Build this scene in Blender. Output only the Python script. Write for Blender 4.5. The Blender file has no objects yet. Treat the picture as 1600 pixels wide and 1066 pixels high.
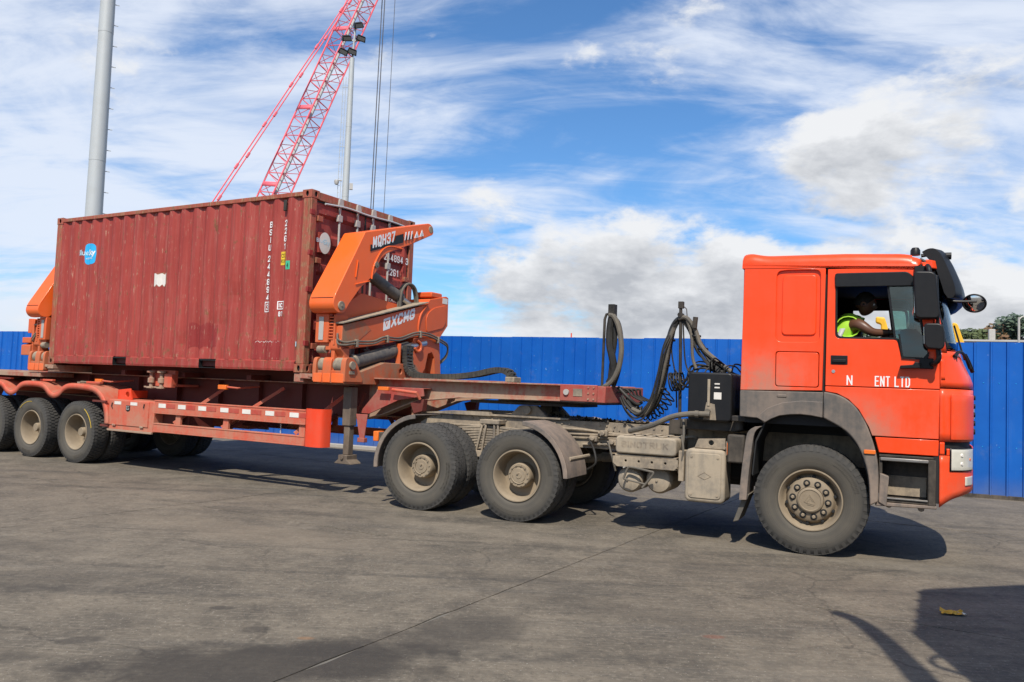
import bpy, bmesh, math, random
from mathutils import Vector, Matrix, noise as mnoise
random.seed(7)
D = bpy.data
SC = bpy.context.scene
COL = SC.collection
R = math.radians

# ------------------------------------------------------------------ camera
CAM_H, CAM_PITCH, CAM_ROLL, CAM_F = 1.602, 0.05407, 0.03791, 1253.4
cd = D.cameras.new('camera'); cam = D.objects.new('camera', cd); COL.objects.link(cam)
cd.sensor_width = 36.0; cd.sensor_fit = 'HORIZONTAL'
cd.lens = CAM_F / 1600 * 36.0
cd.clip_start = 0.05; cd.clip_end = 6000
_fw = Vector((0, math.cos(CAM_PITCH), math.sin(CAM_PITCH)))
_up = Vector((0, -math.sin(CAM_PITCH), math.cos(CAM_PITCH)))
_r = Vector((1, 0, 0))
_r2 = math.cos(CAM_ROLL)*_r + math.sin(CAM_ROLL)*_up
_u2 = -math.sin(CAM_ROLL)*_r + math.cos(CAM_ROLL)*_up
_m = Matrix.Identity(4)
for i in range(3):
    _m[i][0] = _r2[i]; _m[i][1] = _u2[i]; _m[i][2] = -_fw[i]
_m[2][3] = CAM_H
cam.matrix_world = _m
SC.camera = cam

# ------------------------------------------------------------------ node helper
class NT:
    def __init__(self, tree):
        self.t = tree; self.n = tree.nodes; self.l = tree.links
    def node(self, typ, **kw):
        nd = self.n.new(typ)
        for k, v in kw.items():
            if k.startswith('in_'):
                key = k[3:]
                key = int(key) if key.isdigit() else key.replace('_', ' ')
                self.put(nd, key, v)
            else:
                setattr(nd, k, v)
        return nd
    def put(self, nd, key, v):
        if isinstance(v, bpy.types.NodeSocket): self.l.new(v, nd.inputs[key])
        elif isinstance(v, bpy.types.Node): self.l.new(v.outputs[0], nd.inputs[key])
        else:
            s = nd.inputs[key]
            if hasattr(s.default_value, '__len__') and not hasattr(v, '__len__'): v = (v,)*len(s.default_value)
            if s.type == 'RGBA' and len(v) == 3: v = (*v, 1)
            s.default_value = v
    def math(self, op, a, b=None, c=None, clamp=False):
        nd = self.n.new('ShaderNodeMath'); nd.operation = op; nd.use_clamp = clamp
        for i, v in enumerate((a, b, c)):
            if v is not None: self.put(nd, i, v)
        return nd.outputs[0]
    def vmath(self, op, a, b=None):
        nd = self.n.new('ShaderNodeVectorMath'); nd.operation = op
        self.put(nd, 0, a)
        if b is not None: self.put(nd, 3 if op == 'SCALE' else 1, b)
        return nd.outputs['Value'] if op in ('DOT_PRODUCT', 'LENGTH', 'DISTANCE') else nd.outputs[0]
    def noise(self, vec, scale, detail=4, rough=.55, dist=0.0, out=0):
        nd = self.node('ShaderNodeTexNoise', in_Scale=scale, in_Detail=detail, in_Roughness=rough, in_Distortion=dist)
        self.put(nd, 'Vector', vec); return nd.outputs[out]
    def ramp(self, f, a, b, smooth=True):
        nd = self.n.new('ShaderNodeMapRange'); nd.interpolation_type = 'SMOOTHSTEP' if smooth else 'LINEAR'
        self.put(nd, 0, f); self.put(nd, 1, a); self.put(nd, 2, b); return nd.outputs[0]
    def mix(self, f, a, b, mode='MIX'):
        nd = self.n.new('ShaderNodeMix'); nd.data_type = 'RGBA'; nd.blend_type = mode
        self.put(nd, 0, f); self.put(nd, 6, a); self.put(nd, 7, b); return nd.outputs[2]
    def scalevec(self, vec, s):
        return self.vmath('MULTIPLY', vec, s)

# ------------------------------------------------------------------ sky
SUN_K = Vector((0.111, 0.834))                # shadow run per metre of height
SUN_EL = math.atan(1 / SUN_K.length)
SUN_AZ = math.atan2(-SUN_K.x, -SUN_K.y)       # clockwise from +Y
world = D.worlds.new('World'); SC.world = world; world.use_nodes = True
w = NT(world.node_tree)
for nd in list(w.n): w.n.remove(nd)
sky = w.node('ShaderNodeTexSky', sky_type='NISHITA', sun_disc=False, sun_elevation=SUN_EL, sun_rotation=SUN_AZ,
             altitude=0, air_density=1.0, dust_density=0.6, ozone_density=2.2)
SKY_S = 0.094
tc = w.node('ShaderNodeTexCoord')
d = tc.outputs['Generated']
sep = w.node('ShaderNodeSeparateXYZ', in_0=d)
dz = w.math('MAXIMUM', sep.outputs[2], 0.0)
def dirv(az, el):
    az, el = R(az), R(el)
    return (math.sin(az)*math.cos(el), math.cos(az)*math.cos(el), math.sin(el))
def blob(az, el, r0, r1, sq=1.0):
    # soft patch of weather round a direction, wider than high when sq < 1
    c = dirv(az, el)
    v = w.vmath('SUBTRACT', d, c)
    v = w.vmath('MULTIPLY', v, (1, 1, 1/sq))
    return w.ramp(w.vmath('LENGTH', v), 2*math.sin(R(r1)/2), 2*math.sin(R(r0)/2))
# high streaky cloud laid on a plane overhead
den = w.math('ADD', dz, 0.24)
pl = w.node('ShaderNodeCombineXYZ', in_0=w.math('DIVIDE', sep.outputs[0], den), in_1=w.math('DIVIDE', sep.outputs[1], den), in_2=0.0)
mp = w.node('ShaderNodeMapping', in_Vector=pl, in_Rotation=(0, 0, R(62)), in_Scale=(0.9, 1.7, 1))
ci1 = w.noise(mp.outputs[0], 1.25, 8, .58, 1.1)
mp2 = w.node('ShaderNodeMapping', in_Vector=pl, in_Rotation=(0, 0, R(50)), in_Location=(3.1, 1.7, 0), in_Scale=(1.2, 3.4, 1))
ci2 = w.noise(mp2.outputs[0], 2.6, 7, .62, 1.3)
ci = w.math('ADD', w.math('MULTIPLY', ci1, .74), w.math('MULTIPLY', ci2, .26))
veil = w.math('ADD', w.math('MULTIPLY', blob(-32, 14, 3, 30), .9), w.math('MULTIPLY', blob(34, 18, 5, 26), .75))
clear = w.math('MULTIPLY', blob(6, 22, 4, 19, .8), 1.0)
bias = w.math('SUBTRACT', w.math('MULTIPLY', veil, .13), w.math('MULTIPLY', clear, .062))
cirrus = w.math('MULTIPLY', w.ramp(w.math('ADD', ci, bias), .39, .68), .90)
# heaped cloud, grey below and bright on top, thickening towards the horizon
def heap(off):
    v = w.vmath('ADD', d, (0, 0, off)) if off else d
    m_ = w.node('ShaderNodeMapping', in_Vector=v, in_Location=(.35, 1.9, .7), in_Scale=(1, 1, 2.1))
    return w.noise(m_.outputs[0], 4.3, 11, .60, .15)
cu, cu_up = heap(0), heap(.032)
low = w.ramp(dz, .20, .03)
hb = w.math('ADD', w.math('MULTIPLY', low, .15), w.math('ADD', w.math('MULTIPLY', blob(25, 12, 4, 22, .7), .16), w.math('MULTIPLY', blob(8, 6, 3, 18, .5), .14)))
hb = w.math('SUBTRACT', hb, w.math('MULTIPLY', blob(-14, 8, 2, 12, .8), .10))
cudens = w.ramp(w.math('ADD', cu, hb), .60, .72)
thick = w.ramp(w.math('ADD', cu, hb), .64, .84)
lit = w.math('SUBTRACT', w.math('ADD', w.math('MULTIPLY', w.math('SUBTRACT', cu, cu_up), 5.5), .88), w.math('MULTIPLY', thick, .62), clamp=True)
cucol = w.mix(lit, (4.5, 4.75, 5.2), (8.2, 8.35, 8.6))
skyc = w.mix(1.0, sky.outputs[0], (.72, 1.12, 1.46), 'MULTIPLY')
c1 = w.mix(cirrus, skyc, (7.6, 8.2, 9.3))
c2 = w.mix(cudens, c1, cucol)
c2 = w.mix(w.math('MULTIPLY', w.ramp(dz, .10, .0), .35), c2, (7.3, 7.6, 8.2))
bg = w.node('ShaderNodeBackground', in_0=c2, in_1=SKY_S)
wo = w.node('ShaderNodeOutputWorld', in_0=bg)

# ------------------------------------------------------------------ sun
sd = D.lights.new('sun', 'SUN'); sd.energy = 4.6; sd.angle = R(0.53); sd.color = (1.0, .935, .835)
sun = D.objects.new('sun', sd); COL.objects.link(sun)
sun.rotation_euler = Vector((SUN_K.x, SUN_K.y, -1)).to_track_quat('-Z', 'Y').to_euler()
sun.location = (-5, -20, 30)

vs = SC.view_settings
SC.display_settings.display_device = 'sRGB'
vs.view_transform = 'Standard'; vs.look = 'None'; vs.exposure = 0.18; vs.gamma = 1.0; vs.use_curve_mapping = False
SC.cycles.max_bounces = 6; SC.cycles.diffuse_bounces = 3; SC.cycles.glossy_bounces = 3; SC.cycles.transmission_bounces = 5; SC.cycles.transparent_max_bounces = 12
SC.cycles.use_denoising = True
SC.cycles.caustics_reflective = False; SC.cycles.caustics_refractive = False

# ------------------------------------------------------------------ materials
def newmat(name):
    m = D.materials.new(name); m.use_nodes = True
    t = NT(m.node_tree)
    for nd in list(t.n):
        if nd.type != 'OUTPUT_MATERIAL': t.n.remove(nd)
    out = [nd for nd in t.n if nd.type == 'OUTPUT_MATERIAL'][0]
    b = t.node('ShaderNodeBsdfPrincipled'); t.l.new(b.outputs[0], out.inputs[0])
    pos = t.node('ShaderNodeNewGeometry')
    return m, t, b, pos
DUST = (.31, .245, .175)
def paint(name, col, rough=.42, dust=.25, low=None, lowamt=.6, var=.10, metal=0.0, bump=.0, coat=0.0, dustcol=DUST, chips=0.0, chipcol=(.06, .03, .02), scale=3.0, rear=0.0):
    """painted steel or plastic with road dust; low=(z0,z1): more road dirt towards z0"""
    m, t, b, g = newmat(name)
    P = g.outputs['Position']
    n1 = t.noise(P, scale, 6, .6); n2 = t.noise(P, scale*6, 5, .65)
    st = t.noise(t.scalevec(P, (9, 9, 1.1)), 1.6, 5, .6)
    c = t.mix(t.math('MULTIPLY', t.math('SUBTRACT', n1, .5), var*6, clamp=True), col, tuple(x*.72 for x in col))
    if chips:
        ch = t.ramp(t.noise(P, 14, 8, .7), .62+.1*(1-chips), .68+.1*(1-chips))
        c = t.mix(ch, c, chipcol)
    dn = t.math('ADD', t.math('MULTIPLY', n1, .5), t.math('ADD', t.math('MULTIPLY', n2, .25), t.math('MULTIPLY', st, .25)))
    f = t.math('MULTIPLY', t.ramp(dn, .34, .66), dust*1.4)
    if low:
        sz = t.node('ShaderNodeSeparateXYZ', in_0=P)
        lf = t.ramp(sz.outputs[2], low[1], low[0])
        f = t.math('ADD', f, t.math('MULTIPLY', lf, t.math('MULTIPLY', t.ramp(dn, .25, .62), lowamt)))
    if rear:   # road film thrown up behind the front wheel
        so = t.node('ShaderNodeSeparateXYZ', in_0=t.node('ShaderNodeTexCoord').outputs['Object'])
        rf = t.math('MULTIPLY', t.ramp(so.outputs[0], .25, -.55), t.ramp(so.outputs[2], 2.25, 1.66))
        wf = t.math('MULTIPLY', t.ramp(so.outputs[0], .95, .45), t.ramp(so.outputs[2], 1.75, 1.2))
        f = t.math('ADD', f, t.math('MULTIPLY', t.math('MAXIMUM', rf, wf), t.math('MULTIPLY', t.ramp(dn, .22, .60), rear)))
    up = t.node('ShaderNodeSeparateXYZ', in_0=g.outputs['Normal'])
    f = t.math('ADD', f, t.math('MULTIPLY', t.ramp(up.outputs[2], .5, .95), dust*.7), clamp=True)
    c = t.mix(f, c, dustcol)
    t.put(b, 'Base Color', c)
    t.put(b, 'Roughness', t.math('ADD', rough, t.math('MULTIPLY', f, .8*(1-rough)), clamp=True))
    b.inputs['Metallic'].default_value = metal
    b.inputs['Specular IOR Level'].default_value = .28
    if coat: b.inputs['Coat Weight'].default_value = coat; b.inputs['Coat Roughness'].default_value = .12
    if bump:
        bp = t.node('ShaderNodeBump', in_Strength=bump, in_Distance=.01); t.put(bp, 'Height', t.noise(P, 22, 5, .6)); t.put(b, 'Normal', bp)
    elif coat:
        bp = t.node('ShaderNodeBump', in_Strength=.22, in_Distance=.05); t.put(bp, 'Height', t.noise(P, 1.7, 2, .5)); t.put(b, 'Normal', bp)
        for k in ('Coat Normal',): t.put(b, k, bp)
    return m
def plain(name, col, rough=.5, metal=0.0, **kw):
    m, t, b, g = newmat(name)
    n = t.noise(g.outputs['Position'], 9, 4)
    t.put(b, 'Base Color', t.mix(n, tuple(x*.8 for x in col), tuple(min(1, x*1.15) for x in col)))
    b.inputs['Roughness'].default_value = rough; b.inputs['Metallic'].default_value = metal
    for k, v in kw.items(): t.put(b, k.replace('_', ' '), v)
    return m

CABC = (.89, .062, .008)
M = {}
M['cab'] = paint('cab orange paint', CABC, .30, .05, (1.3, 2.05), .16, var=.02, coat=.12, dustcol=(.36, .205, .145), rear=.75)
M['cab_low'] = paint('cab orange paint lower', CABC, .34, .06, (.5, 1.2), .34, var=.02, coat=.10, dustcol=(.36, .19, .12))
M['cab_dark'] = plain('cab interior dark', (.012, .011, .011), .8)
M['blackp'] = paint('black plastic', (.008, .008, .009), .42, .03, dustcol=(.14, .12, .10), bump=.05)
M['greyp'] = paint('grey moulded plastic', (.088, .084, .079), .6, .42, (.5, 1.7), .40, bump=.08, dustcol=(.27, .205, .160))
M['blackd'] = paint('dusty black steel', (.016, .015, .014), .6, .30, (.3, 1.3), .35, dustcol=(.16, .13, .10))
M['dustm'] = paint('dust covered steel', (.13, .11, .09), .7, .85, (.2, 1.2), .7, bump=.12, dustcol=(.33, .265, .19))
M['dustl'] = paint('pale dusty plastic', (.22, .19, .15), .7, .9, bump=.06, dustcol=(.36, .295, .215))
M['rim'] = paint('dusty wheel paint', (.22, .172, .118), .6, .50, bump=.10, dustcol=(.315, .25, .172), var=.16, chips=.25, chipcol=(.075, .055, .038))
M['trailer'] = paint('trailer red paint', (.56, .070, .034), .5, .32, (.6, 1.5), .36, var=.10, chips=.25, dustcol=(.40, .235, .155))
M['trailer_b'] = paint('dusty trailer beam', (.34, .06, .038), .6, .80, (.9, 1.75), .95, var=.12, chips=.2, dustcol=(.345, .235, .165))
M['trailer_m'] = paint('faded dusty red steel', (.34, .045, .036), .55, .40, chips=.3, var=.12, dustcol=(.30, .18, .13))
M['trailer_shade'] = paint('underframe red with shade painted in', (.13, .024, .018), .6, .22, chips=.3, dustcol=(.14, .07, .05))  # trailer red darkened so the shade beneath is in the colour; less dusty too
M['redfresh'] = paint('fresh red paint', (.74, .052, .014), .4, .10, var=.06)
M['crane'] = paint('crane orange paint', (.66, .098, .020), .45, .08, (1.5, 2.75), .62, var=.08, coat=.08, dustcol=(.33, .165, .09))
M['crane_t'] = paint('crane orange boom paint', (.83, .118, .012), .38, .05, (2.3, 3.0), .22, var=.05, coat=.2, dustcol=(.40, .215, .12))
M['crane_dusty'] = paint('dust caked crane steel', (.52, .085, .022), .6, .75, dustcol=(.29, .165, .10))
M['legm'] = paint('grimy leg steel', (.10, .075, .058), .65, .45, dustcol=(.21, .165, .12))
M['cyl'] = paint('dusty hydraulic cylinder', (.045, .045, .046), .45, .38, dustcol=(.23, .19, .15))
M['hose'] = paint('black rubber hose', (.014, .014, .014), .5, .14, dustcol=(.14, .12, .095))
M['hoseg'] = paint('grey dusty hose', (.085, .078, .068), .6, .5, dustcol=(.20, .168, .125))
M['hose2'] = paint('dark plastic chain', (.03, .03, .03), .6, .35, dustcol=(.13, .115, .09))
M['redtape'] = paint('worn red tape', (.42, .035, .025), .5, .25, dustcol=(.40, .235, .155))
M['white'] = paint('white print', (.80, .80, .78), .55, .06)
M['offwhite'] = paint('grey white galvanised', (.46, .44, .41), .5, .22, metal=.2)
M['black'] = plain('flat black', (.01, .01, .01), .7)
M['galv'] = paint('galvanised steel', (.46, .48, .48), .5, .10, metal=.1, bump=.03, dustcol=(.35, .33, .29))
M['amber'] = plain('amber lens', (.75, .16, .02), .25)
M['dullsteel'] = paint('scuffed step steel', (.26, .25, .235), .42, .40, metal=.6, dustcol=(.16, .13, .10), chips=.3)
M['chrome'] = paint('worn bare steel', (.55, .53, .50), .28, .22, metal=.9)
M['lampglass'] = plain('lamp lens', (.62, .59, .50), .10)
M['lensdark'] = plain('unlit lamp glass', (.16, .16, .15), .15)
M['refl'] = paint('white reflective tape', (.72, .68, .62), .35, .15)
M['yellow'] = plain('yellow paint', (.78, .42, .02), .45)
M['pink'] = plain('faded red boom paint', (.78, .125, .155), .6)
M['rope'] = plain('steel rope', (.09, .09, .10), .6)
M['greenvest'] = plain('lime reflective vest', (.36, .64, .04), .75)
M['stripe'] = plain('grey reflective stripe', (.42, .43, .42), .5)
M['skin'] = plain('dark brown skin', (.115, .050, .028), .42)
M['hair'] = plain('short black hair', (.008, .007, .006), .8)
M['cloth'] = plain('dark work trousers', (.02, .022, .03), .85)
M['stickery'] = plain('yellow sticker', (.75, .50, .03), .5)
M['wrapper'] = plain('orange yellow wrapper', (.70, .36, .03), .45)
M['stickerg'] = plain('green sticker', (.05, .42, .24), .5)
M['stickerb'] = plain('blue print', (.02, .38, .72), .5)
M['stickerp'] = plain('pale blue print', (.45, .66, .75), .5)
M['concrete'] = plain('kerb concrete', (.36, .34, .31), .85)

def tyre_mat():
    # dust lies in rings round the sidewall, thinner towards the tread
    m, t, b, g = newmat('dusty rubber')
    tco = t.node('ShaderNodeTexCoord'); P = tco.outputs['Object']
    flat = t.scalevec(P, (1, 0, 1)); rad = t.vmath('LENGTH', flat)
    ringv = t.node('ShaderNodeCombineXYZ', in_0=t.math('MULTIPLY', rad, 34), in_1=0.0, in_2=0.0)
    rings = t.noise(ringv.outputs[0], 1.0, 5, .7)
    n = t.noise(P, 6, 5, .6); n2 = t.noise(P, 60, 3, .6)
    f = t.math('ADD', t.math('MULTIPLY', t.ramp(rings, .30, .70), .38), t.math('ADD', t.math('MULTIPLY', n, .42), t.math('MULTIPLY', n2, .10)))
    f = t.math('MULTIPLY', f, t.ramp(rad, .535, .42), clamp=True)
    f = t.math('ADD', f, .10, clamp=True)
    t.put(b, 'Base Color', t.mix(f, (.022, .023, .024), (.118, .100, .074)))
    b.inputs['Roughness'].default_value = .8
    bp = t.node('ShaderNodeBump', in_Strength=.3, in_Distance=.004); t.put(bp, 'Height', t.math('ADD', rings, t.math('MULTIPLY', n2, .3))); t.put(b, 'Normal', bp)
    return m
M['tyre'] = tyre_mat()
m, t, b, g = newmat('tread rubber')
t.put(b, 'Base Color', t.mix(t.noise(g.outputs['Position'], 9, 5), (.020, .020, .021), (.085, .078, .068))); b.inputs['Roughness'].default_value = .9
M['tread'] = m

def glass(name, tint, amt=.30, rough=.02):
    m, t, b, g = newmat(name)
    t.n.remove(b)
    out = [nd for nd in t.n if nd.type == 'OUTPUT_MATERIAL'][0]
    tr = t.node('ShaderNodeBsdfTransparent', in_0=tint)
    gl = t.node('ShaderNodeBsdfGlossy', in_Roughness=rough, in_0=(.9, .95, .95))
    fr = t.node('ShaderNodeFresnel', in_IOR=1.5)
    mx = t.node('ShaderNodeMixShader', in_0=t.math('ADD', fr.outputs[0], amt*.15, clamp=True), in_1=tr, in_2=gl)
    t.l.new(mx.outputs[0], out.inputs[0]); return m
M['glass'] = glass('green tinted glass', (.62, .76, .72))
M['glassd'] = glass('dark tinted glass', (.11, .12, .125))
m, t, b, g = newmat('mirror glass'); t.put(b, 'Base Color', (.75, .77, .78)); b.inputs['Metallic'].default_value = 1; b.inputs['Roughness'].default_value = .06; M['mirror'] = m

def container_mat(name, base, rust, fade=1.0, r0=(.10, .040, .020), r1=(.26, .13, .065)):
    m, t, b, g = newmat(name)
    P = g.outputs['Position']
    n1 = t.noise(P, 1.2, 6, .6); n2 = t.noise(P, 9, 7, .65)
    st = t.noise(t.scalevec(P, (16, 16, .9)), 1.0, 6, .65)
    fine = t.noise(t.scalevec(P, (60, 60, 5)), 1.0, 5, .7)
    c = t.mix(t.ramp(n1, .3, .7), base, tuple(x*1.18 for x in base))
    c = t.mix(t.math('MULTIPLY', t.ramp(st, .46, .70), .30*fade), c, (.40, .17, .14))
    c = t.mix(t.math('MULTIPLY', t.ramp(st, .48, .30), .35), c, tuple(x*.6 for x in base))
    sc = t.math('MULTIPLY', t.ramp(fine, .60, .66), t.ramp(n2, .44, .56))
    c = t.mix(t.math('MULTIPLY', sc, .85), c, (.50, .33, .23))
    sz = t.node('ShaderNodeSeparateXYZ', in_0=P)
    lo = t.ramp(sz.outputs[2], 2.6, 1.6)
    ru = t.ramp(t.math('ADD', t.math('MULTIPLY', n2, .6), t.math('ADD', t.math('MULTIPLY', st, .4), t.math('MULTIPLY', lo, .035))), .625-rust*.2, .70-rust*.2)
    c = t.mix(t.math('MULTIPLY', ru, .85), c, t.mix(t.ramp(fine, .35, .65), r0, r1))
    run = t.math('MULTIPLY', t.ramp(t.noise(t.scalevec(P, (26, 26, .35)), 1.0, 4, .6), .58, .68), t.ramp(n1, .42, .62))
    c = t.mix(t.math('MULTIPLY', run, .45), c, (.13, .048, .026))
    t.put(b, 'Base Color', c)
    b.inputs['Specular IOR Level'].default_value = .25
    t.put(b, 'Roughness', t.math('ADD', .5, t.math('MULTIPLY', ru, .35)))
    bp = t.node('ShaderNodeBump', in_Strength=.35, in_Distance=.012)
    t.put(bp, 'Height', t.math('ADD', t.noise(P, 3.2, 3, .5), t.math('MULTIPLY', ru, .12))); t.put(b, 'Normal', bp)
    return m
M['cont'] = container_mat('container oxide red', (.285, .043, .033), .33)
M['cont_d'] = container_mat('container door red', (.25, .040, .032), .20, .5)
M['cont_r'] = container_mat('container worn post', (.30, .075, .045), .70, 1.0, (.15, .062, .032), (.36, .20, .115))
M['cont_p'] = container_mat('container fresh patch', (.225, .026, .023), .12, .4)

def ground_mat():
    m, t, b, g = newmat('worn yard concrete')
    P = g.outputs['Position']
    big = t.noise(P, .35, 5, .55); mid = t.noise(P, 1.5, 7, .62, .4); fine = t.noise(P, 24, 6, .7); grit = t.noise(P, 130, 3, .7)
    mp = t.node('ShaderNodeMapping', in_Vector=P, in_Rotation=(0, 0, R(28)), in_Scale=(.25, 3.2, 1))
    trk = t.noise(mp.outputs[0], 1.3, 6, .6, .3)
    mpf = t.node('ShaderNodeMapping', in_Vector=P, in_Rotation=(0, 0, R(28)), in_Scale=(2.5, 34, 1))
    trf = t.noise(mpf.outputs[0], 1.2, 4, .6)
    c = t.mix(t.ramp(mid, .28, .72), (.104, .094, .081), (.190, .169, .140))
    c = t.mix(t.math('MULTIPLY', t.ramp(trk, .47, .72), .5), c, (.098, .094, .089))
    c = t.mix(t.math('MULTIPLY', t.ramp(trf, .50, .70), .34), c, (.30, .27, .23))
    c = t.mix(t.math('MULTIPLY', t.ramp(big, .50, .68), .40), c, (.255, .228, .190))
    c = t.mix(t.math('MULTIPLY', t.ramp(fine, .53, .66), .50), c, (.285, .26, .22))
    c = t.mix(t.math('MULTIPLY', t.ramp(fine, .47, .34), .55), c, (.062, .058, .053))
    blot = t.noise(P, 5.5, 8, .72)
    c = t.mix(t.math('MULTIPLY', t.ramp(blot, .50, .66), .42), c, (.066, .062, .057))
    c = t.mix(t.math('MULTIPLY', t.ramp(blot, .46, .32), .34), c, (.27, .245, .21))
    pit = t.ramp(t.noise(P, 38, 3, .6), .64, .70)
    c = t.mix(t.math('MULTIPLY', pit, .55), c, (.055, .052, .049))
    spk = t.ramp(t.noise(P, 55, 2, .5), .66, .72)
    c = t.mix(t.math('MULTIPLY', spk, .6), c, (.42, .40, .37))
    # cracks and old tyre marks
    wv = t.vmath('ADD', P, t.vmath('SCALE', t.vmath('SUBTRACT', t.noise(P, 1.6, 5, .6, 0, 1), (.5, .5, .5)), .55))
    vo = t.node('ShaderNodeTexVoronoi', feature='DISTANCE_TO_EDGE', in_Scale=.33); t.put(vo, 'Vector', t.scalevec(wv, (1, 1, 0)))
    crk = t.math('MULTIPLY', t.ramp(vo.outputs[0], .0055, .0015), t.ramp(t.noise(P, .5, 3), .48, .56))
    c = t.mix(t.math('MULTIPLY', crk, .38), c, (.040, .037, .034))
    mt = t.node('ShaderNodeMapping', in_Vector=P, in_Rotation=(0, 0, R(27)), in_Scale=(.06, 1.5, 1))
    tm = t.math('MULTIPLY', t.ramp(t.noise(mt.outputs[0], 1.6, 3, .5, .25), .56, .66), t.ramp(t.noise(P, 7, 5, .7), .35, .60))
    c = t.mix(t.math('MULTIPLY', tm, .50), c, (.058, .055, .052))
    # oil stains with shapes of their own
    sxy = t.node('ShaderNodeSeparateXYZ', in_0=P)
    def stain(x, y, rx, ry, a, amt, col, soft=.45, wob=.55):
        nonlocal c
        v = t.vmath('SUBTRACT', P, (x, y, 0))
        mpv = t.node('ShaderNodeMapping', in_Vector=v, vector_type='TEXTURE', in_Rotation=(0, 0, R(a)), in_Scale=(rx, ry, 1e3))
        r = t.vmath('LENGTH', mpv.outputs[0])
        r = t.math('ADD', r, t.math('MULTIPLY', t.math('SUBTRACT', t.noise(P, 2.6, 6, .62), .5), wob*2.4))
        c = t.mix(t.math('MULTIPLY', t.ramp(r, 1.0, 1.0-soft), amt), c, col)
    dk = (.052, .048, .045)
    stain(-1.25, 4.55, 1.35, .50, 14, .80, (.040, .037, .035), .5)
    stain(-.25, 5.25, .75, .38, 25, .62, dk, .6)
    stain(-1.54, 5.15, .13, .10, 0, .6, dk, .5, .3)
    stain(-2.48, 4.83, .17, .10, 20, .6, dk, .5, .35)
    stain(-2.75, 4.50, .30, .12, 10, .5, dk, .6, .4)
    stain(-1.92, 5.59, .10, .055, 0, .55, dk, .5, .3)
    stain(-1.2, 5.02, .07, .04, 0, .5, (.25, .13, .06), .5, .3)
    stain(1.40, 5.36, .09, .05, 0, .4, (.24, .09, .06), .5, .3)
    stain(-4.6, 7.3, 1.4, .35, -8, .35, dk, .7)
    stain(.3, 6.6, 1.5, .22, -26, .28, dk, .7)
    stain(2.4, 7.2, 2.4, .5, -24, .22, dk, .8)
    stain(-2.4, 8.2, 2.2, .6, -22, .35, (.24, .205, .165), .8)
    stain(1.9, 4.7, 1.2, .45, -20, .25, (.26, .235, .20), .8)
    stain(-3.6, 6.1, 1.6, .5, 12, .40, dk, .8)
    stain(.9, 5.9, 1.7, .35, -24, .34, dk, .8)
    stain(-.6, 9.0, 2.6, .35, -26, .30, (.27, .24, .20), .8)
    stain(3.6, 8.0, 2.2, .4, -26, .30, (.26, .235, .20), .8)
    c = t.mix(1.0, c, (.97, .91, .81), 'MULTIPLY')
    t.put(b, 'Base Color', c); b.inputs['Specular IOR Level'].default_value = .3
    t.put(b, 'Roughness', .86)
    bp = t.node('ShaderNodeBump', in_Strength=.55, in_Distance=.012)
    t.put(bp, 'Height', t.math('ADD', fine, t.math('MULTIPLY', grit, .5))); t.put(b, 'Normal', bp)
    return m
M['ground'] = ground_mat()
m, t, b, g = newmat('joint dirt'); t.put(b, 'Base Color', t.mix(t.noise(g.outputs['Position'], 4, 4), (.075, .068, .060), (.22, .20, .165))); b.inputs['Roughness'].default_value = .95; M['joint'] = m
def fence_mat():
    m, t, b, g = newmat('blue coated sheet')
    P = g.outputs['Position']
    st = t.noise(t.scalevec(P, (5, 5, .5)), 1.0, 6, .65); n = t.noise(P, 1.1, 4)
    sp = t.ramp(t.noise(P, 9, 3, .6), .70, .735)
    c = t.mix(t.ramp(n, .3, .7), (.003, .080, .37), (.005, .105, .445))
    c = t.mix(t.math('MULTIPLY', t.ramp(st, .55, .75), .22), c, (.10, .20, .42))
    c = t.mix(t.math('MULTIPLY', sp, .35), c, (.30, .40, .55))
    sz = t.node('ShaderNodeSeparateXYZ', in_0=P)
    c = t.mix(t.math('MULTIPLY', t.ramp(sz.outputs[2], .45, .0), t.math('MULTIPLY', st, .6)), c, (.20, .18, .15))
    oi = t.node('ShaderNodeObjectInfo')
    c = t.mix(t.math('MULTIPLY', oi.outputs['Random'], .45), c, t.mix(.5, c, (.02, .13, .42)))
    c = t.mix(t.math('MULTIPLY', t.ramp(t.noise(P, 3.0, 6, .7), .56, .72), .16), c, (.16, .20, .28))
    t.put(b, 'Base Color', c); b.inputs['Roughness'].default_value = .45; b.inputs['Specular IOR Level'].default_value = .25
    bp = t.node('ShaderNodeBump', in_Strength=.35, in_Distance=.03); t.put(bp, 'Height', t.noise(P, 2.2, 3, .5)); t.put(b, 'Normal', bp)
    return m
M['fence'] = fence_mat()
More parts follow.
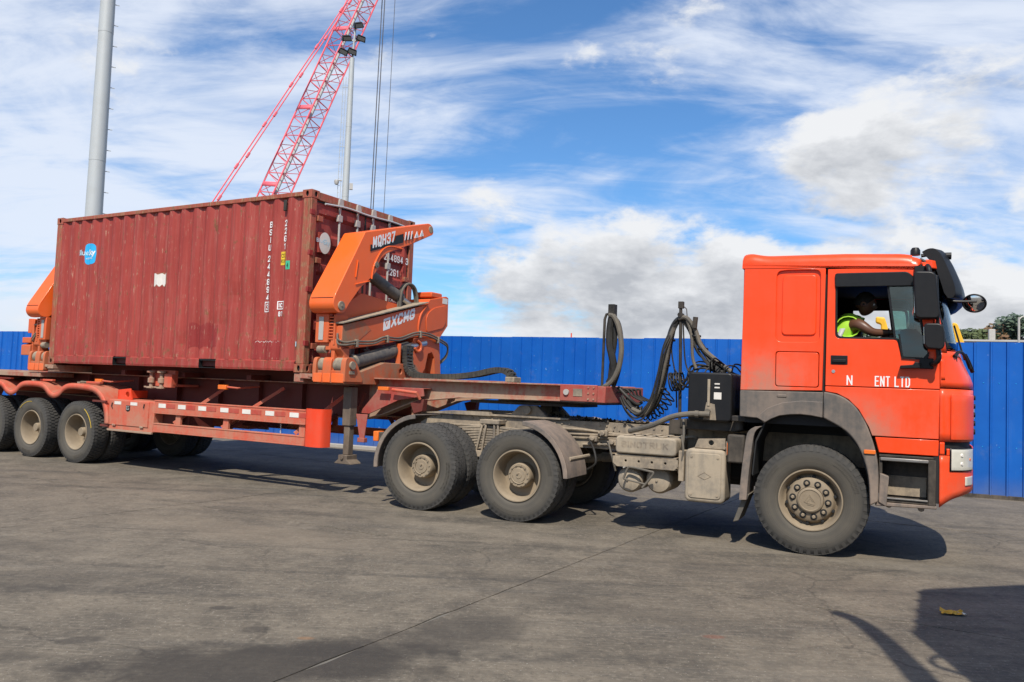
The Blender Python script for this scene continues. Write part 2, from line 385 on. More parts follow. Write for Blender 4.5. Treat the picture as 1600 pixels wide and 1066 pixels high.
# ------------------------------------------------------------------ geometry helpers
# Vehicle frames use (x forward, s towards the camera side, z up); s becomes -y.
class G:
    def __init__(self, o=(0, 0, 0), sg=-1, f=None):
        self.bm = bmesh.new(); self.o = o; self.sg = sg; self.f = f
    def v(self, p):
        if self.f: p = self.f(p)
        return self.bm.verts.new((p[0]-self.o[0], self.sg*(p[1]-self.o[1]), p[2]-self.o[2]))
    def face(self, vs):
        try: return self.bm.faces.new(vs)
        except ValueError: return None
    def box(self, x0, x1, s0, s1, z0, z1):
        c = [self.v(p) for p in ((x0,s0,z0),(x1,s0,z0),(x1,s1,z0),(x0,s1,z0),(x0,s0,z1),(x1,s0,z1),(x1,s1,z1),(x0,s1,z1))]
        for f in ((3,2,1,0),(4,5,6,7),(0,1,5,4),(1,2,6,5),(2,3,7,6),(3,0,4,7)): self.face([c[i] for i in f])
        return self
    def obox(self, p, q, wd, ht, up=(0, 0, 1)):
        """bar of rectangular section from p to q"""
        p, q = Vector(p), Vector(q); a = (q-p).normalized(); u = Vector(up)
        if abs(a.dot(u)) > .98: u = Vector((1, 0, 0))
        b = a.cross(u).normalized(); c = b.cross(a).normalized()
        k = [(-1,-1),(1,-1),(1,1),(-1,1)]
        A = [self.v(p+b*i*wd/2+c*j*ht/2) for i, j in k]; B = [self.v(q+b*i*wd/2+c*j*ht/2) for i, j in k]
        self.face(A[::-1]); self.face(B)
        for i in range(4): self.face([A[i], A[(i+1)%4], B[(i+1)%4], B[i]])
        return self
    def ext(self, prof, axis, a, b, holes=()):
        """flat outline swept along an axis: 's' outline (x,z), 'x' outline (s,z), 'z' outline (x,s)"""
        def P(q, h): return (q[0], h, q[1]) if axis == 's' else ((h, q[0], q[1]) if axis == 'x' else (q[0], q[1], h))
        if not holes:
            A = [self.v(P(q, a)) for q in prof]; B = [self.v(P(q, b)) for q in prof]
            self.face(A[::-1]); self.face(B); n = len(prof)
            for i in range(n): self.face([A[i], A[(i+1)%n], B[(i+1)%n], B[i]])
            return self
        bm2 = bmesh.new(); loops = []
        for lp in [prof, *holes]:
            vs = [bm2.verts.new((q[0], q[1], 0)) for q in lp]; loops.append(vs)
            for i in range(len(vs)): bm2.edges.new((vs[i], vs[(i+1)%len(vs)]))
        bmesh.ops.triangle_fill(bm2, edges=bm2.edges[:], use_beauty=True, use_dissolve=False)
        bm2.verts.index_update()
        A = {v.index: self.v(P(v.co, a)) for v in bm2.verts}; B = {v.index: self.v(P(v.co, b)) for v in bm2.verts}
        for f in bm2.faces:
            ids = [v.index for v in f.verts]
            self.face([A[i] for i in ids[::-1]]); self.face([B[i] for i in ids])
        for vs in loops:
            for i in range(len(vs)):
                p, q = vs[i].index, vs[(i+1)%len(vs)].index
                self.face([A[p], A[q], B[q], B[p]])
        bm2.free(); return self
    def cyl(self, p, q, r, n=16, r2=None, cap=True):
        p, q = Vector(p), Vector(q); a = (q-p).normalized()
        u = a.orthogonal().normalized(); w_ = a.cross(u); r2 = r if r2 is None else r2
        A = []; B = []
        for i in range(n):
            t_ = 2*math.pi*i/n; e = u*math.cos(t_)+w_*math.sin(t_)
            A.append(self.v(p+e*r)); B.append(self.v(q+e*r2))
        for i in range(n): self.face([A[i], A[(i+1)%n], B[(i+1)%n], B[i]])
        if cap: self.face(A[::-1]); self.face(B)
        return self
    def tube(self, pts, r, n=8, closed=False):
        pts = [Vector(p) for p in pts]; rings = []; prev = None; N = len(pts)
        for i, p in enumerate(pts):
            a = (pts[(i+1) % N]-pts[i-1]) if closed else (pts[min(i+1, N-1)]-pts[max(i-1, 0)])
            if a.length < 1e-9: a = Vector((0, 0, 1))
            a.normalize()
            u = a.orthogonal().normalized() if prev is None else (prev-a*prev.dot(a)).normalized()
            prev = u; w_ = a.cross(u); rr = r[i] if isinstance(r, (list, tuple)) else r
            rings.append([self.v(p+(u*math.cos(2*math.pi*k/n)+w_*math.sin(2*math.pi*k/n))*rr) for k in range(n)])
        for i in range(N if closed else N-1):
            A, B = rings[i], rings[(i+1) % N]
            for k in range(n): self.face([A[k], A[(k+1)%n], B[(k+1)%n], B[k]])
        if not closed: self.face(rings[0][::-1]); self.face(rings[-1])
        return self
    def lathe(self, prof, c, n=40, axis='s', closed=False):
        """prof: (radius, offset along axis)"""
        rings = []
        for r, a in prof:
            if r < 1e-6:
                p = (c[0], c[1]+a, c[2]) if axis == 's' else ((c[0]+a, c[1], c[2]) if axis == 'x' else (c[0], c[1], c[2]+a))
                rings.append([self.v(p)]); continue
            ring = []
            for k in range(n):
                t_ = 2*math.pi*k/n; e, f = r*math.cos(t_), r*math.sin(t_)
                ring.append(self.v((c[0]+e, c[1]+a, c[2]+f) if axis == 's' else ((c[0]+a, c[1]+e, c[2]+f) if axis == 'x' else (c[0]+e, c[1]+f, c[2]+a))))
            rings.append(ring)
        m_ = len(rings)
        for i in range(m_ if closed else m_-1):
            A, B = rings[i], rings[(i+1) % m_]
            for k in range(n):
                k2 = (k+1) % n
                if len(A) == 1 and len(B) == 1: continue
                if len(A) == 1: self.face([A[0], B[k2], B[k]])
                elif len(B) == 1: self.face([A[k], A[k2], B[0]])
                else: self.face([A[k], A[k2], B[k2], B[k]])
        return self
    def grid(self, rows, thick=None):
        """rows of points -> sheet"""
        V = [[self.v(p) for p in r] for r in rows]
        for i in range(len(V)-1):
            for j in range(len(V[0])-1): self.face([V[i][j], V[i][j+1], V[i+1][j+1], V[i+1][j]])
        return self
    def mesh(self, name, mat, angle=35, smooth=True, recalc=True):
        bm = self.bm
        if recalc: bmesh.ops.recalc_face_normals(bm, faces=bm.faces[:])
        if smooth:
            for f in bm.faces: f.smooth = True
            for e in bm.edges:
                if len(e.link_faces) == 2 and e.calc_face_angle(0) > R(angle): e.smooth = False
        me = D.meshes.new(name); bm.to_mesh(me); bm.free()
        me.materials.append(M[mat] if isinstance(mat, str) else mat)
        return me
    def build(self, name, mat, parent=None, bevel=0, seg=2, solid=0, angle=35, smooth=True, recalc=True):
        return link(name, self.mesh(name, mat, angle, smooth, recalc), parent, bevel, seg, solid)
def link(name, me, parent=None, bevel=0, seg=2, solid=0):
    o = D.objects.new(name, me); COL.objects.link(o)
    if parent: o.parent = parent
    if solid:
        md = o.modifiers.new('solidify', 'SOLIDIFY'); md.thickness = solid; md.offset = 0
    if bevel:
        md = o.modifiers.new('bevel', 'BEVEL'); md.width = bevel; md.segments = seg; md.limit_method = 'ANGLE'; md.angle_limit = R(40); md.harden_normals = False
    return o
def thing(name, label, cat, loc=(0, 0, 0), rz=0, group=None):
    o = D.objects.new(name, None); COL.objects.link(o); o.empty_display_size = .2
    o.location = loc; o.rotation_euler = (0, 0, rz); tag(o, label, cat, group); return o
def tag(o, label=None, cat=None, group=None, kind=None):
    if label: o['label'] = label
    if cat: o['category'] = cat
    if group: o['group'] = group
    if kind: o['kind'] = kind
    return o
def rp(pts, rad, n=5):
    """polygon with rounded corners; rad one number or one per corner"""
    out = []; N = len(pts)
    for i in range(N):
        r = rad[i] if isinstance(rad, (list, tuple)) else rad
        p = Vector(pts[i]).to_2d(); a = Vector(pts[i-1]).to_2d()-p; b = Vector(pts[(i+1) % N]).to_2d()-p
        if r <= 0: out.append(tuple(p)); continue
        k = min(r, a.length*.48, b.length*.48)
        A, B = p+a.normalized()*k, p+b.normalized()*k
        for j in range(n+1):
            t_ = j/n; q = A*(1-t_)**2+p*2*t_*(1-t_)+B*t_*t_; out.append(tuple(q))
    return out
def rect(x0, x1, z0, z1, r=0, n=4):
    p = [(x0, z0), (x1, z0), (x1, z1), (x0, z1)]
    return rp(p, r, n) if r else p
def cr(pts, k=8, closed=False):
    """Catmull-Rom through points"""
    P = [Vector(p) for p in pts]; N = len(P); out = []
    for i in range(N if closed else N-1):
        p0, p1, p2, p3 = (P[(i-1) % N], P[i], P[(i+1) % N], P[(i+2) % N]) if closed else (P[max(i-1, 0)], P[i], P[i+1], P[min(i+2, N-1)])
        for j in range(k):
            t_ = j/k
            out.append(.5*((2*p1)+(p2-p0)*t_+(2*p0-5*p1+4*p2-p3)*t_*t_+(3*p1-p0-3*p2+p3)*t_**3))
    if not closed: out.append(P[-1])
    return out
def text_bm(body, size, depth, bold=0.0, space=1.0):
    cu = D.curves.new('t', 'FONT'); cu.body = body; cu.size = size; cu.extrude = depth; cu.offset = bold; cu.space_character = space
    cu.align_x = 'LEFT'; cu.align_y = 'BOTTOM_BASELINE'; cu.resolution_u = 3
    o = D.objects.new('t', cu); COL.objects.link(o)
    dg = bpy.context.evaluated_depsgraph_get(); me = D.meshes.new_from_object(o.evaluated_get(dg))
    bm = bmesh.new(); bm.from_mesh(me)
    D.objects.remove(o); D.curves.remove(cu); D.meshes.remove(me)
    return bm
def text(name, body, mat, parent, org, xa, ya, width, height, o=(0, 0, 0), depth=.002, bold=0.0, warp=None, space=1.0):
    """lettering filling width x height with its lower left corner at org, along xa and up ya (vehicle frame)"""
    bm = text_bm(body, 1.0, .0, bold, space)
    xs = [v.co.x for v in bm.verts]; ys = [v.co.y for v in bm.verts]
    x0, x1, y0, y1 = min(xs), max(xs), min(ys), max(ys)
    if warp:
        for i in range(1, int(width/.022)):
            gm = bm.verts[:]+bm.edges[:]+bm.faces[:]
            bmesh.ops.bisect_plane(bm, geom=gm, plane_co=(x0+(x1-x0)*i*.022/width, 0, 0), plane_no=(1, 0, 0))
    org, xa, ya = Vector(org), Vector(xa), Vector(ya)
    for v in bm.verts:
        p = org+xa*((v.co.x-x0)/(x1-x0)*width)+ya*((v.co.y-y0)/(y1-y0)*height)
        if warp: p = Vector(warp(p))
        v.co = (p.x-o[0], -(p.y-o[1]), p.z-o[2])
    me = D.meshes.new(name); bm.to_mesh(me); bm.free(); me.materials.append(M[mat])
    ob = link(name, me, parent)
    if depth:
        md = ob.modifiers.new('solidify', 'SOLIDIFY'); md.thickness = depth; md.offset = 0
    return ob

GLY = {
 'B': [[(0,0),(0,1),(.75,1),(1,.88),(1,.64),(.75,.52),(0,.52)],[(.75,.52),(1,.38),(1,.13),(.75,0),(0,0)]],
 'S': [[(1,.80),(.8,1),(.2,1),(0,.82),(0,.66),(.2,.54),(.8,.46),(1,.34),(1,.18),(.8,0),(.2,0),(0,.20)]],
 'I': [[(.5,0),(.5,1)]], '1': [[(.15,.78),(.55,1),(.55,0)]],
 'U': [[(0,1),(0,.18),(.2,0),(.8,0),(1,.18),(1,1)]],
 '2': [[(0,.78),(.2,1),(.8,1),(1,.82),(1,.62),(0,0),(1,0)]],
 '4': [[(.72,0),(.72,1),(0,.26),(1,.26)]],
 '8': [[(.2,.52),(0,.68),(0,.85),(.2,1),(.8,1),(1,.85),(1,.68),(.8,.52),(.2,.52),(0,.36),(0,.15),(.2,0),(.8,0),(1,.15),(1,.36),(.8,.52)]],
 '9': [[(1,.60),(.8,.44),(.2,.44),(0,.60),(0,.85),(.2,1),(.8,1),(1,.85),(1,.2),(.8,0),(.2,0),(0,.15)]],
 '3': [[(0,.82),(.2,1),(.8,1),(1,.85),(1,.66),(.8,.52),(.35,.52)],[(.8,.52),(1,.38),(1,.15),(.8,0),(.2,0),(0,.18)]],
 'G': [[(1,.80),(.8,1),(.2,1),(0,.82),(0,.18),(.2,0),(.8,0),(1,.18),(1,.46),(.55,.46)]],
 'C': [[(1,.80),(.8,1),(.2,1),(0,.82),(0,.18),(.2,0),(.8,0),(1,.20)]],
 'M': [[(0,0),(0,1),(.5,.30),(1,1),(1,0)]], 'N': [[(0,0),(0,1),(1,0),(1,1)]],
 'Q': [[(.2,0),(0,.18),(0,.82),(.2,1),(.8,1),(1,.82),(1,.18),(.8,0),(.2,0)],[(.55,.28),(1.05,-.10)]],
 'O': [[(.2,0),(0,.18),(0,.82),(.2,1),(.8,1),(1,.82),(1,.18),(.8,0),(.2,0)]],
 'H': [[(0,0),(0,1)],[(1,0),(1,1)],[(0,.5),(1,.5)]], '7': [[(0,1),(1,1),(.35,0)]],
 'X': [[(0,0),(1,1)],[(0,1),(1,0)]], 'E': [[(1,0),(0,0),(0,1),(1,1)],[(0,.52),(.8,.52)]],
 'T': [[(0,1),(1,1)],[(.5,0),(.5,1)]], 'L': [[(0,1),(0,0),(1,0)]],
 'D': [[(0,0),(0,1),(.7,1),(1,.78),(1,.22),(.7,0),(0,0)]],
 'K': [[(0,0),(0,1)],[(1,1),(0,.42)],[(.3,.58),(1,0)]], 'R': [[(0,0),(0,1),(.75,1),(1,.86),(1,.64),(.75,.50),(0,.50)],[(.6,.5),(1,0)]],
}
def strokes(name, body, mat, parent, org, xa, ya, cw, ch, gap, th, o=(0, 0, 0), warp=None, up=None, lift=.0015, slant=0.0):
    """block lettering drawn with straight strokes, as stencilled or sign-painted"""
    org, xa, ya = Vector(org), Vector(xa), Vector(ya); g = G(o); nrm = up or Vector((0, 1, 0)); x0 = 0.0; k = 0
    for chh in body:
        if chh == ' ': x0 += cw*.55+gap; continue
        w_ = th if chh == 'I' else cw
        for line in GLY[chh]:
            for a, b in zip(line, line[1:]):
                p, q = [Vector((x0+th/2+(w_-th)*c[0] if w_ > th else x0+th/2, th/2+(ch-th)*c[1])) for c in (a, b)]
                d_ = (q-p).normalized(); p -= d_*th*.42; q += d_*th*.42; n_ = Vector((-d_.y, d_.x))*th/2
                vs_ = []
                segs = max(1, int((q-p).length/.03)) if warp else 1
                k += 1
                for i in range(segs):
                    A, B = p.lerp(q, i/segs), p.lerp(q, (i+1)/segs); quad = []
                    for c in (A-n_, B-n_, B+n_, A+n_):
                        P_ = org+xa*(c.x+slant*c.y)+ya*c.y
                        if warp: P_ = Vector(warp(P_))
                        quad.append(g.v(P_+nrm*(lift*.1*(k % 7))))
                    g.face(quad)
        x0 += w_+gap
    return g.build(name, mat, parent, smooth=False)

# ------------------------------------------------------------------ frames found from the photograph
TX, TY, TH = 3.557, 9.193, -0.4462        # tractor: middle of the front axle
KX, KY, KH = -2.292, 12.23, -0.5151       # trailer: below the container's door end
CZ = 1.656                                # underside of the container
FD, FH, FZ = 17.123, -0.4173, 2.62        # fence line
def to_world(fr, x, s, z=0):
    X, Y, H = fr; c, k = math.cos(H), math.sin(H)
    return (X+x*c+s*k, Y+x*k-s*c, z)
TF, KF = (TX, TY, TH), (KX, KY, KH)

# ------------------------------------------------------------------ ground
g = G(sg=1); g.box(-2500, 2500, -2500, 2500, -.35, -.008)
ground = g.build('ground', 'joint'); tag(ground, kind='structure')
UA = R(-30.5); ux, uy = (math.cos(UA), math.sin(UA)), (-math.sin(UA), math.cos(UA))
SU, SV, U0, V0, GAP = 5.15, 5.0, -3.20, 6.55, .010
slab_me = None
n_slab = 0
for i in range(-9, 12):
    for j in range(-4, 8):
        uc, vc = U0+(i+.5)*SU, V0+(j+.5)*SV
        x, y = uc*ux[0]+vc*uy[0], uc*ux[1]+vc*uy[1]
        if y < -6 or abs(x) > 10+abs(y)*1.0 or y > 40: continue
        if slab_me is None:
            sb = G(sg=1); a_, b_ = SU/2-GAP/2, SV/2-GAP/2
            # chipped, slightly wavering arrises
            def edge(p, q, n=26):
                out = []
                for k in range(n):
                    t_ = k/n; e = Vector(p).lerp(Vector(q), t_); nn = Vector((p[1]-q[1], q[0]-p[0])).normalized()
                    e += nn*max(0, mnoise.noise(Vector((e.x*3.1, e.y*3.1, .3)))*.030)
                    out.append(tuple(e))
                return out
            cs = [(-a_, -b_), (a_, -b_), (a_, b_), (-a_, b_)]
            prof = sum((edge(cs[k], cs[(k+1) % 4]) for k in range(4)), [])
            sb.ext(prof, 'z', -.0075, 0); slab_me = sb.mesh('slab', 'ground', smooth=False)
        o = link('slab', slab_me, ground); o.location = (x, y, random.uniform(-.002, .0)); o.rotation_euler = (0, 0, UA+(math.pi if (i+j) % 2 else 0)); n_slab += 1
g = G(sg=1)
pv = [(-2400, 24), (-60, 46), (60, 46), (2400, 24), (2400, 2400), (-2400, 2400)]
g.ext(pv, 'z', -.0075, -.004); o = g.build('ground_beyond_fence', 'ground', smooth=False); tag(o, kind='structure')

# ------------------------------------------------------------------ fence
fdir = (math.cos(FH), math.sin(FH))
fence = thing('fence', 'long blue ribbed sheet metal fence behind the truck', 'fence', (0, FD, 0), FH)
SH = .96
g = G(sg=-1)
prof = []
for k in range(4):
    x = k*.24
    prof += [(x+.0, 0), (x+.195, 0), (x+.207, .030), (x+.226, .030)]
prof.append((.985, -.001))
fr_ = [[(x, s, z) for x, s in prof] for z in (.06, .9, 1.8, FZ)]
g.grid(fr_); fme = g.mesh('panel', 'fence', smooth=False, recalc=True)
g = G(sg=-1)
for z in (.86, 1.93):
    for k in range(4): g.cyl((.1+k*.24+random.uniform(-.02, .02), 0, z), (.1+k*.24, .006, z), .0065, 6)
scr = g.mesh('fixing_screws', 'stickerb', smooth=False)
for i in range(-34, 21):
    p = link('panel', fme, fence, solid=.0); p.location = (i*SH, -(.006 if i % 2 else 0), random.uniform(-.012, .006))
    p.rotation_euler = (random.uniform(-.006, .006), 0, 0)
    tag(link('fixing_screws', scr, p), kind='stuff')
g = G(); g.box(-33, 20.2, -.09, -.05, FZ-.10, FZ-.03); g.build('top_rail', 'galv', fence)
g = G(); g.box(-33, 20.2, -.09, -.05, 1.2, 1.28); g.build('middle_rail', 'galv', fence)
g = G(); g.box(-33, 20.2, -.03, .035, .0, .065); g.build('base_channel', 'blackd', fence)
g = G(); g.box(0, .08, -.17, -.09, 0, FZ-.05); pme = g.mesh('post', 'galv')
for i in range(-11, 7):
    p = link('post', pme, fence); p.location = (i*2.88, 0, 0)
kb = G(); kb.box(-33, 4.5, .05, .22, -.02, .075); k = kb.build('fence_kerb', 'concrete', None, .012)
k.location = (0, FD, 0); k.rotation_euler = (0, 0, FH); tag(k, 'low pale concrete kerb along the foot of the blue fence', 'kerb')

# ------------------------------------------------------------------ light masts behind the fence
def mast(dist, dx, dy, r0, r1, h, label, side, lamps, step):
    x, y = dx*dist, dy*dist
    t_ = thing('light_mast', label, 'light mast', (x, y, 0), math.atan2(-dx, dy)*-1*-1, 'light masts behind the fence')
    g = G(sg=1); n = 5
    for i in range(n):
        z0, z1 = h*i/n, h*(i+1)/n+.25
        g.cyl((0, 0, z0), (0, 0, min(z1, h)), r0+(r1-r0)*i/n, 24, r0+(r1-r0)*(i+1)/n-.006)
    g.build('mast_shaft', 'galv', t_)
    g = G(sg=1); g.cyl((0, 0, 0), (0, 0, .05), r0*2, 24); g.build('base_plate', 'galv', t_)
    if step:
        g = G(sg=1)
        z = 3.0
        while z < h-.4:
            rr = r0+(r1-r0)*z/h
            g.cyl((side*rr*.9, 0, z), (side*(rr+.11), 0, z), .012, 6); z += .62
        g.build('climbing_rungs', 'galv', t_)
    return t_
m1 = mast(26, -.4695, .883, .265, .165, 19, 'thick grey light mast rising behind the left end of the container', 1, 0, True)
m2 = mast(40, -.212, .9775, .235, .125, 17.5, 'slimmer grey light mast with black floodlights beside the lattice boom', -1, 4, False)
g = G(sg=1)
for z in [3+.35*i for i in range(38)]: g.cyl((-.40, 0, z), (-.30, 0, z), .010, 5)
g.cyl((-.40, 0, 2.5), (-.37, 0, 16.5), .014, 5); g.cyl((-.26, 0, 2.5), (-.24, 0, 16.5), .014, 5)
for z in (4, 7, 10, 13, 16): g.cyl((-.4, 0, z), (-.12, 0, z), .016, 5)
g.build('ladder', 'galv', m2)
g = G(sg=1); g.cyl((-.5, -.05, 11.3), (-.2, 0, 11.3), .03, 8); g.lathe([(0, -.16), (.09, -.12), (.12, 0), (.11, .08), (0, .1)], (-.45, -.1, 11.2), 14, 'z'); g.box(.18, .34, -.08, .08, 10.9, 11.2); g.build('camera_dome', 'offwhite', m2)
g = G(sg=1)
g.cyl((0, 0, 17.3), (.10, 0, 19.2), .05, 8); g.obox((-.55, 0, 17.75), (.2, 0, 17.75), .07, .07); g.obox((-.4, 0, 18.35), (.5, 0, 18.45), .07, .07)
g.build('lamp_bracket', 'galv', m2)
for x, z, a in ((-.45, 17.72, .3), (-.32, 18.42, -.2), (.38, 18.50, .2), (.22, 19.15, -.35), (-.02, 17.78, .2)):
    g = G(sg=1); g.ext(rp([(-.25, -.12), (.25, -.12), (.19, .15), (-.19, .15)], .03), 's', -.14, .1); g.box(-.12, .12, .1, .24, -.08, .1)
    f_ = g.build('floodlight', 'blackp', m2, .01); f_.location = (x, -.1, z); f_.rotation_euler = (.5, a, .2)
    g = G(sg=1); g.box(-.18, .18, -.152, -.143, -.08, .09); q = g.build('lamp_lens', 'lensdark', f_)

# ------------------------------------------------------------------ lattice boom crane behind the fence
CD = 46.0
def ray_at(u, v_, dist):
    dd = _fw+_r2*((u-800)/CAM_F)-_u2*((v_-533)/CAM_F)
    dd = dd/math.hypot(dd.x, dd.y); return Vector((0, 0, CAM_H))+dd*dist
foot = ray_at(318, 548, CD); tip = ray_at(608, -92, CD+3.0)
lc = thing('lattice_crane', 'pink red lattice boom crawler crane standing beyond the fence', 'crane', (foot.x, foot.y, 0))
O = Vector((foot.x, foot.y, 0))
ax = (tip-foot).normalized(); side = ax.cross(Vector((0, 1, 0))).normalized(); dep = side.cross(ax).normalized()
sv = (side*math.cos(R(33))+dep*math.sin(R(33))); dv = (dep*math.cos(R(33))-side*math.sin(R(33)))
Lb = (tip-foot).length; HW, HD = .60, .54
def bpt(t_, i, j):
    tp = min(1, .12+t_/2.6, .25+(Lb-t_)/2.2)
    return foot+ax*t_+sv*(HW*i*tp)+dv*(HD*j*tp)-O
g = G(sg=1)
ks = [(-1, -1), (1, -1), (1, 1), (-1, 1)]
for i, j in ks:
    pts = [bpt(t_, i, j) for t_ in (0, 2.3, 8, 14, 20, Lb-1.7, Lb)]
    g.tube(pts, .052, 6)
g.build('boom_chords', 'pink', lc)
g = G(sg=1); n = int((Lb-3.2)/.62)
for k in range(n):
    t0, t1 = 2.0+k*.62, 2.0+(k+1)*.62
    for a in range(4):
        A, B = ks[a], ks[(a+1) % 4]
        p, q = (bpt(t0, *A), bpt(t1, *B)) if k % 2 else (bpt(t0, *B), bpt(t1, *A))
        g.tube([p, q], .021, 5)
        if k % 2 == 0: g.tube([bpt(t0, *A), bpt(t0, *B)], .03, 5)
g.build('boom_lacing', 'pink', lc)
for tt in (9.8, 14.9, 20.4):
    g = G(sg=1); c_ = [bpt(tt, -1, -1.05), bpt(tt, 1, -1.05), bpt(tt+.28, 1, -1.05), bpt(tt+.28, -1, -1.05)]
    vs_ = [g.v(p) for p in c_]; g.face(vs_); g.build('joint_plate', 'pink', lc, solid=.03)
g = G(sg=1); g.tube([bpt(2, -.35, -.2), bpt(Lb-2, -.35, -.2)], .10, 8); g.build('walkway_tube', 'galv', lc)
gan = ray_at(232, 470, CD-1.5)-O
for k, off in enumerate((-.22, .22)):
    g = G(sg=1); A = gan+Vector((off*.9, 0, off*.6)); B = tip-O+Vector((off*.5, 0, off*.2)); N = 9
    g.tube([A, B], .035, 6)
    for i in range(1, N):
        p = A.lerp(B, i/N+.02*k); dd = (B-A).normalized(); g.tube([p-dd*.16, p+dd*.16], .075, 6)
    g.build('boom_pendant', 'pink', lc)
for u0, v0, u1, v1, r in ((577.5, 330, 597, 0, .032), (581, 330, 601, 0, .032), (598.5, 330, 617, 0, .02)):
    p, q = ray_at(u0, v0, CD+2.6), ray_at(u1, v1, CD+2.9)
    q = p+(q-p)*1.28; p = Vector((p.x, p.y, 3.2))
    g = G(sg=1); g.tube([p-O, q-O], r, 5); g.build('hoist_rope', 'rope', lc)
hk = ray_at(588, 330, CD+2.6)
g = G(sg=1); g.box(hk.x-O.x-.45, hk.x-O.x+.7, hk.y-O.y-.3, hk.y-O.y+.3, 2.2, 3.25); g.tube(cr([(hk.x-O.x, hk.y-O.y, 2.2), (hk.x-O.x, hk.y-O.y, 1.9), (hk.x-O.x+.2, hk.y-O.y, 1.7), (hk.x-O.x+.35, hk.y-O.y, 1.9)], 5), .07, 8); g.build('hook_block', 'yellow', lc, .04)
g = G(sg=1); g.box(-4.2, 1.0, -1.5, 1.5, 1.15, 2.7); g.box(-4.8, -3.4, -1.7, 1.7, 1.2, 3.0); g.build('house', 'pink', lc, .08)
g = G(sg=1); g.ext(rp([(.2, 1.3), (1.9, 1.3), (1.7, 2.9), (.2, 2.95)], .12), 's', -1.7, -.8); g.build('operator_cab', 'glassd', lc)
g = G(sg=1); gx, gy, gz = gan; g.obox((-3.6, -.9, 2.6), (gx, gy-.5, gz), .18, .18); g.obox((-3.6, .9, 2.6), (gx, gy+.5, gz), .18, .18); g.obox((-.6, 0, 2.6), (gx, gy, gz), .14, .14); g.cyl((gx, gy-.6, gz), (gx, gy+.6, gz), .14, 10); g.build('gantry', 'pink', lc)
for y in (-2.3, 2.3):
    g = G(sg=1); g.ext(rp([(-3.6, .0), (2.8, .0), (3.2, .5), (2.8, 1.0), (-3.6, 1.0), (-4.0, .5)], .3), 's', y-.4, y+.4); g.build('crawler_track', 'blackd', lc, .03)
g = G(sg=1); g.box(-2.4, 1.6, -1.9, 1.9, .45, .95); g.cyl((-.4, 0, .9), (-.4, 0, 1.2), 1.2, 24); g.build('undercarriage', 'blackd', lc)

# ------------------------------------------------------------------ trees, roof, pole and machine behind the fence
def leaf_mat(name, c0, c1):
    m, t, b, g = newmat(name)
    oi = t.noise(g.outputs['Position'], .9, 4)
    t.put(b, 'Base Color', t.mix(t.ramp(oi, .3, .7), c0, c1)); b.inputs['Roughness'].default_value = .6
    return m
M['leaf1'] = leaf_mat('deep green leaves', (.030, .050, .016), (.085, .105, .030))
M['leaf2'] = leaf_mat('olive russet leaves', (.055, .060, .018), (.17, .075, .030))
M['leaf3'] = leaf_mat('blue green leaves', (.035, .062, .040), (.075, .105, .060))
M['bark'] = plain('bark', (.10, .075, .055), .9)
def tree(x, y, h, rx, label, lm, seed, flat=1.0, n=2600, cr_=.42):
    rnd = random.Random(seed)
    t_ = thing('tree', label, 'tree', (x, y, 0), 0, 'trees beyond the fence')
    g = G(sg=1)
    g.tube(cr([(0, 0, -.2), (.1, .05, h*.25), (-.1, .1, h*.5), (.1, 0, h*.75)], 4), [.30*(1-.06*i) for i in range(13)], 8)
    lobes = []
    for i in range(9):
        a = rnd.uniform(0, 6.28); rr = rx*rnd.uniform(.15, .7); z = h*rnd.uniform(.58, .93)
        c = Vector((rr*math.cos(a), rr*math.sin(a), z)); lobes.append((c, rx*rnd.uniform(.32, .52)))
        st = Vector((0, .05, h*rnd.uniform(.35, .6)))
        g.tube([st, st.lerp(c, .5)+Vector((0, 0, .2)), c], [.12, .08, .03], 6)
    g.build('trunk', 'bark', t_)
    g = G(sg=1)
    for i in range(n):
        c, r_ = lobes[i % len(lobes)]
        v_ = Vector((rnd.gauss(0, 1), rnd.gauss(0, 1), rnd.gauss(0, 1))).normalized()*r_*(rnd.uniform(.35, 1.12)**.6)
        v_.z *= .72*flat
        p = c+v_; s_ = rnd.uniform(.10, .24)
        a = Vector((rnd.gauss(0, 1), rnd.gauss(0, 1), rnd.gauss(0, .6))).normalized(); b_ = a.orthogonal().normalized()
        q = [p-a*s_, p+b_*s_*.55, p+a*s_, p-b_*s_*.55]; g.face([g.v(k) for k in q])
    g.build('crown', lm, t_, smooth=False, recalc=False)
    return t_
def at_u(u, dist, v_=520): return ray_at(u, v_, dist)
p = at_u(1507, 62); tree(p.x, p.y, 6.9, 2.8, 'flat topped dark green tree right behind the truck windscreen', 'leaf1', 3, .6)
p = at_u(1563, 64); tree(p.x, p.y, 7.0, 2.1, 'round olive and russet tree above the fence at the right', 'leaf2', 5)
p = at_u(1607, 60); tree(p.x, p.y, 7.3, 2.2, 'blue green tree at the right edge above the fence', 'leaf3', 8)
p = at_u(1372, 66); tree(p.x, p.y, 6.6, 2.2, 'dark tree glimpsed through the open cab window', 'leaf1', 11)
p = at_u(1540, 70); tree(p.x, p.y, 5.7, 3.0, 'low dark bushy tree between the russet tree and the truck', 'leaf1', 17, .7)
p = at_u(1592, 66); tree(p.x, p.y, 5.9, 2.6, 'low green tree in front of the right edge trees', 'leaf3', 21, .7)
p = at_u(1640, 52)
wb = thing('warehouse', 'low pale roofed warehouse just showing over the fence at right', 'building', (p.x, p.y, 0), R(-22))
g = G(sg=1); g.box(-4.2, 10, -3, 5, 0, 4.75); g.build('wall', 'offwhite', wb)
g = G(sg=1); g.ext([(-3.3, 4.752), (5.3, 4.752), (5.3, 4.85), (1, 5.12), (-3.3, 4.85)], 'x', -4.6, 10.4); g.build('roof', 'offwhite', wb)
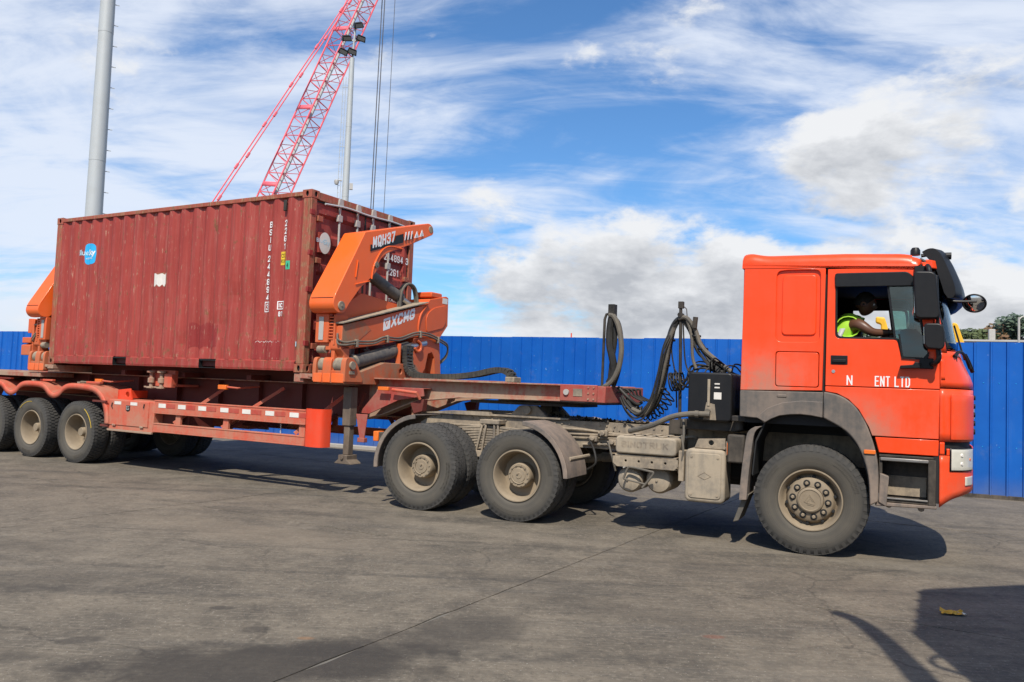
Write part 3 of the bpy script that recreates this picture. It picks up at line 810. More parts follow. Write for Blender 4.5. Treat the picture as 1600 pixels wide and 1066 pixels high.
g = G(sg=1); g.box(-3.25, -2.95, -2.6, -2.3, 4.7, 5.45); g.build('roof_vent', 'offwhite', wb, .03)
for i in range(4):
    g = G(sg=1); g.box(-3+i*3, -1.4+i*3, -3.03, -2.99, 1.4, 3.0); g.build('window', 'glassd', wb)
p = at_u(1592, 45)
lp = thing('lamp_post', 'thin pale lamp post above the fence at the right edge', 'lamp post', (p.x, p.y, 0))
g = G(sg=1); g.cyl((0, 0, 0), (0, 0, 5.7), .07, 12, .05); g.build('pole', 'offwhite', lp)
g = G(sg=1); g.tube([(0, 0, 5.6), (.15, 0, 5.74), (.6, 0, 5.78)], .03, 6); g.box(.5, .9, -.08, .08, 5.74, 5.82); g.build('lamp_arm', 'offwhite', lp)
p = at_u(893, 90, 515)
sm = thing('signal_mast', 'tiny red and white mast far behind the fence', 'mast', (p.x, p.y, 0))
for i in range(8):
    g = G(sg=1); g.cyl((0, 0, i*.95), (0, 0, (i+1)*.95), .07, 8); g.build('mast_section', 'redfresh' if i % 2 else 'white', sm)
# yellow excavator: folded boom shows above the fence
p0 = at_u(1497, 24); p1 = at_u(1381, 24)
ex = thing('excavator', 'yellow excavator behind the fence, boom tips showing beside the cab', 'excavator', (p1.x, p1.y, 0), math.atan2(p0.y-p1.y, p0.x-p1.x))
Lx = (p0-p1).length
g = G(sg=1); g.ext(rp([(.5, 1.6), (Lx-.25, 3.2), (Lx-.13, 3.66), (Lx-.02, 3.62), (Lx+.14, 3.1), (Lx+1.6, 1.9), (Lx+1.3, 1.8), (Lx-.1, 2.9), (.8, 1.3)], .1), 's', -.2, .2); g.build('boom', 'yellow', ex, .02)
g = G(sg=1); g.ext(rp([(Lx+1.3, 2.2), (Lx+1.7, 2.1), (Lx+1.5, .6), (Lx+1.25, .6)], .05), 's', -.15, .15); g.ext(rp([(Lx+.7, .05), (Lx+1.6, .1), (Lx+1.7, .8), (Lx+1.1, .8)], .1), 's', -.5, .5); g.build('stick_and_bucket', 'yellow', ex, .02)
g = G(sg=1); g.ext(rp([(-2.2, 1.0), (1.0, 1.0), (1.0, 1.7), (-2.2, 1.9)], .1), 's', -1.2, 1.2); g.ext(rp([(-.02, 1.6), (.2, 1.6), (.13, 3.45), (.05, 3.72), (-.16, 3.74), (-.17, 3.58), (-.04, 3.54)], .05), 's', -1.0, -.75); g.build('house', 'yellow', ex, .04)
g = G(sg=1); g.ext(rp([(-.2, 1.7), (.9, 1.7), (.8, 3.2), (-.2, 3.2)], .1), 's', .3, 1.1); g.build('operator_cab', 'glassd', ex)
for y in (-1, 1):
    g = G(sg=1); g.ext(rp([(-1.9, 0), (1.7, 0), (2.0, .4), (1.7, .85), (-1.9, .85), (-2.2, .4)], .2), 's', y-.25, y+.25); g.build('crawler_track', 'blackd', ex)
# ------------------------------------------------------------------ shipping container
CO = (-3.029, 0, CZ)
cont = thing('shipping_container', 'dusty oxide red twenty foot shipping container with white lettering on the trailer', 'container', to_world(KF, -3.029, 0, CZ), KH)
L0, L1 = -6.058, 0.0; HWD = 1.219; ZT = CZ+2.591
PER = .2876; XS = -5.905
def corr(x, base=1.207, dep=.036):
    f = ((x-XS)/PER) % 1.0
    a = .25; b = .24
    if f < a: return base
    if f < a+b: return base-dep*(f-a)/b
    if f < a+b+.25: return base-dep
    return base-dep*(1-(f-a-b-.25)/(1-a-b-.25))
xs = [XS]
x = XS
for k in range(20):
    for f in (.25, .49, .74, 1.0): xs.append(XS+(k+f)*PER)
zs = [CZ+.16+(ZT-.085-CZ-.16)*i/22 for i in range(23)]
def dent(x, z):
    v_ = 0
    for cx, cz, r, a in ((-2.1, 2.15, .35, .030), (-1.2, 2.45, .5, .022), (-1.75, 2.35, .25, .020), (-.8, 2.2, .3, .022), (-4.6, 2.0, .4, .016), (-3.3, 2.6, .6, .014), (-1.5, 2.75, .22, .018), (-2.6, 2.05, .18, .018), (-.45, 2.9, .3, .012), (-5.2, 2.5, .5, .012)):
        q = ((x-cx)**2+(z-cz)**2)/r**2; v_ += a*math.exp(-q*2)
    return v_+.006*mnoise.noise(Vector((x*1.7, z*1.7, 4)))
g = G(CO); g.grid([[(x, corr(x)-dent(x, z), z) for x in xs] for z in zs]); g.build('side_wall', 'cont', cont, smooth=False)
g = G(CO); g.grid([[(x, -corr(x), z) for x in xs] for z in (zs[0], zs[-1])]); g.build('side_wall', 'cont', cont, smooth=False)
for sg_ in (1, -1):
    g = G(CO)
    a, b = (1.150, 1.217) if sg_ > 0 else (-1.217, -1.150)
    g.box(L0+.17, L1-.17, a, b, ZT-.085, ZT-.022); g.build('top_side_rail', 'cont_r', cont, .006)
    # bottom rail with the two fork pockets left open
    segs = [(L0+.17, -4.25), (-3.90, -2.15), (-1.78, L1-.17)]
    for x0, x1 in segs:
        g = G(CO); n = 10; cs_ = rp([(sg_*1.205, CZ+.02), (sg_*1.213, CZ+.05), (sg_*1.213, CZ+.15), (sg_*1.19, CZ+.165), (sg_*1.14, CZ+.165), (sg_*1.14, CZ+.02)], 0)
        rows = []
        for i in range(n+1):
            xx = x0+(x1-x0)*i/n
            rows.append([(xx, s_+(mnoise.noise(Vector((xx*2.3, 1, sg_)))*.006), z_+(mnoise.noise(Vector((xx*3.1, 5, sg_)))*.008 if z_ < CZ+.1 else 0)) for s_, z_ in cs_+[cs_[0]]])
        g.grid(rows)
        g.bm.verts.ensure_lookup_table(); g.build('bottom_side_rail', 'cont_r' if sg_ < 0 else 'cont', cont, smooth=False)
    for x0, x1 in ((-4.25, -3.90), (-2.15, -1.78)):
        g = G(CO)
        g.box(x0-.008, x1+.008, sg_*1.13-.055*(sg_ > 0), sg_*1.13+.055*(sg_ < 0)+.0, CZ+.02, CZ+.16) if False else None
        a, b = sorted((sg_*1.206, sg_*.80))
        g.box(x0-.006, x0, a, b, CZ+.022, CZ+.15); g.box(x1, x1+.006, a, b, CZ+.022, CZ+.15); g.box(x0, x1, a, b, CZ+.135, CZ+.15); g.box(x0, x1, a, b, CZ+.022, CZ+.030)
        g.build('fork_pocket', 'black', cont, smooth=False)
g = G(CO); g.box(L0+.05, L1-.1, -1.14, 1.14, CZ+.05, CZ+.17); g.build('floor', 'trailer_shade', cont)
g = G(CO)
rxs = [L0+.1+i*(5.86/56) for i in range(57)]
g.grid([[(x, s, ZT-.03-(.02 if (i//2) % 2 else 0)) for i, x in enumerate(rxs)] for s in (-1.15, 1.15)]); g.build('roof', 'cont', cont, smooth=False)
# posts and castings
for ex_ in (0, 1):
    for sg_ in (1, -1):
        xa, xb = (L1-.155, L1-.004) if ex_ else (L0+.004, L0+.155)
        s0, s1 = sorted((sg_*1.213, sg_*1.10))
        g = G(CO); g.box(xa, xb, s0, s1, CZ+.118, ZT-.118); g.build('corner_post', 'cont_r', cont, .008)
        if ex_ and sg_ > 0:
            for z in (CZ+.42, CZ+1.18, CZ+1.70, CZ+2.28):
                g = G(CO); g.box(xb-.030, xb+.012, 1.14, 1.2150, z-.045, z+.03); g.build('hinge_lug', 'cont_p', cont, .004)
        for top in (0, 1):
            z0, z1 = (ZT-.118, ZT) if top else (CZ, CZ+.118)
            xA, xB = (L1-.178, L1) if ex_ else (L0, L0+.178)
            zc = (z0+z1)/2; xc = (xA+xB)/2
            hole = lambda cx, cz, rx, rz: [(cx+rx*math.cos(a), cz+rz*math.sin(a)) for a in [2*math.pi*i/14 for i in range(14)]]
            g = G(CO)
            sA, sB = sorted((sg_*1.219, sg_*1.205))
            g.ext(rect(xA, xB, z0, z1), 's', sA, sB, [hole(xc, zc, .028, .040)])
            e0, e1 = (L1-.014, L1) if ex_ else (L0, L0+.014)
            c0, c1 = sorted((sg_*1.203, sg_*1.057))
            g.ext(rect(c0, c1, z0, z1), 'x', e0, e1, [hole((c0+c1)/2, zc, .028, .040)])
            zt0, zt1 = (z1-.02, z1-.001) if top else (z0+.001, z0+.02)
            g.box(xA+.002, xB-.016, min(c0, c1), max(c0, c1), zt0, zt1)
            cst = g.build('corner_casting', 'cont_r', cont, .004)
            g = G(CO); sC, sD = sorted((sg_*1.19, sg_*1.07)); g.box(xA+.02, xB-.02, sC, sD, z0+.022, z1-.022); g.build('casting_hole_dark', 'black', cst)  # black box stands in for the dark inside the hollow casting
# end walls
g = G(CO); es = [-1.10+i*2.20/24 for i in range(25)]
g.grid([[(L0+.02+(.04 if (i//2) % 2 else 0), s, z) for i, s in enumerate(es)] for z in (CZ+.12, ZT-.06)]); g.build('end_wall', 'cont', cont, smooth=False)
for xx in (L0+.01, L1-.12):
    g = G(CO); g.box(xx, xx+.11, -1.056, 1.056, ZT-.125, ZT-.01); g.build('header', 'cont_r', cont, .006)
    g = G(CO); g.box(xx, xx+.11, -1.056, 1.056, CZ+.003, CZ+.13); g.build('sill', 'cont_r', cont, .006)
# doors with pressed horizontal panels
def door(s0, s1):
    d_ = G(CO); zb, zt = CZ+.15, ZT-.15
    rows = [(zb, 0), (zb+.10, 0)]; n = 5; ph = (zt-zb-.20)/n
    for k in range(n):
        z = zb+.10+k*ph
        rows += [(z+.05, 0), (z+.10, -.042), (z+ph-.10, -.042), (z+ph-.05, 0)]
    rows += [(zt-.1, 0), (zt, 0)]
    ss = [(s0, 0), (s0+.07, 0), (s0+.10, 1), (s1-.10, 1), (s1-.07, 0), (s1, 0)]
    d_.grid([[(L1-.045+dx*k, s, z) for s, k in ss] for z, dx in rows])
    o_ = d_.build('door', 'cont_d', cont, smooth=False, solid=.004)
    g = G(CO)
    for a, b, c, e in ((s0-.012, s0+.004, zb, zt), (s1-.004, s1+.012, zb, zt)): g.box(L1-.055, L1-.036, a, b, c, e)
    g.box(L1-.055, L1-.036, s0, s1, zt-.004, zt+.02); g.box(L1-.055, L1-.036, s0, s1, zb-.02, zb+.004)
    g.build('door_gasket', 'black', o_)
    return o_
dn, df = door(.012, 1.09), door(-1.09, -.012)
for s, dd in ((.62, dn), (.22, dn), (-.14, df), (-.55, df)):
    g = G(CO); g.cyl((L1-.005, s, CZ+.05), (L1-.005, s, ZT-.05), .017, 12); lb = g.build('lock_bar', 'offwhite', dd)
    for z in (CZ+.07, ZT-.075):
        g = G(CO); g.ext(rp([(s-.05, z-.05), (s+.05, z-.05), (s+.035, z+.055), (s-.035, z+.055)], .015), 'x', L1-.01, L1+.022); g.build('lock_cam', 'offwhite', lb)
    for z in (CZ+.35, CZ+1.05, CZ+1.75, CZ+2.28):
        g = G(CO); g.box(L1-.03, L1+.018, s-.045, s+.045, z-.05, z+.05); g.build('bar_bracket', 'offwhite', lb, .006)
    g = G(CO); g.tube([(L1+.02, s, CZ+.95), (L1+.035, s-.1, CZ+.93), (L1+.035, s-.36, CZ+.93)], .014, 6); g.box(L1-.01, L1+.03, s-.40, s-.32, CZ+.88, CZ+.98); g.build('lock_handle', 'offwhite', lb)
for s in (.9, -.9):
    for z in (CZ+.38, CZ+.95, CZ+1.6, CZ+2.2):
        g = G(CO); g.box(L1-.04, L1+.012, s*1.14-.05, s*1.14+.05, z-.04, z+.04); g.build('hinge', 'cont_r', cont, .006)
g = G(CO); g.tube(cr([(L1+.012, .95, ZT-.16), (L1+.03, .5, ZT-.13), (L1+.025, .0, ZT-.14), (L1+.03, -.6, ZT-.125), (L1+.012, -1.0, ZT-.14)], 5), .016, 6); g.build('rain_gutter', 'galv', cont)
# print on the near side follows the corrugation
def wr(off=.004): return lambda p: (p.x, corr(p.x)-dent(p.x, p.z)+off, p.z)
def decal(name, x0, x1, z0, z1, mat, shape=None, off=.003, parent=cont):
    n = 28; rows = []
    g = G(CO); top = []; bot = []
    for i in range(n+1):
        u = -1+2*i/n; x = x0+(x1-x0)*i/n
        if shape: lo, hi = shape(u)
        else: lo, hi = 0, 1
        za, zb = z0+(z1-z0)*lo, z0+(z1-z0)*hi
        s = corr(x)+off
        bot.append((x, s-dent(x, za), za)); top.append((x, s-dent(x, zb), zb))
    g.grid([bot, top]); return g.build(name, mat, parent, smooth=False)
def squircle(u):
    h = max(0, 1-abs(u)**5)**(1/4)*.5
    return (.5-h, .5+h-.04*u)
zz = 3.86
for ch in 'BSIU': strokes('code_letter', ch, 'white', cont, (-.835 if ch != 'I' else -.81, 0, zz-.11), (1, 0, 0), (0, 0, 1), .064, .090, 0, .0155, CO, wr()); zz -= .113
zz -= .050
for ch in '244894': strokes('code_digit', ch, 'white', cont, (-.835, 0, zz-.11), (1, 0, 0), (0, 0, 1), .064, .090, 0, .0155, CO, wr()); zz -= .113
def boxed(x0, x1, z0, z1, body, w_, t_=.012):
    for a, b, c, e in ((x0, x1, z0, z0+t_), (x0, x1, z1-t_, z1), (x0, x0+t_, z0, z1), (x1-t_, x1, z0, z1)): decal('check_box', a, b, c, e, 'white')
    strokes('check_digit', body, 'white', cont, ((x0+x1)/2-w_/2, 0, z0+.028), (1, 0, 0), (0, 0, 1), w_ if len(body) == 1 else .05, z1-z0-.056, .015, .014, CO, wr())
boxed(-.86, -.745, 2.515, 2.665, '3', .045)
zz = 3.86
for ch in '22G1': strokes('code_letter', ch, 'white', cont, (-.535, 0, zz-.105), (1, 0, 0), (0, 0, 1), .064, .090, 0, .0155, CO, wr()); zz -= .113
boxed(-.60, -.455, 2.55, 2.67, 'IC', .09)
strokes('weight_code', '87', 'white', cont, (-.575, 0, 2.45), (1, 0, 0), (0, 0, 1), .042, .07, .012, .013, CO, wr())
decal('yellow_sticker', -.575, -.475, 3.19, 3.385, 'stickery')
for k, bd in enumerate(('CSC', 'KR')): text('sticker_print', bd, 'black', cont, (-.565, 0, 3.30-k*.08), (1, 0, 0), (0, 0, 1), .08, .055, CO, 0, warp=wr(.006))
decal('green_sticker', -.455, -.365, 3.12, 3.245, 'stickerg')
text('sticker_print', '4', 'black', cont, (-.425, 0, 3.145), (1, 0, 0), (0, 0, 1), .03, .07, CO, 0, warp=wr(.006))
decal('blue_sticker', -.185, -.155, 2.02, 2.09, 'stickerp', off=.010)
g = G(CO); g.box(-.53, -.475, 1.20, 1.232, ZT-.28, ZT-.12); g.build('vent_cover', 'blackd', cont, .01)
decal('round_logo', -5.23, -4.92, 3.385, 3.745, 'stickerb', squircle)
text('logo_lettering', 'Blue', 'stickerp', cont, (-5.37, 0, 3.545), (1, 0, 0), (0, 0, 1), .225, .10, CO, 0, .015, warp=wr(.007))
text('logo_lettering', 'Sky', 'white', cont, (-5.13, 0, 3.505), (1, 0, 0), (0, 0, 1), .20, .14, CO, 0, .025, warp=wr(.007))
text('logo_lettering', 'INTERMODAL', 'white', cont, (-5.20, 0, 3.475), (1, 0, 0), (0, 0, 1), .22, .028, CO, 0, warp=wr(.007))
decal('paper_label', -3.33, -3.05, 2.955, 3.165, 'refl', lambda u: (.06+.08*math.sin(u*9), .95+.05*math.sin(u*7+1)))
decal('label_remnant', -3.36, -3.02, 2.95, 3.18, 'cont_r', lambda u: (.02+.05*math.sin(u*14), .98+.03*math.sin(u*11)), off=.0015)
decal('repair_patch', -2.42, -1.80, 1.93, 2.38, 'cont_p', lambda u: (.05+.12*abs(math.sin(u*4+1)), .92+.06*math.sin(u*6)))
decal('repair_patch', -1.02, -.50, 1.83, 2.12, 'cont_p', lambda u: (0, .93+.05*math.sin(u*13)))
decal('scribbled_mark', -.98, -.55, 2.07, 2.10, 'refl', lambda u: (.4+.35*math.sin(u*21), .62+.35*math.sin(u*21)))
# print on the doors
g = G(CO); ci_ = [(.905+.115*math.cos(a), 3.525+.155*math.sin(a)) for a in [2*math.pi*i/32 for i in range(32)]]
g.ext(ci_, 'x', L1-.004, L1-.002); g.build('round_logo', 'refl', dn)
g = G(CO); g.box(L1-.05, L1-.005, .79, 1.02, 3.38, 3.67); g.build('logo_plate', 'cont_d', dn)
text('logo_lettering', 'Blue', 'stickerp', dn, (L1-.001, 1.075, 3.52), (0, -1, 0), (0, 0, 1), .16, .06, CO, .001)
text('logo_lettering', 'Sky', 'stickerp', dn, (L1-.0, .93, 3.48), (0, -1, 0), (0, 0, 1), .12, .10, CO, .001)
strokes('code_number', 'BSIU 244894 3', 'white', df, (L1+.001, -.10, 3.50), (0, -1, 0), (0, 0, 1), .066, .11, .018, .018, CO, None, Vector((1, 0, 0)))
strokes('code_number', '22G1', 'white', df, (L1+.001, -.52, 3.27), (0, -1, 0), (0, 0, 1), .066, .11, .018, .018, CO, None, Vector((1, 0, 0)))
zz = 3.02
for bd in ('MAX. WT.', 'TARE', 'PAYLOAD', 'CU. CAP.'):
    text('weight_table', bd, 'refl', df, (L1+.001, -.58, zz), (0, -1, 0), (0, 0, 1), .28, .05, CO, .001); zz -= .17
# ------------------------------------------------------------------ wheels (axis along s, outer face towards +s)
def tyre_mesh(name, Rr, wd, rb, n_lug, kind):
    h = wd/2; g = G()
    prof = [(rb-.004, h*.72), (rb+.012, h*.86), (rb+.03, h*.90), (rb+.035, h*.93), (rb+.06, h*.99), (Rr-.13, h*1.04), (Rr-.11, h*1.055), (Rr-.07, h*1.03), (Rr-.05, h*1.0), (Rr-.046, h*.985), (Rr-.02, h*.93), (Rr-.012, h*.86)]
    full = prof+[(r, -a) for r, a in prof[::-1]]
    g.lathe(full, (0, 0, 0), 56)
    rl = Rr-.105   # moulded lettering and wear marks on the sidewall
    for base, cnt in ((.5, 11), (2.6, 8), (4.4, 13)):
        for q in range(cnt):
            a = base+q*.075; d1 = .022
            for (r0, r1, a0, a1) in ((rl-.022, rl+.022, a, a+.016), (rl+.012, rl+.022, a, a+.05) if q % 2 else (rl-.022, rl-.012, a, a+.05), (rl-.022, rl+.022, a+.036, a+.052)):
                P4 = [(r0, a0), (r0, a1), (r1, a1), (r1, a0)]
                lo_ = [g.v((r*math.cos(t), h*1.03, r*math.sin(t))) for r, t in P4]; hi_ = [g.v((r*math.cos(t), h*1.068, r*math.sin(t))) for r, t in P4]
                g.face(hi_)
                for e in range(4): g.face([lo_[e], lo_[(e+1) % 4], hi_[(e+1) % 4], hi_[e]])
    me = g.mesh(name, 'tyre', 50)
    # tread blocks
    t_ = G(); rows = ([(-.92, -.50), (-.44, -.03), (.03, .44), (.50, .92)] if kind == 'block' else [(-.94, -.60), (-.54, -.18), (-.13, .13), (.18, .54), (.60, .94)])
    for ri, (a, b) in enumerate(rows):
        for k in range(n_lug):
            a0 = 2*math.pi*(k+(.5 if ri % 2 else 0))/n_lug; da = 2*math.pi/n_lug*(.34 if kind == 'block' else .46)
            sk = .22*da*(1 if ri < len(rows)/2 else -1)
            r0, r1 = Rr-.016, Rr
            edge = ri in (0, len(rows)-1)
            vs_ = []
            for r in (r0, r1):
                for (aa, ss) in ((a0-da+sk, a), (a0+da+sk, a), (a0+da-sk, b), (a0-da-sk, b)):
                    rr = r-(.012 if edge and abs(ss) > .9 else 0)
                    vs_.append(t_.v((rr*math.cos(aa), ss*h, rr*math.sin(aa))))
            for f in ((4,5,6,7),(0,1,5,4),(1,2,6,5),(2,3,7,6),(3,0,4,7)): t_.face([vs_[i] for i in f])
    for sd_ in (1, -1):   # shoulder lugs running down the sidewall
        for k in range(n_lug):
            a0 = 2*math.pi*(k+.25)/n_lug; da = 2*math.pi/n_lug*.27; vs_ = []
            for rr, ss in ((Rr-.060, .985), (Rr-.060, 1.012), (Rr-.010, .90), (Rr-.004, .86)):
                for aa in (a0-da, a0+da): vs_.append(t_.v((rr*math.cos(aa), sd_*ss*h*1.03, rr*math.sin(aa))))
            for f in ((2, 3, 5, 4), (4, 5, 7, 6), (0, 2, 4, 6), (1, 3, 5, 7), (0, 1, 3, 2)): t_.face([vs_[i] for i in f])
    tme = t_.mesh(name+'_tread', 'tread', smooth=False)
    return me, tme
ty_f = tyre_mesh('tyre', .555, .31, .30, 46, 'block')
ty_r = tyre_mesh('tyre', .540, .30, .295, 50, 'rib')
ty_t = tyre_mesh('tyre', .525, .29, .295, 56, 'block')
def ringp(r, n, ph=0): return [(r*math.cos(2*math.pi*k/n+ph), r*math.sin(2*math.pi*k/n+ph)) for k in range(n)]
# front wheel disc
g = G()
g.lathe([(.286, -.12), (.29, .10), (.312, .132), (.308, .142), (.298, .142), (.284, .118), (.270, .085), (.262, .045), (.245, .030), (.232, .052), (.220, .088), (.205, .104), (.150, .110), (.132, .112), (.128, .10)], (0, 0, 0), 56)
rim_f = g.mesh('wheel', 'rim', 50)
g = G(); g.lathe([(.128, .09), (.127, .132), (.118, .142), (.105, .145), (.100, .139), (.085, .139), (0, .141)], (0, 0, 0), 40); hub_f = g.mesh('hub', 'rim', 40)
g = G()
for x, z in ringp(.170, 10, .15):
    g.lathe([(.034, .108), (.034, .113), (.0, .1135)], (x, 0, z), 14)
for x, z in ringp(.234, 10, .45): g.lathe([(.0, .083), (.017, .080), (.019, .05)], (x, 0, z), 10)  # black caps stand in for the dark of the vent holes
wash_f = g.mesh('washers_and_vents', 'black', 40)
g = G()
for x, z in ringp(.170, 10, .15): g.lathe([(.019, .108), (.019, .132), (.013, .138), (0, .138)], (x, 0, z), 6)
nut_f = g.mesh('wheel_nuts', 'rim', 30)
g = G()  # triangular emblem raised on the hub
for a, b in (((-.020, .052), (-.050, -.030)), ((-.020, .052), (.052, -.008)), ((-.010, .030), (.030, -.004)), ((-.050, -.030), (-.028, -.036)), ((-.028, -.036), (-.004, .020)), ((-.028, -.036), (.052, -.030)), ((.052, -.008), (.052, -.030)), ((-.015, -.048), (.048, -.044))):
    g.obox((a[0], .141, a[1]), (b[0], .141, b[1]), .006, .006, (0, 1, 0))
emb_f = g.mesh('hub_emblem', 'rim')
# drive wheel: deep dish with a big hub
g = G(); g.lathe([(.284, -.13), (.286, .11), (.306, .132), (.302, .144), (.290, .144), (.276, .118), (.268, .06), (.258, .0), (.252, -.06), (.246, -.075), (.19, -.085), (.145, -.08)], (0, 0, 0), 56); rim_r = g.mesh('wheel', 'rim', 50)
g = G(); g.lathe([(.150, -.09), (.146, .02), (.142, .060), (.134, .070), (.110, .071), (.106, .064), (.085, .064), (.080, .073), (.04, .074), (.036, .08), (0, .081)], (0, 0, 0), 40)
for x, z in ringp(.119, 12, .2): g.lathe([(.011, .066), (.011, .080), (0, .082)], (x, 0, z), 6)
g.tube([(.095*math.cos(a), .072, .095*math.sin(a)) for a in [R(205+i*13) for i in range(11)]], .011, 6)
g.lathe([(.014, .07), (.013, .095), (0, .097)], (-.02, 0, .015), 8); hub_r = g.mesh('hub', 'rim', 40)
# trailer wheel
g = G(); g.lathe([(.284, -.13), (.286, .10), (.306, .122), (.302, .134), (.290, .134), (.276, .108), (.268, .05), (.258, -.02), (.250, -.09), (.242, -.112), (.19, -.122), (.13, -.12)], (0, 0, 0), 56); rim_t = g.mesh('wheel', 'rim', 50)
g = G(); g.lathe([(.132, -.125), (.120, -.07), (.078, -.06), (.074, .03), (.066, .045), (0, .047)], (0, 0, 0), 32)
for x, z in ringp(.167, 10, 0): g.lathe([(.017, -.12), (.017, -.095), (0, -.092)], (x, 0, z), 6)
hub_t = g.mesh('hub', 'rim', 40)
def wheel(parent, o, x, s, z, kind, outer=1, spin=0.0):
    rm = {'f': rim_f, 'r': rim_r, 't': rim_t}[kind]
    W = link('wheel', rm, parent); W.location = (x-o[0], -(s-o[1]), z-o[2]); W.rotation_euler = (0, spin, 0 if outer > 0 else math.pi)
    ty = {'f': ty_f, 'r': ty_r, 't': ty_t}[kind]
    T_ = link('tyre', ty[0], W); link('tread', ty[1], W)
    if kind == 'f':
        link('hub', hub_f, W); tag(link('washers_and_vents', wash_f, W), kind='stuff'); tag(link('wheel_nuts', nut_f, W), kind='stuff'); link('hub_emblem', emb_f, W)
    elif kind == 'r': link('hub', hub_r, W)
    else: link('hub', hub_t, W)
    return W

# ------------------------------------------------------------------ tractor unit
TO = (0, 0, 0)
trk = thing('tractor_truck', 'orange red tractor truck with open cab window pulling the trailer', 'truck', (TX, TY, 0), TH)
S = 1.20
for sg_ in (1, -1):
    wheel(trk, TO, 0, sg_*.985, .548, 'f', sg_, .25)
    for x in (-3.235, -4.585):
        wheel(trk, TO, x, sg_*1.085, .533, 'r', sg_, .4 if x > -4 else 1.1); wheel(trk, TO, x, sg_*.745, .533, 'r', -sg_)
for x in (-3.235, -4.585):
    g = G(); g.cyl((x, -1.0, .53), (x, 1.0, .53), .10, 14); g.lathe([(.1, -.22), (.24, -.12), (.27, 0), (.24, .12), (.1, .22)], (x, 0, .55), 20, 's'); g.build('drive_axle', 'dustm', trk)
g = G(); g.box(-.06, .06, -.85, .85, .42, .54); g.build('front_axle', 'dustm', trk, .02)
for sg_ in (1, -1):
    hs = [(.02+math.cos(a)*.012-2.35+i*.085-.0, z_+math.sin(a)*.012) for i in range(0) for z_ in () for a in ()]
    g = G(); a, b = sorted((sg_*.43, sg_*.438))
    holes = [[(xx+.010*math.cos(k*math.pi/3), zz_+.010*math.sin(k*math.pi/3)) for k in range(6)] for xx in [-2.62+i*.075 for i in range(6)] for zz_ in (1.08, .93)] if sg_ > 0 else []
    prof = [(-5.05, .90), (-4.9, .87), (1.1, .87), (1.1, 1.17), (-5.05, 1.17)]
    g.ext(prof, 's', a, b, holes) if holes else g.ext(prof, 's', a, b)
    a, b = sorted((sg_*.35, sg_*.4385)); g.box(-5.05, 1.1, a, b, 1.171, 1.181); g.box(-4.9, 1.1, a, b, .859, .869)
    g.build('frame_rail', 'dustm', trk, smooth=False)
for x in (-5.02, -3.9, -2.2, -1.0, .4):
    g = G(); g.box(x-.06, x+.06, -.425, .425, .92, 1.13); g.build('crossmember', 'dustm', trk, .01)
# bogie springs, u-bolts, pedestal
for sg_ in (1, -1):
    for k in range(9):
        Lh = .62-.045*k; z = 1.06-.032*k
        g = G(); pts = [(-3.91+Lh*t_, z-.05*t_*t_-0) for t_ in [-1+.25*i for i in range(9)]]
        prof = pts+[(x, zz_-.024) for x, zz_ in pts[::-1]]
        a, b = sorted((sg_*.50, sg_*.60)); g.ext(prof, 's', a, b); g.build('spring_leaf', 'dustm', trk)
    g = G()
    for dx0, dx1 in ((-.10, -.19), (-.05, -.11), (.06, .07), (.11, .13)):
        for ss in (.625,): g.cyl((-3.91+dx0, sg_*ss, 1.13), (-3.91+dx1, sg_*ss, .72), .016, 8)
    a, b = sorted((sg_*.46, sg_*.65)); g.box(-4.05, -3.77, a, b, 1.085, 1.14); g.box(-4.1, -3.72, a, b, .66, .74)
    g.build('spring_clamp', 'dustm', trk, .008)
# platform plates, fifth wheel
g = G(); g.ext([(-5.0, 1.182), (-4.6, 1.225), (-4.0, 1.232), (-3.98, 1.182)], 's', .34, .50); g.ext([(-5.0, 1.182), (-4.6, 1.225), (-4.0, 1.232), (-3.98, 1.182)], 's', -.50, -.34); g.build('frame_cap', 'dustm', trk)
g = G(); g.ext(rp([(-4.35, -.42), (-3.95, -.42), (-3.0, -.46), (-2.78, -.3), (-2.78, .3), (-3.0, .46), (-3.95, .42), (-4.35, .42), (-3.75, .06), (-3.75, -.06)], .06), 'z', 1.345, 1.385); g.build('fifth_wheel_plate', 'blackd', trk, .006)
g = G()
for s in (-.36, .36):
    g.ext(rp([(-3.75, 1.19), (-3.20, 1.19), (-3.36, 1.34), (-3.60, 1.34)], .03), 's', s-.05, s+.05); g.cyl((-3.48, s-.10, 1.285), (-3.48, s+.10, 1.285), .055, 12)
g.box(-4.0, -2.9, -.48, .48, 1.185, 1.205); g.build('fifth_wheel_bracket', 'dustm', trk)
g = G()
for i in range(70):
    x = -3.6+random.random()*1.5; g.lathe([(0, -.01), (random.uniform(.015, .035), .0), (0, random.uniform(.015, .035))], (x, random.uniform(-.45, .47), 1.205 if x < -2.9 else 1.185), 6, 'z')
grs = g.build('caked_grease', 'blackd', trk); tag(grs, kind='stuff')
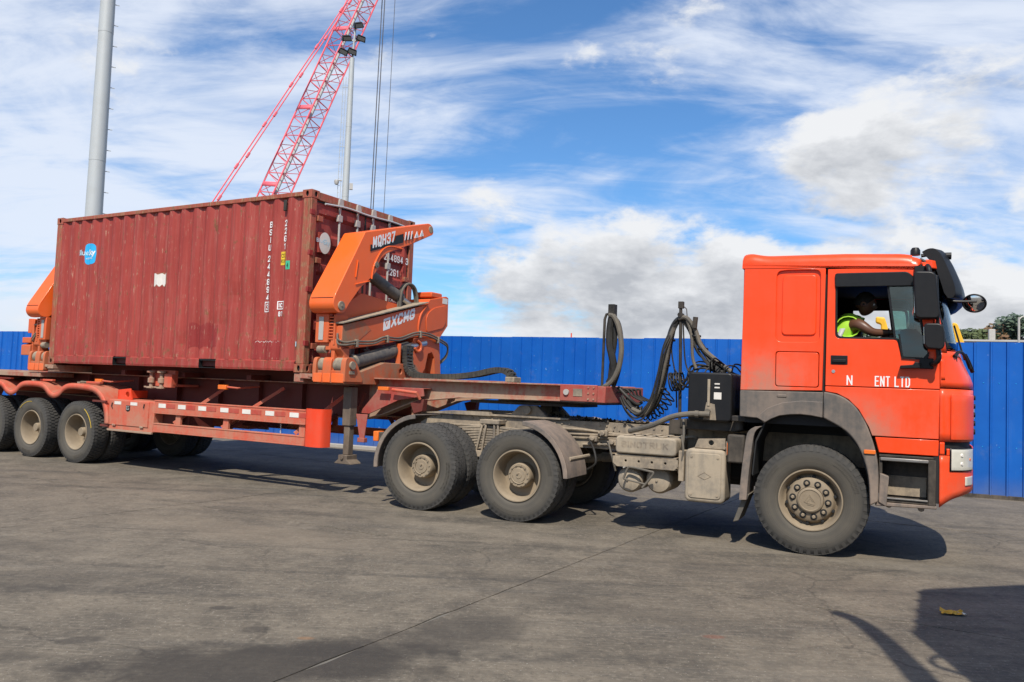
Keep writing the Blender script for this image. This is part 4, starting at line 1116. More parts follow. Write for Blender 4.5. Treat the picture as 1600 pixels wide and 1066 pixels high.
# quarter mudguards of the drive axles
def arc(cx, cz, r, a0, a1, n=12): return [(cx+r*math.cos(R(a0+(a1-a0)*i/n)), cz+r*math.sin(R(a0+(a1-a0)*i/n))) for i in range(n+1)]
for sg_ in (1, -1):
    for cx, a0, a1 in ((-3.235, 2, 84), (-4.585, 96, 184)):
        o_ = arc(cx, .53, .655, a0, a1); i_ = arc(cx, .53, .640, a0, a1)
        g = G(); a, b = sorted((sg_*.62, sg_*1.25)); g.ext(o_+i_[::-1], 's', a, b)
        lip = arc(cx, .53, .600, a0, a1); a, b = sorted((sg_*1.225, sg_*1.255)); g.ext(o_+lip[::-1], 's', a, b)
        mg = g.build('mudguard', 'greyp', trk, .006)
        g = G(); am = R((a0+a1)/2-(22 if cx > -4 else -22)); px, pz = cx+.648*math.cos(am), .53+.648*math.sin(am); g.cyl((px, sg_*.42, pz), (px, sg_*1.1, pz), .025, 8); g.build('mudguard_stay', 'dustm', mg)
g = G(); g.box(-5.36, -5.28, .98, 1.12, .80, .93); g.build('marker_lamp', 'amber', trk, .01)
g = G(); g.box(-5.3, -5.22, -1.1, 1.1, .80, .92); g.build('rear_beam', 'blackd', trk, .01)
# ---- between the axles, near side
g = G(); g.ext(rect(-2.07, -1.38, .88, 1.075, .05, 4), 's', .55, 1.12); bat = g.build('battery_cover', 'dustl', trk, .02, 3)
g = G()
for x in (-1.95, -1.82, -1.69, -1.56): g.box(x-.03, x+.03, .58, 1.10, 1.074, 1.088)
g.build('cover_rib', 'dustl', bat, .008)
strokes('embossed_lettering', 'SINOTRUK', 'dustm', bat, (-2.0, 1.1215, .950), (1, 0, 0), (0, 0, 1), .062, .070, .012, .016, TO)
g = G(); hol = [[(x+.014*math.cos(k*math.pi/4), .80+.014*math.sin(k*math.pi/4)) for k in range(8)] for x in (-1.95, -1.8, -1.65, -1.5)]
g.ext([(-2.10, .77), (-2.05, .73), (-1.40, .73), (-1.36, .77), (-1.36, .845), (-2.10, .845)], 's', 1.09, 1.105, hol); g.box(-2.08, -1.38, .5, 1.09, .845, .868); g.box(-2.08, -1.38, .5, 1.09, .73, .745); g.box(-2.08, -2.06, .43, 1.09, .745, .845); g.build('battery_tray', 'dustm', trk, .004, smooth=False)
g = G(); g.tube(cr([(-1.96, 1.135, .60), (-1.91, 1.14, .72), (-1.86, 1.14, .735), (-1.66, 1.14, .705), (-1.62, 1.14, .69), (-1.66, 1.14, .62), (-1.74, 1.14, .52)], 5), .013, 8); g.tube([(-1.96, 1.135, .60), (-1.70, 1.14, .56)], .01, 8); g.build('step_loop', 'hoseg', trk)
for x, z, r, s1 in ((-1.925, .585, .145, 1.06), (-1.60, .60, .150, 1.02)):
    pr = [(0, 0), (r*.5, -.01), (r*.85, -.03), (r, -.07)]+[(r*(1 if i % 2 else .985), -.07-.035*i) for i in range(1, 13)]+[(r, -.52), (r*.8, -.56), (0, -.58)]
    g = G(); g.lathe(pr, (x, s1, z), 30); g.lathe([(.014, -.01), (.014, .012), (0, .013)], (x-.01, s1, z), 8); g.build('air_tank', 'dustl', trk)
g = G(); g.ext(rect(-1.285, -.855, .415, .985, .07, 5), 's', .72, 1.10); urea = g.build('urea_tank', 'dustl', trk, .03, 3)
g = G()
pl_ = rect(-1.245, -.895, .46, .94, .05, 4); g.ext(pl_, 's', 1.098, 1.110); g.build('tank_lid', 'dustl', urea, .006)
g = G()
for x, z in ((-1.21, .50), (-.93, .50), (-1.21, .90), (-.93, .90)): g.lathe([(.013, 1.108), (.013, 1.116), (0, 1.117)], (x, 0, z), 8)
for a, b in (((-1.14, .70), (-1.07, .74)), ((-1.07, .74), (-1.0, .70)), ((-1.0, .70), (-1.07, .665)), ((-1.07, .665), (-1.14, .70))): g.obox((a[0], 1.111, a[1]), (b[0], 1.111, b[1]), .006, .006, (0, 1, 0))
g.build('lid_bolts', 'dustm', urea)
g = G(); hl = [[(-1.02+.028*math.cos(k*.524), 1.055+.028*math.sin(k*.524)) for k in range(12)]]
g.ext([(-1.20, .99), (-.87, .99), (-.87, 1.11), (-1.16, 1.09)], 's', 1.02, 1.04, hl); g.box(-1.2, -.87, .45, 1.02, .988, 1.0); g.box(-.86, -.76, .95, 1.06, .93, 1.08); g.build('tank_bracket', 'dustm', trk, .005, smooth=False)
g = G(); g.box(-.845, -.775, 1.06, 1.085, .94, 1.07); g.build('side_reflector', 'amber', trk, .006)
g = G(); g.box(-1.9, .2, -.35, .35, .55, 1.15); g.box(-1.0, .8, -.42, .42, .6, 1.4); g.build('gearbox_and_engine', 'black', trk, .05)  # flat black paints in the deep shade of the wheel well
g = G(); g.cyl((-2.6, 0, .72), (-1.9, 0, .75), .06, 12); g.cyl((-3.2, 0, .6), (-2.6, 0, .72), .05, 12); g.build('propeller_shaft', 'dustm', trk)
g = G(); g.ext(rect(-2.2, -1.0, .5, 1.1, .1, 4), 's', -1.15, -.6); g.build('fuel_tank', 'dustm', trk, .03)
# black hydraulic oil tank behind the cab
g = G(); g.ext(rect(-1.295, -.815, 1.285, 1.815, .05, 4), 's', .05, 1.0); oil = g.build('oil_tank', 'blackp', trk, .02, 3)
g = G(); g.box(-1.08, -1.052, 1.0, 1.012, 1.45, 1.74); g.build('level_gauge', 'dustl', oil, .003)
for x0, x1, z0, z1 in ((-1.005, -.95, 1.685, 1.70), (-1.005, -.95, 1.645, 1.66), (-1.01, -.93, 1.525, 1.60)):
    g = G(); g.box(x0, x1, 1.0, 1.004, z0, z1); g.build('tank_sticker', 'refl', oil)
g = G(); g.cyl((-1.07, 1.0, 1.39), (-1.07, 1.05, 1.39), .03, 10); g.tube(cr([(-1.04, 1.05, 1.36), (-1.25, 1.05, 1.355), (-1.46, 1.04, 1.31), (-1.70, 1.0, 1.20), (-1.98, .9, 1.12)], 6), .030, 10); g.cyl((-1.20, 1.05, 1.357), (-1.16, 1.05, 1.357), .038, 10); g.build('suction_hose', 'hoseg', trk)
g = G(); g.ext(rect(-1.24, -.86, 1.46, 1.30, .0) if False else [(-1.12, 1.30), (-.98, 1.30), (-1.0, 1.47), (-1.09, 1.49)], 's', 1.0, 1.0025); g.build('oil_stain', 'dustm', oil)
g = G(); g.box(-1.4, -.75, -.45, .9, 1.18, 1.29); g.build('tank_stand', 'blackd', trk, .01)
# hose mast and hoses
g = G(); g.cyl((-1.52, .40, 1.15), (-1.545, .40, 2.60), .020, 10); g.box(-1.57, -1.51, .37, .43, 2.58, 2.66); g.cyl((-1.54, .34, 2.5), (-1.54, .46, 2.5), .03, 8); g.box(-1.62, -1.42, .3, .5, 1.10, 1.26); g.build('hose_mast', 'blackd', trk)
def hose(name, pts, r, mat='hose', k=7, n=8, parent=None): 
    g = G(); g.tube(cr(pts, k), r, n); return g.build(name, mat, parent or trk)
def ribbed(name, pts, r, mat='hose', parent=None, step=.016):
    P = cr(pts, 10); out = [P[0]]
    for p in P[1:]:
        while (p-out[-1]).length > step: out.append(out[-1]+(p-out[-1]).normalized()*step)
    g = G(); g.tube(out, [r*(1 if i % 2 else .86) for i in range(len(out))], 8); return g.build(name, mat, parent or trk)
hose('hose_bundle', [(-2.18, .36, 1.47), (-2.13, .36, 1.37), (-2.0, .36, 1.30), (-1.84, .36, 1.42), (-1.76, .36, 1.65), (-1.71, .36, 1.95), (-1.68, .36, 2.22), (-1.62, .37, 2.39), (-1.54, .38, 2.455), (-1.44, .38, 2.40), (-1.34, .38, 2.20), (-1.18, .40, 2.0), (-.98, .42, 1.86)], .040)
ribbed('spiral_sleeve', [(-2.10, .44, 1.36), (-1.92, .44, 1.33), (-1.78, .44, 1.60), (-1.70, .44, 1.95), (-1.66, .44, 2.2), (-1.60, .44, 2.36)], .030, 'hoseg')
ribbed('spiral_sleeve', [(-1.46, .43, 2.44), (-1.40, .44, 2.25), (-1.38, .44, 2.0), (-1.33, .45, 1.86)], .020, 'hoseg')
hose('hose_bundle', [(-1.56, .42, 2.46), (-1.46, .44, 2.46), (-1.36, .44, 2.33), (-1.27, .45, 2.12), (-1.10, .46, 1.97), (-.92, .5, 1.84)], .026, 'hoseg')
hose('air_hose', [(-1.62, .33, 2.42), (-1.66, .33, 2.1), (-1.60, .33, 1.75), (-1.58, .33, 1.4)], .009)
hose('air_hose', [(-1.50, .45, 2.40), (-1.47, .45, 2.0), (-1.43, .45, 1.85), (-1.38, .5, 1.83)], .009)
g = G(); g.tube([(-1.36, .47, 2.34), (-1.35, .47, 2.47)], .03, 8); g.tube([(-1.545, .42, 2.64), (-1.47, .42, 2.57), (-1.46, .42, 2.46)], .006, 5); g.build('hose_ends', 'blackd', trk)
def coil(name, path, r, wire, turns, mat='hose', parent=None):
    P = cr(path, 24); N = len(P); pts = []; M_ = turns*14; ref = Vector((0, 1, 0))
    for i in range(M_+1):
        f = i/M_*(N-1); k = min(int(f), N-2); p = P[k].lerp(P[k+1], f-k); a = (P[k+1]-P[k]).normalized()
        b_ = a.cross(ref).normalized(); c = b_.cross(a); th = 2*math.pi*turns*i/M_
        pts.append(p+b_*r*math.cos(th)+c*r*math.sin(th))
    g = G(); g.tube(pts, wire, 6); return g.build(name, mat, parent or trk)
coil('coiled_air_line', [(-2.22, .30, 1.46), (-2.10, .30, 1.36), (-1.95, .30, 1.33), (-1.82, .30, 1.45), (-1.72, .30, 1.60)], .062, .010, 11)
coil('coiled_air_line', [(-2.2, .12, 1.40), (-2.0, .12, 1.28), (-1.84, .12, 1.35), (-1.70, .12, 1.52)], .055, .009, 11)
coil('coiled_air_line', [(-1.63, .45, 1.70), (-1.56, .45, 1.71), (-1.49, .45, 1.72)], .105, .010, 5)
for k in range(6):
    a = random.uniform(-1.30, -.9); hose('loose_line', [(a, .55, 1.81), (a+.04, .5+.05*k, 1.88+.02*k), (a+.12, .45, 1.90), (a+.20, .5, 1.83), (a+.26, .3, 1.80)], .009)

# tangle of thin lines between trailer nose, mast and cab
rt = random.Random(12)
for k in range(13):
    s0 = rt.uniform(.15, .55); dz_ = rt.uniform(-.06, .08); dx_ = rt.uniform(-.06, .06)
    if k < 8: pts = [(-2.22, s0, 1.50+dz_*.5), (-2.12+dx_, s0, 1.36+dz_), (-1.98+dx_, s0, 1.27+dz_), (-1.84+dx_, s0, 1.42+dz_), (-1.74+dx_, s0+.02, 1.75+dz_), (-1.68+dx_, s0, 2.1+dz_), (-1.60+dx_*.4, .40, 2.36+dz_*.6), (-1.54, .40, 2.44+dz_*.5), (-1.44+dx_*.3, .41, 2.36+dz_), (-1.32+dx_, .42, 2.1+dz_), (-1.16+dx_, .45, 1.93), (-1.0+dx_, .5, 1.82)]
    else: pts = [(-1.62+dx_, s0, 1.80+dz_), (-1.50+dx_, s0, 1.66+dz_), (-1.40+dx_, s0+.03, 1.74+dz_), (-1.36+dx_, s0, 1.88+dz_), (-1.2+dx_, s0+.05, 1.90+dz_*.5), (-1.05+dx_, s0, 1.82)]
    hose('service_line', pts, rt.choice((.008, .010, .012, .015)))
g = G()
for x, s_, z in ((-1.76, .37, 1.62), (-1.72, .37, 1.9), (-1.67, .37, 2.2), (-1.36, .40, 2.25), (-1.27, .41, 2.1)): g.lathe([(.062, -.012), (.066, 0), (.062, .012)], (x, s_, z), 12, 'z')
tag(g.build('cable_ties', 'blackp', trk), kind='stuff')
# small fittings along the near frame rail
g = G()
for i in range(60):
    x = -4.95+i*.098
    for z in (.90, 1.14):
        if rt.random() < .75: g.cyl((x, .438, z), (x, .452, z), .012, 6)
tag(g.build('rail_bolts', 'dustm', trk), kind='stuff')
for x0, x1, z, r in ((-4.9, -2.1, 1.03, .012), (-4.4, -2.2, .99, .010), (-3.4, -1.3, 1.06, .014), (-2.7, -1.2, .90, .012)):
    hose('brake_pipe', [(x0, .46, z), (x0+.3*(x1-x0), .47, z+.02), (x0+.6*(x1-x0), .46, z-.015), (x1, .47, z+.01)], r, 'dustm')
for x, z in ((-2.55, .98), (-2.30, .95), (-2.42, 1.05)):
    g = G(); g.box(x-.05, x+.05, .44, .52, z-.035, z+.035); g.cyl((x, .52, z), (x, .56, z), .025, 8); g.cyl((x-.08, .49, z), (x-.05, .49, z), .012, 6); g.build('brake_valve', 'dustm', trk, .006)
hose('brake_hose', [(-2.62, .50, .98), (-2.50, .62, .86), (-2.46, .66, .70), (-2.6, .60, .60)], .014)
hose('brake_hose', [(-2.36, .50, .95), (-2.28, .60, .80), (-2.24, .56, .62)], .012, 'hoseg')
hose('brake_hose', [(-1.36, 1.0, .92), (-1.32, 1.05, 1.05), (-1.33, 1.0, 1.20), (-1.36, .9, 1.28)], .013, 'hoseg')
hose('brake_hose', [(-1.34, 1.06, .78), (-1.31, 1.08, .95), (-1.34, 1.05, 1.12)], .012, 'hoseg')
g = G(); g.box(-1.36, -1.30, .85, 1.08, .62, .95); g.box(-1.37, -1.33, .6, 1.06, .70, .80); g.build('tank_strap', 'dustm', trk, .006)
# exhaust box and brackets below the cab's rear edge
g = G(); g.box(-.84, -.66, .7, 1.10, .86, 1.16); g.build('filter_housing', 'blackd', trk, .02)
g = G(); g.cyl((-.74, .95, 1.2), (-.74, .95, 1.34), .05, 12); g.box(-.8, -.62, .5, 1.1, 1.30, 1.36); g.build('cab_mount', 'blackd', trk, .01)

# ---- cab
CP = 'cab'
sidez0, sidez1 = 1.645, 2.905
for sg_ in (1, -1):
    def SS(a, b): return tuple(sorted((sg_*a, sg_*b)))
    h1 = rect(-.355, .072, 2.145, 2.885, .07, 5); h2 = rect(-.352, .070, 1.685, 2.045, .03, 4)
    g = G(); g.ext([(-.70, sidez0-.01), (.103, sidez0+.012), (.118, 2.895), (-.682, 2.925)], 's', *SS(1.17, S), [h1, h2]); sp = g.build('cab_side_panel', 'cab', trk, .006)
    g = G(); g.ext(rect(-.375, .09, 2.12, 2.9, .07, 5), 's', *SS(1.14, 1.172)); g.ext(rect(-.30, .035, 2.215, 2.835, .05, 5), 's', *SS(1.165, 1.187)); g.build('pressed_panel', 'cab', sp, .010, 3)
    g = G(); g.ext(rect(-.346, .064, 1.691, 2.039, .03, 4), 's', *SS(1.16, 1.201)); g.build('side_hatch', 'cab', sp, .005)
    g = G(); g.ext(rect(-.36, .08, 1.675, 2.055, .0), 's', *SS(1.13, 1.158)); g.build('hatch_seal', 'black', sp)
    # door
    win = rp([(.215, 2.185), (.21, 2.835), (.865, 2.835), (.925, 2.78), (1.045, 2.055), (1.02, 1.995), (.815, 1.995), (.775, 2.175)], [.05, .04, .05, .05, .04, .03, .03, .03], 4)
    g = G(); g.ext([(.132, 1.712), (.140, 2.885), (.945, 2.885), (.985, 2.84), (1.142, 2.08), (1.146, 1.712)], 's', *SS(1.165, S), [win]); dr = g.build('door', 'cab', trk, .005)
    g = G(); g.ext([(.131, 1.703), (1.146, 1.703), (1.142, 1.235), (.565, 1.235), (.535, 1.318), (.443, 1.482), (.347, 1.580), (.243, 1.634), (.131, 1.652)], 's', *SS(1.165, S+.004)); g.build('lower_door_panel', 'cab', dr, .006)
    g = G(); g.ext([(.590, 1.228), (1.142, 1.228), (1.140, 1.075), (.628, 1.075)], 's', *SS(1.165, S-.006)); g.build('door_sill_panel', 'cab_low', dr, .008)
    # window trim
    win_i = rp([(.235, 2.205), (.23, 2.82), (.855, 2.82), (.905, 2.77), (1.025, 2.06), (1.01, 2.012), (.83, 2.012), (.79, 2.195)], [.05, .04, .05, .05, .04, .03, .03, .03], 4)
    g = G(); g.ext(win, 's', *SS(1.175, 1.194), [win_i]); g.build('window_trim', 'blackp', dr, .003)
    g = G(); g.ext(rp([(.21, 2.70), (.205, 2.84), (.86, 2.84), (.905, 2.80), (.925, 2.70)], [.02, .03, .04, .04, .01], 4), 's', *SS(1.195, 1.222)); g.build('rain_visor', 'blackp', dr, .006)
    g = G(); g.obox((.690, sg_*1.185, 2.71), (.760, sg_*1.185, 2.18), .02, .022, (0, 1, 0)); g.build('window_divider', 'blackp', dr)
    g = G(); g.ext([(.695, 2.715), (.765, 2.19), (.80, 2.19), (.835, 2.015), (1.01, 2.015), (1.022, 2.06), (.905, 2.72)], 's', *SS(1.180, 1.185)); g.build('quarter_glass', 'glass', dr, smooth=False)
    g = G(); g.ext(rp([(.795, 2.255), (.825, 2.015), (1.03, 2.005), (1.04, 2.07), (1.02, 2.18), (.95, 2.28), (.835, 2.285)], .02, 3), 's', *SS(1.196, 1.206)); g.build('lower_window', 'glassd', dr, smooth=False)
    g = G(); g.ext(rp([(.785, 2.235), (.818, 1.995), (1.045, 1.985), (1.055, 2.07), (1.0, 2.0), (.832, 2.01), (.80, 2.235)], 0), 's', *SS(1.194, 1.215)); g.build('lower_window_trim', 'blackp', dr)
    g = G(); g.box(.178, .335, *SS(1.200, 1.206), 1.925, 2.015); hb_ = g.build('door_handle', 'blackp', dr, .003)
    g = G(); g.ext(rect(.195, .32, 1.945, 1.975, .01), 's', *SS(1.206, 1.224)); g.build('handle_grip', 'blackp', hb_, .004)
    g = G(); g.cyl((.205, sg_*1.20, 1.855), (.205, sg_*1.206, 1.855), .017, 14); g.build('door_lock', 'chrome', dr)
    # grey wheel arch
    g = G(); g.ext([(-.70, 1.632), (.112, 1.642), (.112, 1.385), (0, 1.402), (-.10, 1.408), (-.20, 1.40), (-.30, 1.385), (-.37, 1.355), (-.42, 1.325), (-.455, 1.30), (-.49, 1.35), (-.70, 1.36)], 's', *SS(1.15, 1.205)); rl = g.build('rear_lower_panel', 'greyp', trk, .008)
    ao, ai = [(-.53, 1.36), (-.42, 1.46), (-.28, 1.52), (-.1, 1.548), (.112, 1.545)], [(.112, 1.388), (0, 1.405), (-.10, 1.412), (-.20, 1.405), (-.30, 1.388), (-.38, 1.352), (-.44, 1.312)]
    g = G(); g.ext(ao+ai, 's', *SS(1.20, 1.225)); g.ext(rect(-.33, -.235, 1.575, 1.605, .01), 's', *SS(1.2, 1.212)); g.build('arch_lip', 'greyp', rl, .010, 3)
    g = G(); g.ext([(p.x, p.z) for p in cr([(.117, 0, 1.648), (.24, 0, 1.625), (.345, 0, 1.572), (.44, 0, 1.475), (.53, 0, 1.305), (.605, 0, 1.06), (.628, 0, .85), (.625, 0, .60)], 4)]+[(p.x, p.z) for p in cr([(.555, 0, .56), (.535, 0, .85), (.455, 0, 1.10), (.33, 0, 1.265), (.117, 0, 1.387)], 5)], 's', *SS(1.14, 1.222)); fa = g.build('front_wheel_arch', 'greyp', trk, .014, 3)
    g = G(); g.ext(rect(.495, .60, 1.058, 1.098, .01), 's', *SS(1.222, 1.237)); g.build('side_marker', 'amber', fa, .004)
    li = [(-.56, .75), (-.53, 1.1), (-.44, 1.31), (-.30, 1.39), (-.10, 1.412), (.117, 1.39), (.27, 1.318), (.45, 1.10), (.525, .85), (.555, .56)]
    g = G(); g.ext(li+[(x*1.02, z+.02) for x, z in li[::-1]], 's', *SS(.55, 1.16)); g.build('arch_liner', 'black', trk)  # liner in flat black too, the wheel well's shade put into its colour
    # mudflap behind the front wheel
    pts = cr([(-.47, 0, 1.27), (-.545, 0, 1.20), (-.575, 0, 1.0), (-.60, 0, .75), (-.615, 0, .50)], 4)
    g = G(); g.ext([(p.x, p.z) for p in pts]+[(p.x-.075, p.z-.01) for p in pts[::-1]], 's', *SS(.72, 1.19)); g.build('rear_mudguard', 'greyp', trk, .008)
    g = G(); g.ext([(-.655, .55), (-.60, .55), (-.70, .27), (-.76, .25)], 's', *SS(.75, 1.12)); g.build('mudflap', 'hoseg', trk, .006)
    # entry steps
    g = G(); g.box(.63, 1.125, *SS(.88, .97), .60, 1.06); g.box(.63, 1.12, *SS(.96, 1.185), 1.035, 1.062); 
    g.box(1.055, 1.122, *SS(.96, 1.19), .60, 1.035); g.box(.63, .66, *SS(.96, 1.18), .60, 1.035); g.box(.63, 1.06, *SS(.96, 1.185), .605, .635); st_ = g.build('entry_steps', 'blackd', trk, .008)
    g = G(); g.box(.64, 1.06, *SS(1.17, 1.20), 1.0, 1.034); g.build('step_edge', 'dullsteel', st_, .008)
    g = G(); g.box(.635, 1.055, *SS(1.165, 1.20), .636, .652); g.cyl((.72, sg_*1.1, .59), (.72, sg_*1.15, .57), .03, 8); g.cyl((1.0, sg_*1.1, .58), (1.0, sg_*1.15, .56), .03, 8); g.build('step_edge', 'dullsteel', st_, .004)
    g = G(); g.box(.665, 1.05, *SS(.97, .985), .655, .85); g.build('step_tread_plate', 'dustm', st_, .004)
    g = G(); g.ext([(.628, .60), (.700, .56), (.72, .85), (.64, .88)], 's', *SS(1.12, 1.205)); g.ext([(.60, .56), (1.13, .575), (1.13, .605), (.60, .60)], 's', *SS(1.0, 1.19)); g.build('step_frame', 'greyp', st_, .008)
# cab shell
g = G(); g.box(-.695, -.655, -1.165, 1.165, 1.66, 2.93); g.build('cab_back_wall', 'cab', trk, .01)
rf_prof = rp([(-.705, 2.915), (-.705, 3.075), (-.62, 3.09), (-.47, 3.058), (.30, 3.055), (.85, 3.035), (1.02, 2.985), (1.035, 2.905), (.99, 2.893)], [0, .05, .05, .1, 0, .1, .06, .03, 0], 5)
g = G()
ssec = [(-1.205, -.10), (-1.19, -.045), (-1.15, -.012), (-1.05, 0), (0, .02), (1.05, 0), (1.15, -.012), (1.19, -.045), (1.205, -.10)]
rows = []
for s, dzv in ssec:
    rows.append([(x-(.06*(abs(s)/1.2)**4 if x > .9 else 0), s, z+(dzv if z > 2.95 else 0)) for x, z in rf_prof])
g.grid(rows); g.face([v for v in g.bm.verts[:len(rf_prof)]]); g.bm.verts.ensure_lookup_table(); nn = len(rf_prof); g.face([g.bm.verts[i] for i in range(len(ssec)*nn-nn, len(ssec)*nn)])
roof = g.build('cab_roof', 'cab', trk, angle=50)
g = G(); g.box(-.69, 1.0, -1.175, 1.175, 2.886, 2.914); g.build('roof_seal', 'black', trk)
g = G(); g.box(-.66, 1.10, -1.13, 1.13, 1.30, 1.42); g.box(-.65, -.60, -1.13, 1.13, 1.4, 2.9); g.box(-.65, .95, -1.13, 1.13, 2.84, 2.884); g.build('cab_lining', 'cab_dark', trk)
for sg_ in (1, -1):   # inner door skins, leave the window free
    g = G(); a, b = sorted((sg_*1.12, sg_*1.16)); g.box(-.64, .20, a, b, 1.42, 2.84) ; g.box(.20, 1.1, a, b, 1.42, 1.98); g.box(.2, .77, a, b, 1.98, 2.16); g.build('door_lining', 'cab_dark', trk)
# front, wrapped round the corners
PLAN = [(0, .335, 0), (.25, .33, .32), (.45, .315, .60), (.62, .275, .86), (.72, .23, .98), (.80, .178, 1.065), (.87, .11, 1.125), (.93, .06, 1.165), (1, 0, 1.197)]
def plan(u):
    a = abs(u)
    for (u0, x0, s0), (u1, x1, s1) in zip(PLAN, PLAN[1:]):
        if a <= u1+1e-9:
            t_ = (a-u0)/(u1-u0); return x0+(x1-x0)*t_, math.copysign(s0+(s1-s0)*t_, u)
def wrap(u, z, off=0):
    dx, s = plan(u)
    x0 = 1.150-max(0, z-2.05)*.185; k_ = min(1, max(0, (z-1.72)/.38)); k = 1-.37*k_*k_*(3-2*k_)
    e = .01; d1, s1 = plan(min(1, u+e)); d0, s0 = plan(max(-1, u-e)); tx, ts = d1-d0, s1-s0; L_ = math.hypot(tx, ts); nx, ns = ts/L_, -tx/L_
    if nx < 0: nx, ns = -nx, -ns
    return (x0+dx*k+nx*off, s+ns*off, z)
def wpatch(name, u0, u1, zf0, zf1, off, mat, parent=None, nu=24, nz=6, solid=.012, bevel=0):
    f0 = zf0 if callable(zf0) else (lambda u: zf0); f1 = zf1 if callable(zf1) else (lambda u: zf1)
    g = G(); rows = []
    for j in range(nz+1):
        rows.append([wrap(u0+(u1-u0)*i/nu, f0(u0+(u1-u0)*i/nu)*(1-j/nz)+f1(u0+(u1-u0)*i/nu)*j/nz, off) for i in range(nu+1)])
    g.grid(rows); return g.build(name, mat, parent or trk, bevel, 2, solid, angle=50)
fp = wpatch('front_panel', -1, 1, 1.725, 2.075, 0, 'cab', nu=40)
wpatch('front_panel_lower', -1, 1, 1.215, 1.715, -.004, 'cab', nu=40)
wpatch('front_backing', -1, 1, .75, 2.06, -.03, 'black', nu=40)
bl = lambda u: .60+.14*(1-abs(u)**6)
bm_ = wpatch('bumper', -1, 1, bl, 1.085, .0, 'cab_low', nu=48)
wpatch('bumper_top', -.93, .93, 1.085, 1.150, .0, 'cab_low', nu=40)
wpatch('corner_fillet', .955, .998, 1.09, 1.21, .0, 'cab_low', nu=4)
for sg_ in (1, -1):
    U = lambda a, b: (sg_*a, sg_*b) if sg_ > 0 else (sg_*b, sg_*a)
    cp_ = wpatch('corner_panel', *U(.56, .90), 1.235, 1.665, .016, 'cab', nu=12, bevel=.006)
    wpatch('corner_flap', *U(.955, .995), 1.80, 2.0, .003, 'cab', nu=4)
    hl_ = wpatch('headlight', *U(.575, .905), .938, 1.158, .008, 'blackp', bm_, nu=12)
    wpatch('lamp_reflector', *U(.605, .880), .965, 1.132, .0165, 'chrome', hl_, nu=12, solid=.002)
    for uu, zz_, rr_, mm_ in ((.80, 1.09, .026, 'refl'), (.80, 1.01, .026, 'refl'), (.68, 1.05, .02, 'amber')):
        c_ = Vector(wrap(sg_*uu, zz_, .022)); n_ = (c_-Vector(wrap(sg_*uu, zz_, 0))).normalized(); g = G(); g.cyl(c_-n_*.008, c_+n_*.006, rr_, 14, rr_*.5); g.build('lamp_bowl', mm_, hl_)
    wpatch('headlight_lens', *U(.59, .895), .950, 1.146, .019, 'lampglass', hl_, nu=12, solid=.006, bevel=.002)
    wpatch('fog_light', *U(.56, .74), .80, .885, .010, 'lampglass', bm_, nu=8, bevel=.006)
for sg_ in (1, -1):
    g = G(); a, b = sorted((sg_*.75, sg_*1.185)); g.box(1.10, 1.175, a, b, .63, 1.20); g.build('bumper_end_cap', 'black', trk)
for k in range(5): wpatch('grille_slat', -.5, .5, 1.28+k*.085, 1.325+k*.085, .018, 'blackp', fp, nu=20, nz=1)
g = G(); g.ext([(-.16, 1.42), (.16, 1.42), (.10, 1.58), (-.10, 1.58)], 'x', 1.50, 1.518); g.build('front_badge', 'chrome', fp, .01)
wpatch('windscreen', -.965, .965, 2.085, 2.90, -.008, 'glass', nu=36, nz=8, solid=.004)
for sg_ in (1, -1):
    a0, a1 = (.90, 1.0) if sg_ > 0 else (-1.0, -.90)
    wpatch('windscreen_pillar', a0, a1, 2.06, 2.93, .002, 'cab', nu=6, nz=8)
    b0, b1 = (.875, .905) if sg_ > 0 else (-.905, -.875)
    wpatch('windscreen_seal', b0, b1, 2.09, 2.90, .001, 'blackp', nu=3, nz=8, solid=.014)
wpatch('windscreen_header', -.93, .93, 2.88, 2.96, .0, 'cab', nu=30)
# sun visor shield
vp = [(p.x, p.z) for p in cr([(.985, 0, 3.055), (1.04, 0, 3.085), (1.10, 0, 3.082), (1.155, 0, 3.02), (1.215, 0, 2.88), (1.265, 0, 2.74), (1.278, 0, 2.65), (1.255, 0, 2.60), (1.215, 0, 2.595)], 3)]
vq = [(p.x, p.z) for p in cr([(1.18, 0, 2.65), (1.15, 0, 2.76), (1.10, 0, 2.90), (1.03, 0, 3.00)], 3)]
g = G(); rows = []
for s, k in ((-1.05, 0), (-.95, .06), (-.5, .12), (0, .14), (.5, .12), (.95, .06), (1.05, 0)): rows.append([(x+k, s, z) for x, z in vp+vq+[vp[0]]])
g.grid(rows); g.bm.verts.ensure_lookup_table(); n_ = len(vp+vq)+1
g.face([g.bm.verts[i] for i in range(n_-1)]); g.face([g.bm.verts[6*n_+i] for i in range(n_-1)]); g.build('sun_visor', 'blackp', trk, .012, 3, angle=50)
g = G()
for s in (1.03, .4, -.4, -1.03): g.tube([(.97, s, 2.99), (1.06, s, 2.93), (1.12, s, 2.86)], .016, 6); g.tube([(.98, s, 3.02), (1.05, s, 3.03)], .02, 6)
g.lathe([(0, 0), (.045, .0), (.045, .05), (.03, .075), (0, .08)], (.93, 1.0, 3.03), 12, 'z'); g.cyl((1.16, .9, 3.03), (1.25, .9, 3.03), .035, 10); g.build('visor_bracket', 'blackp', trk)
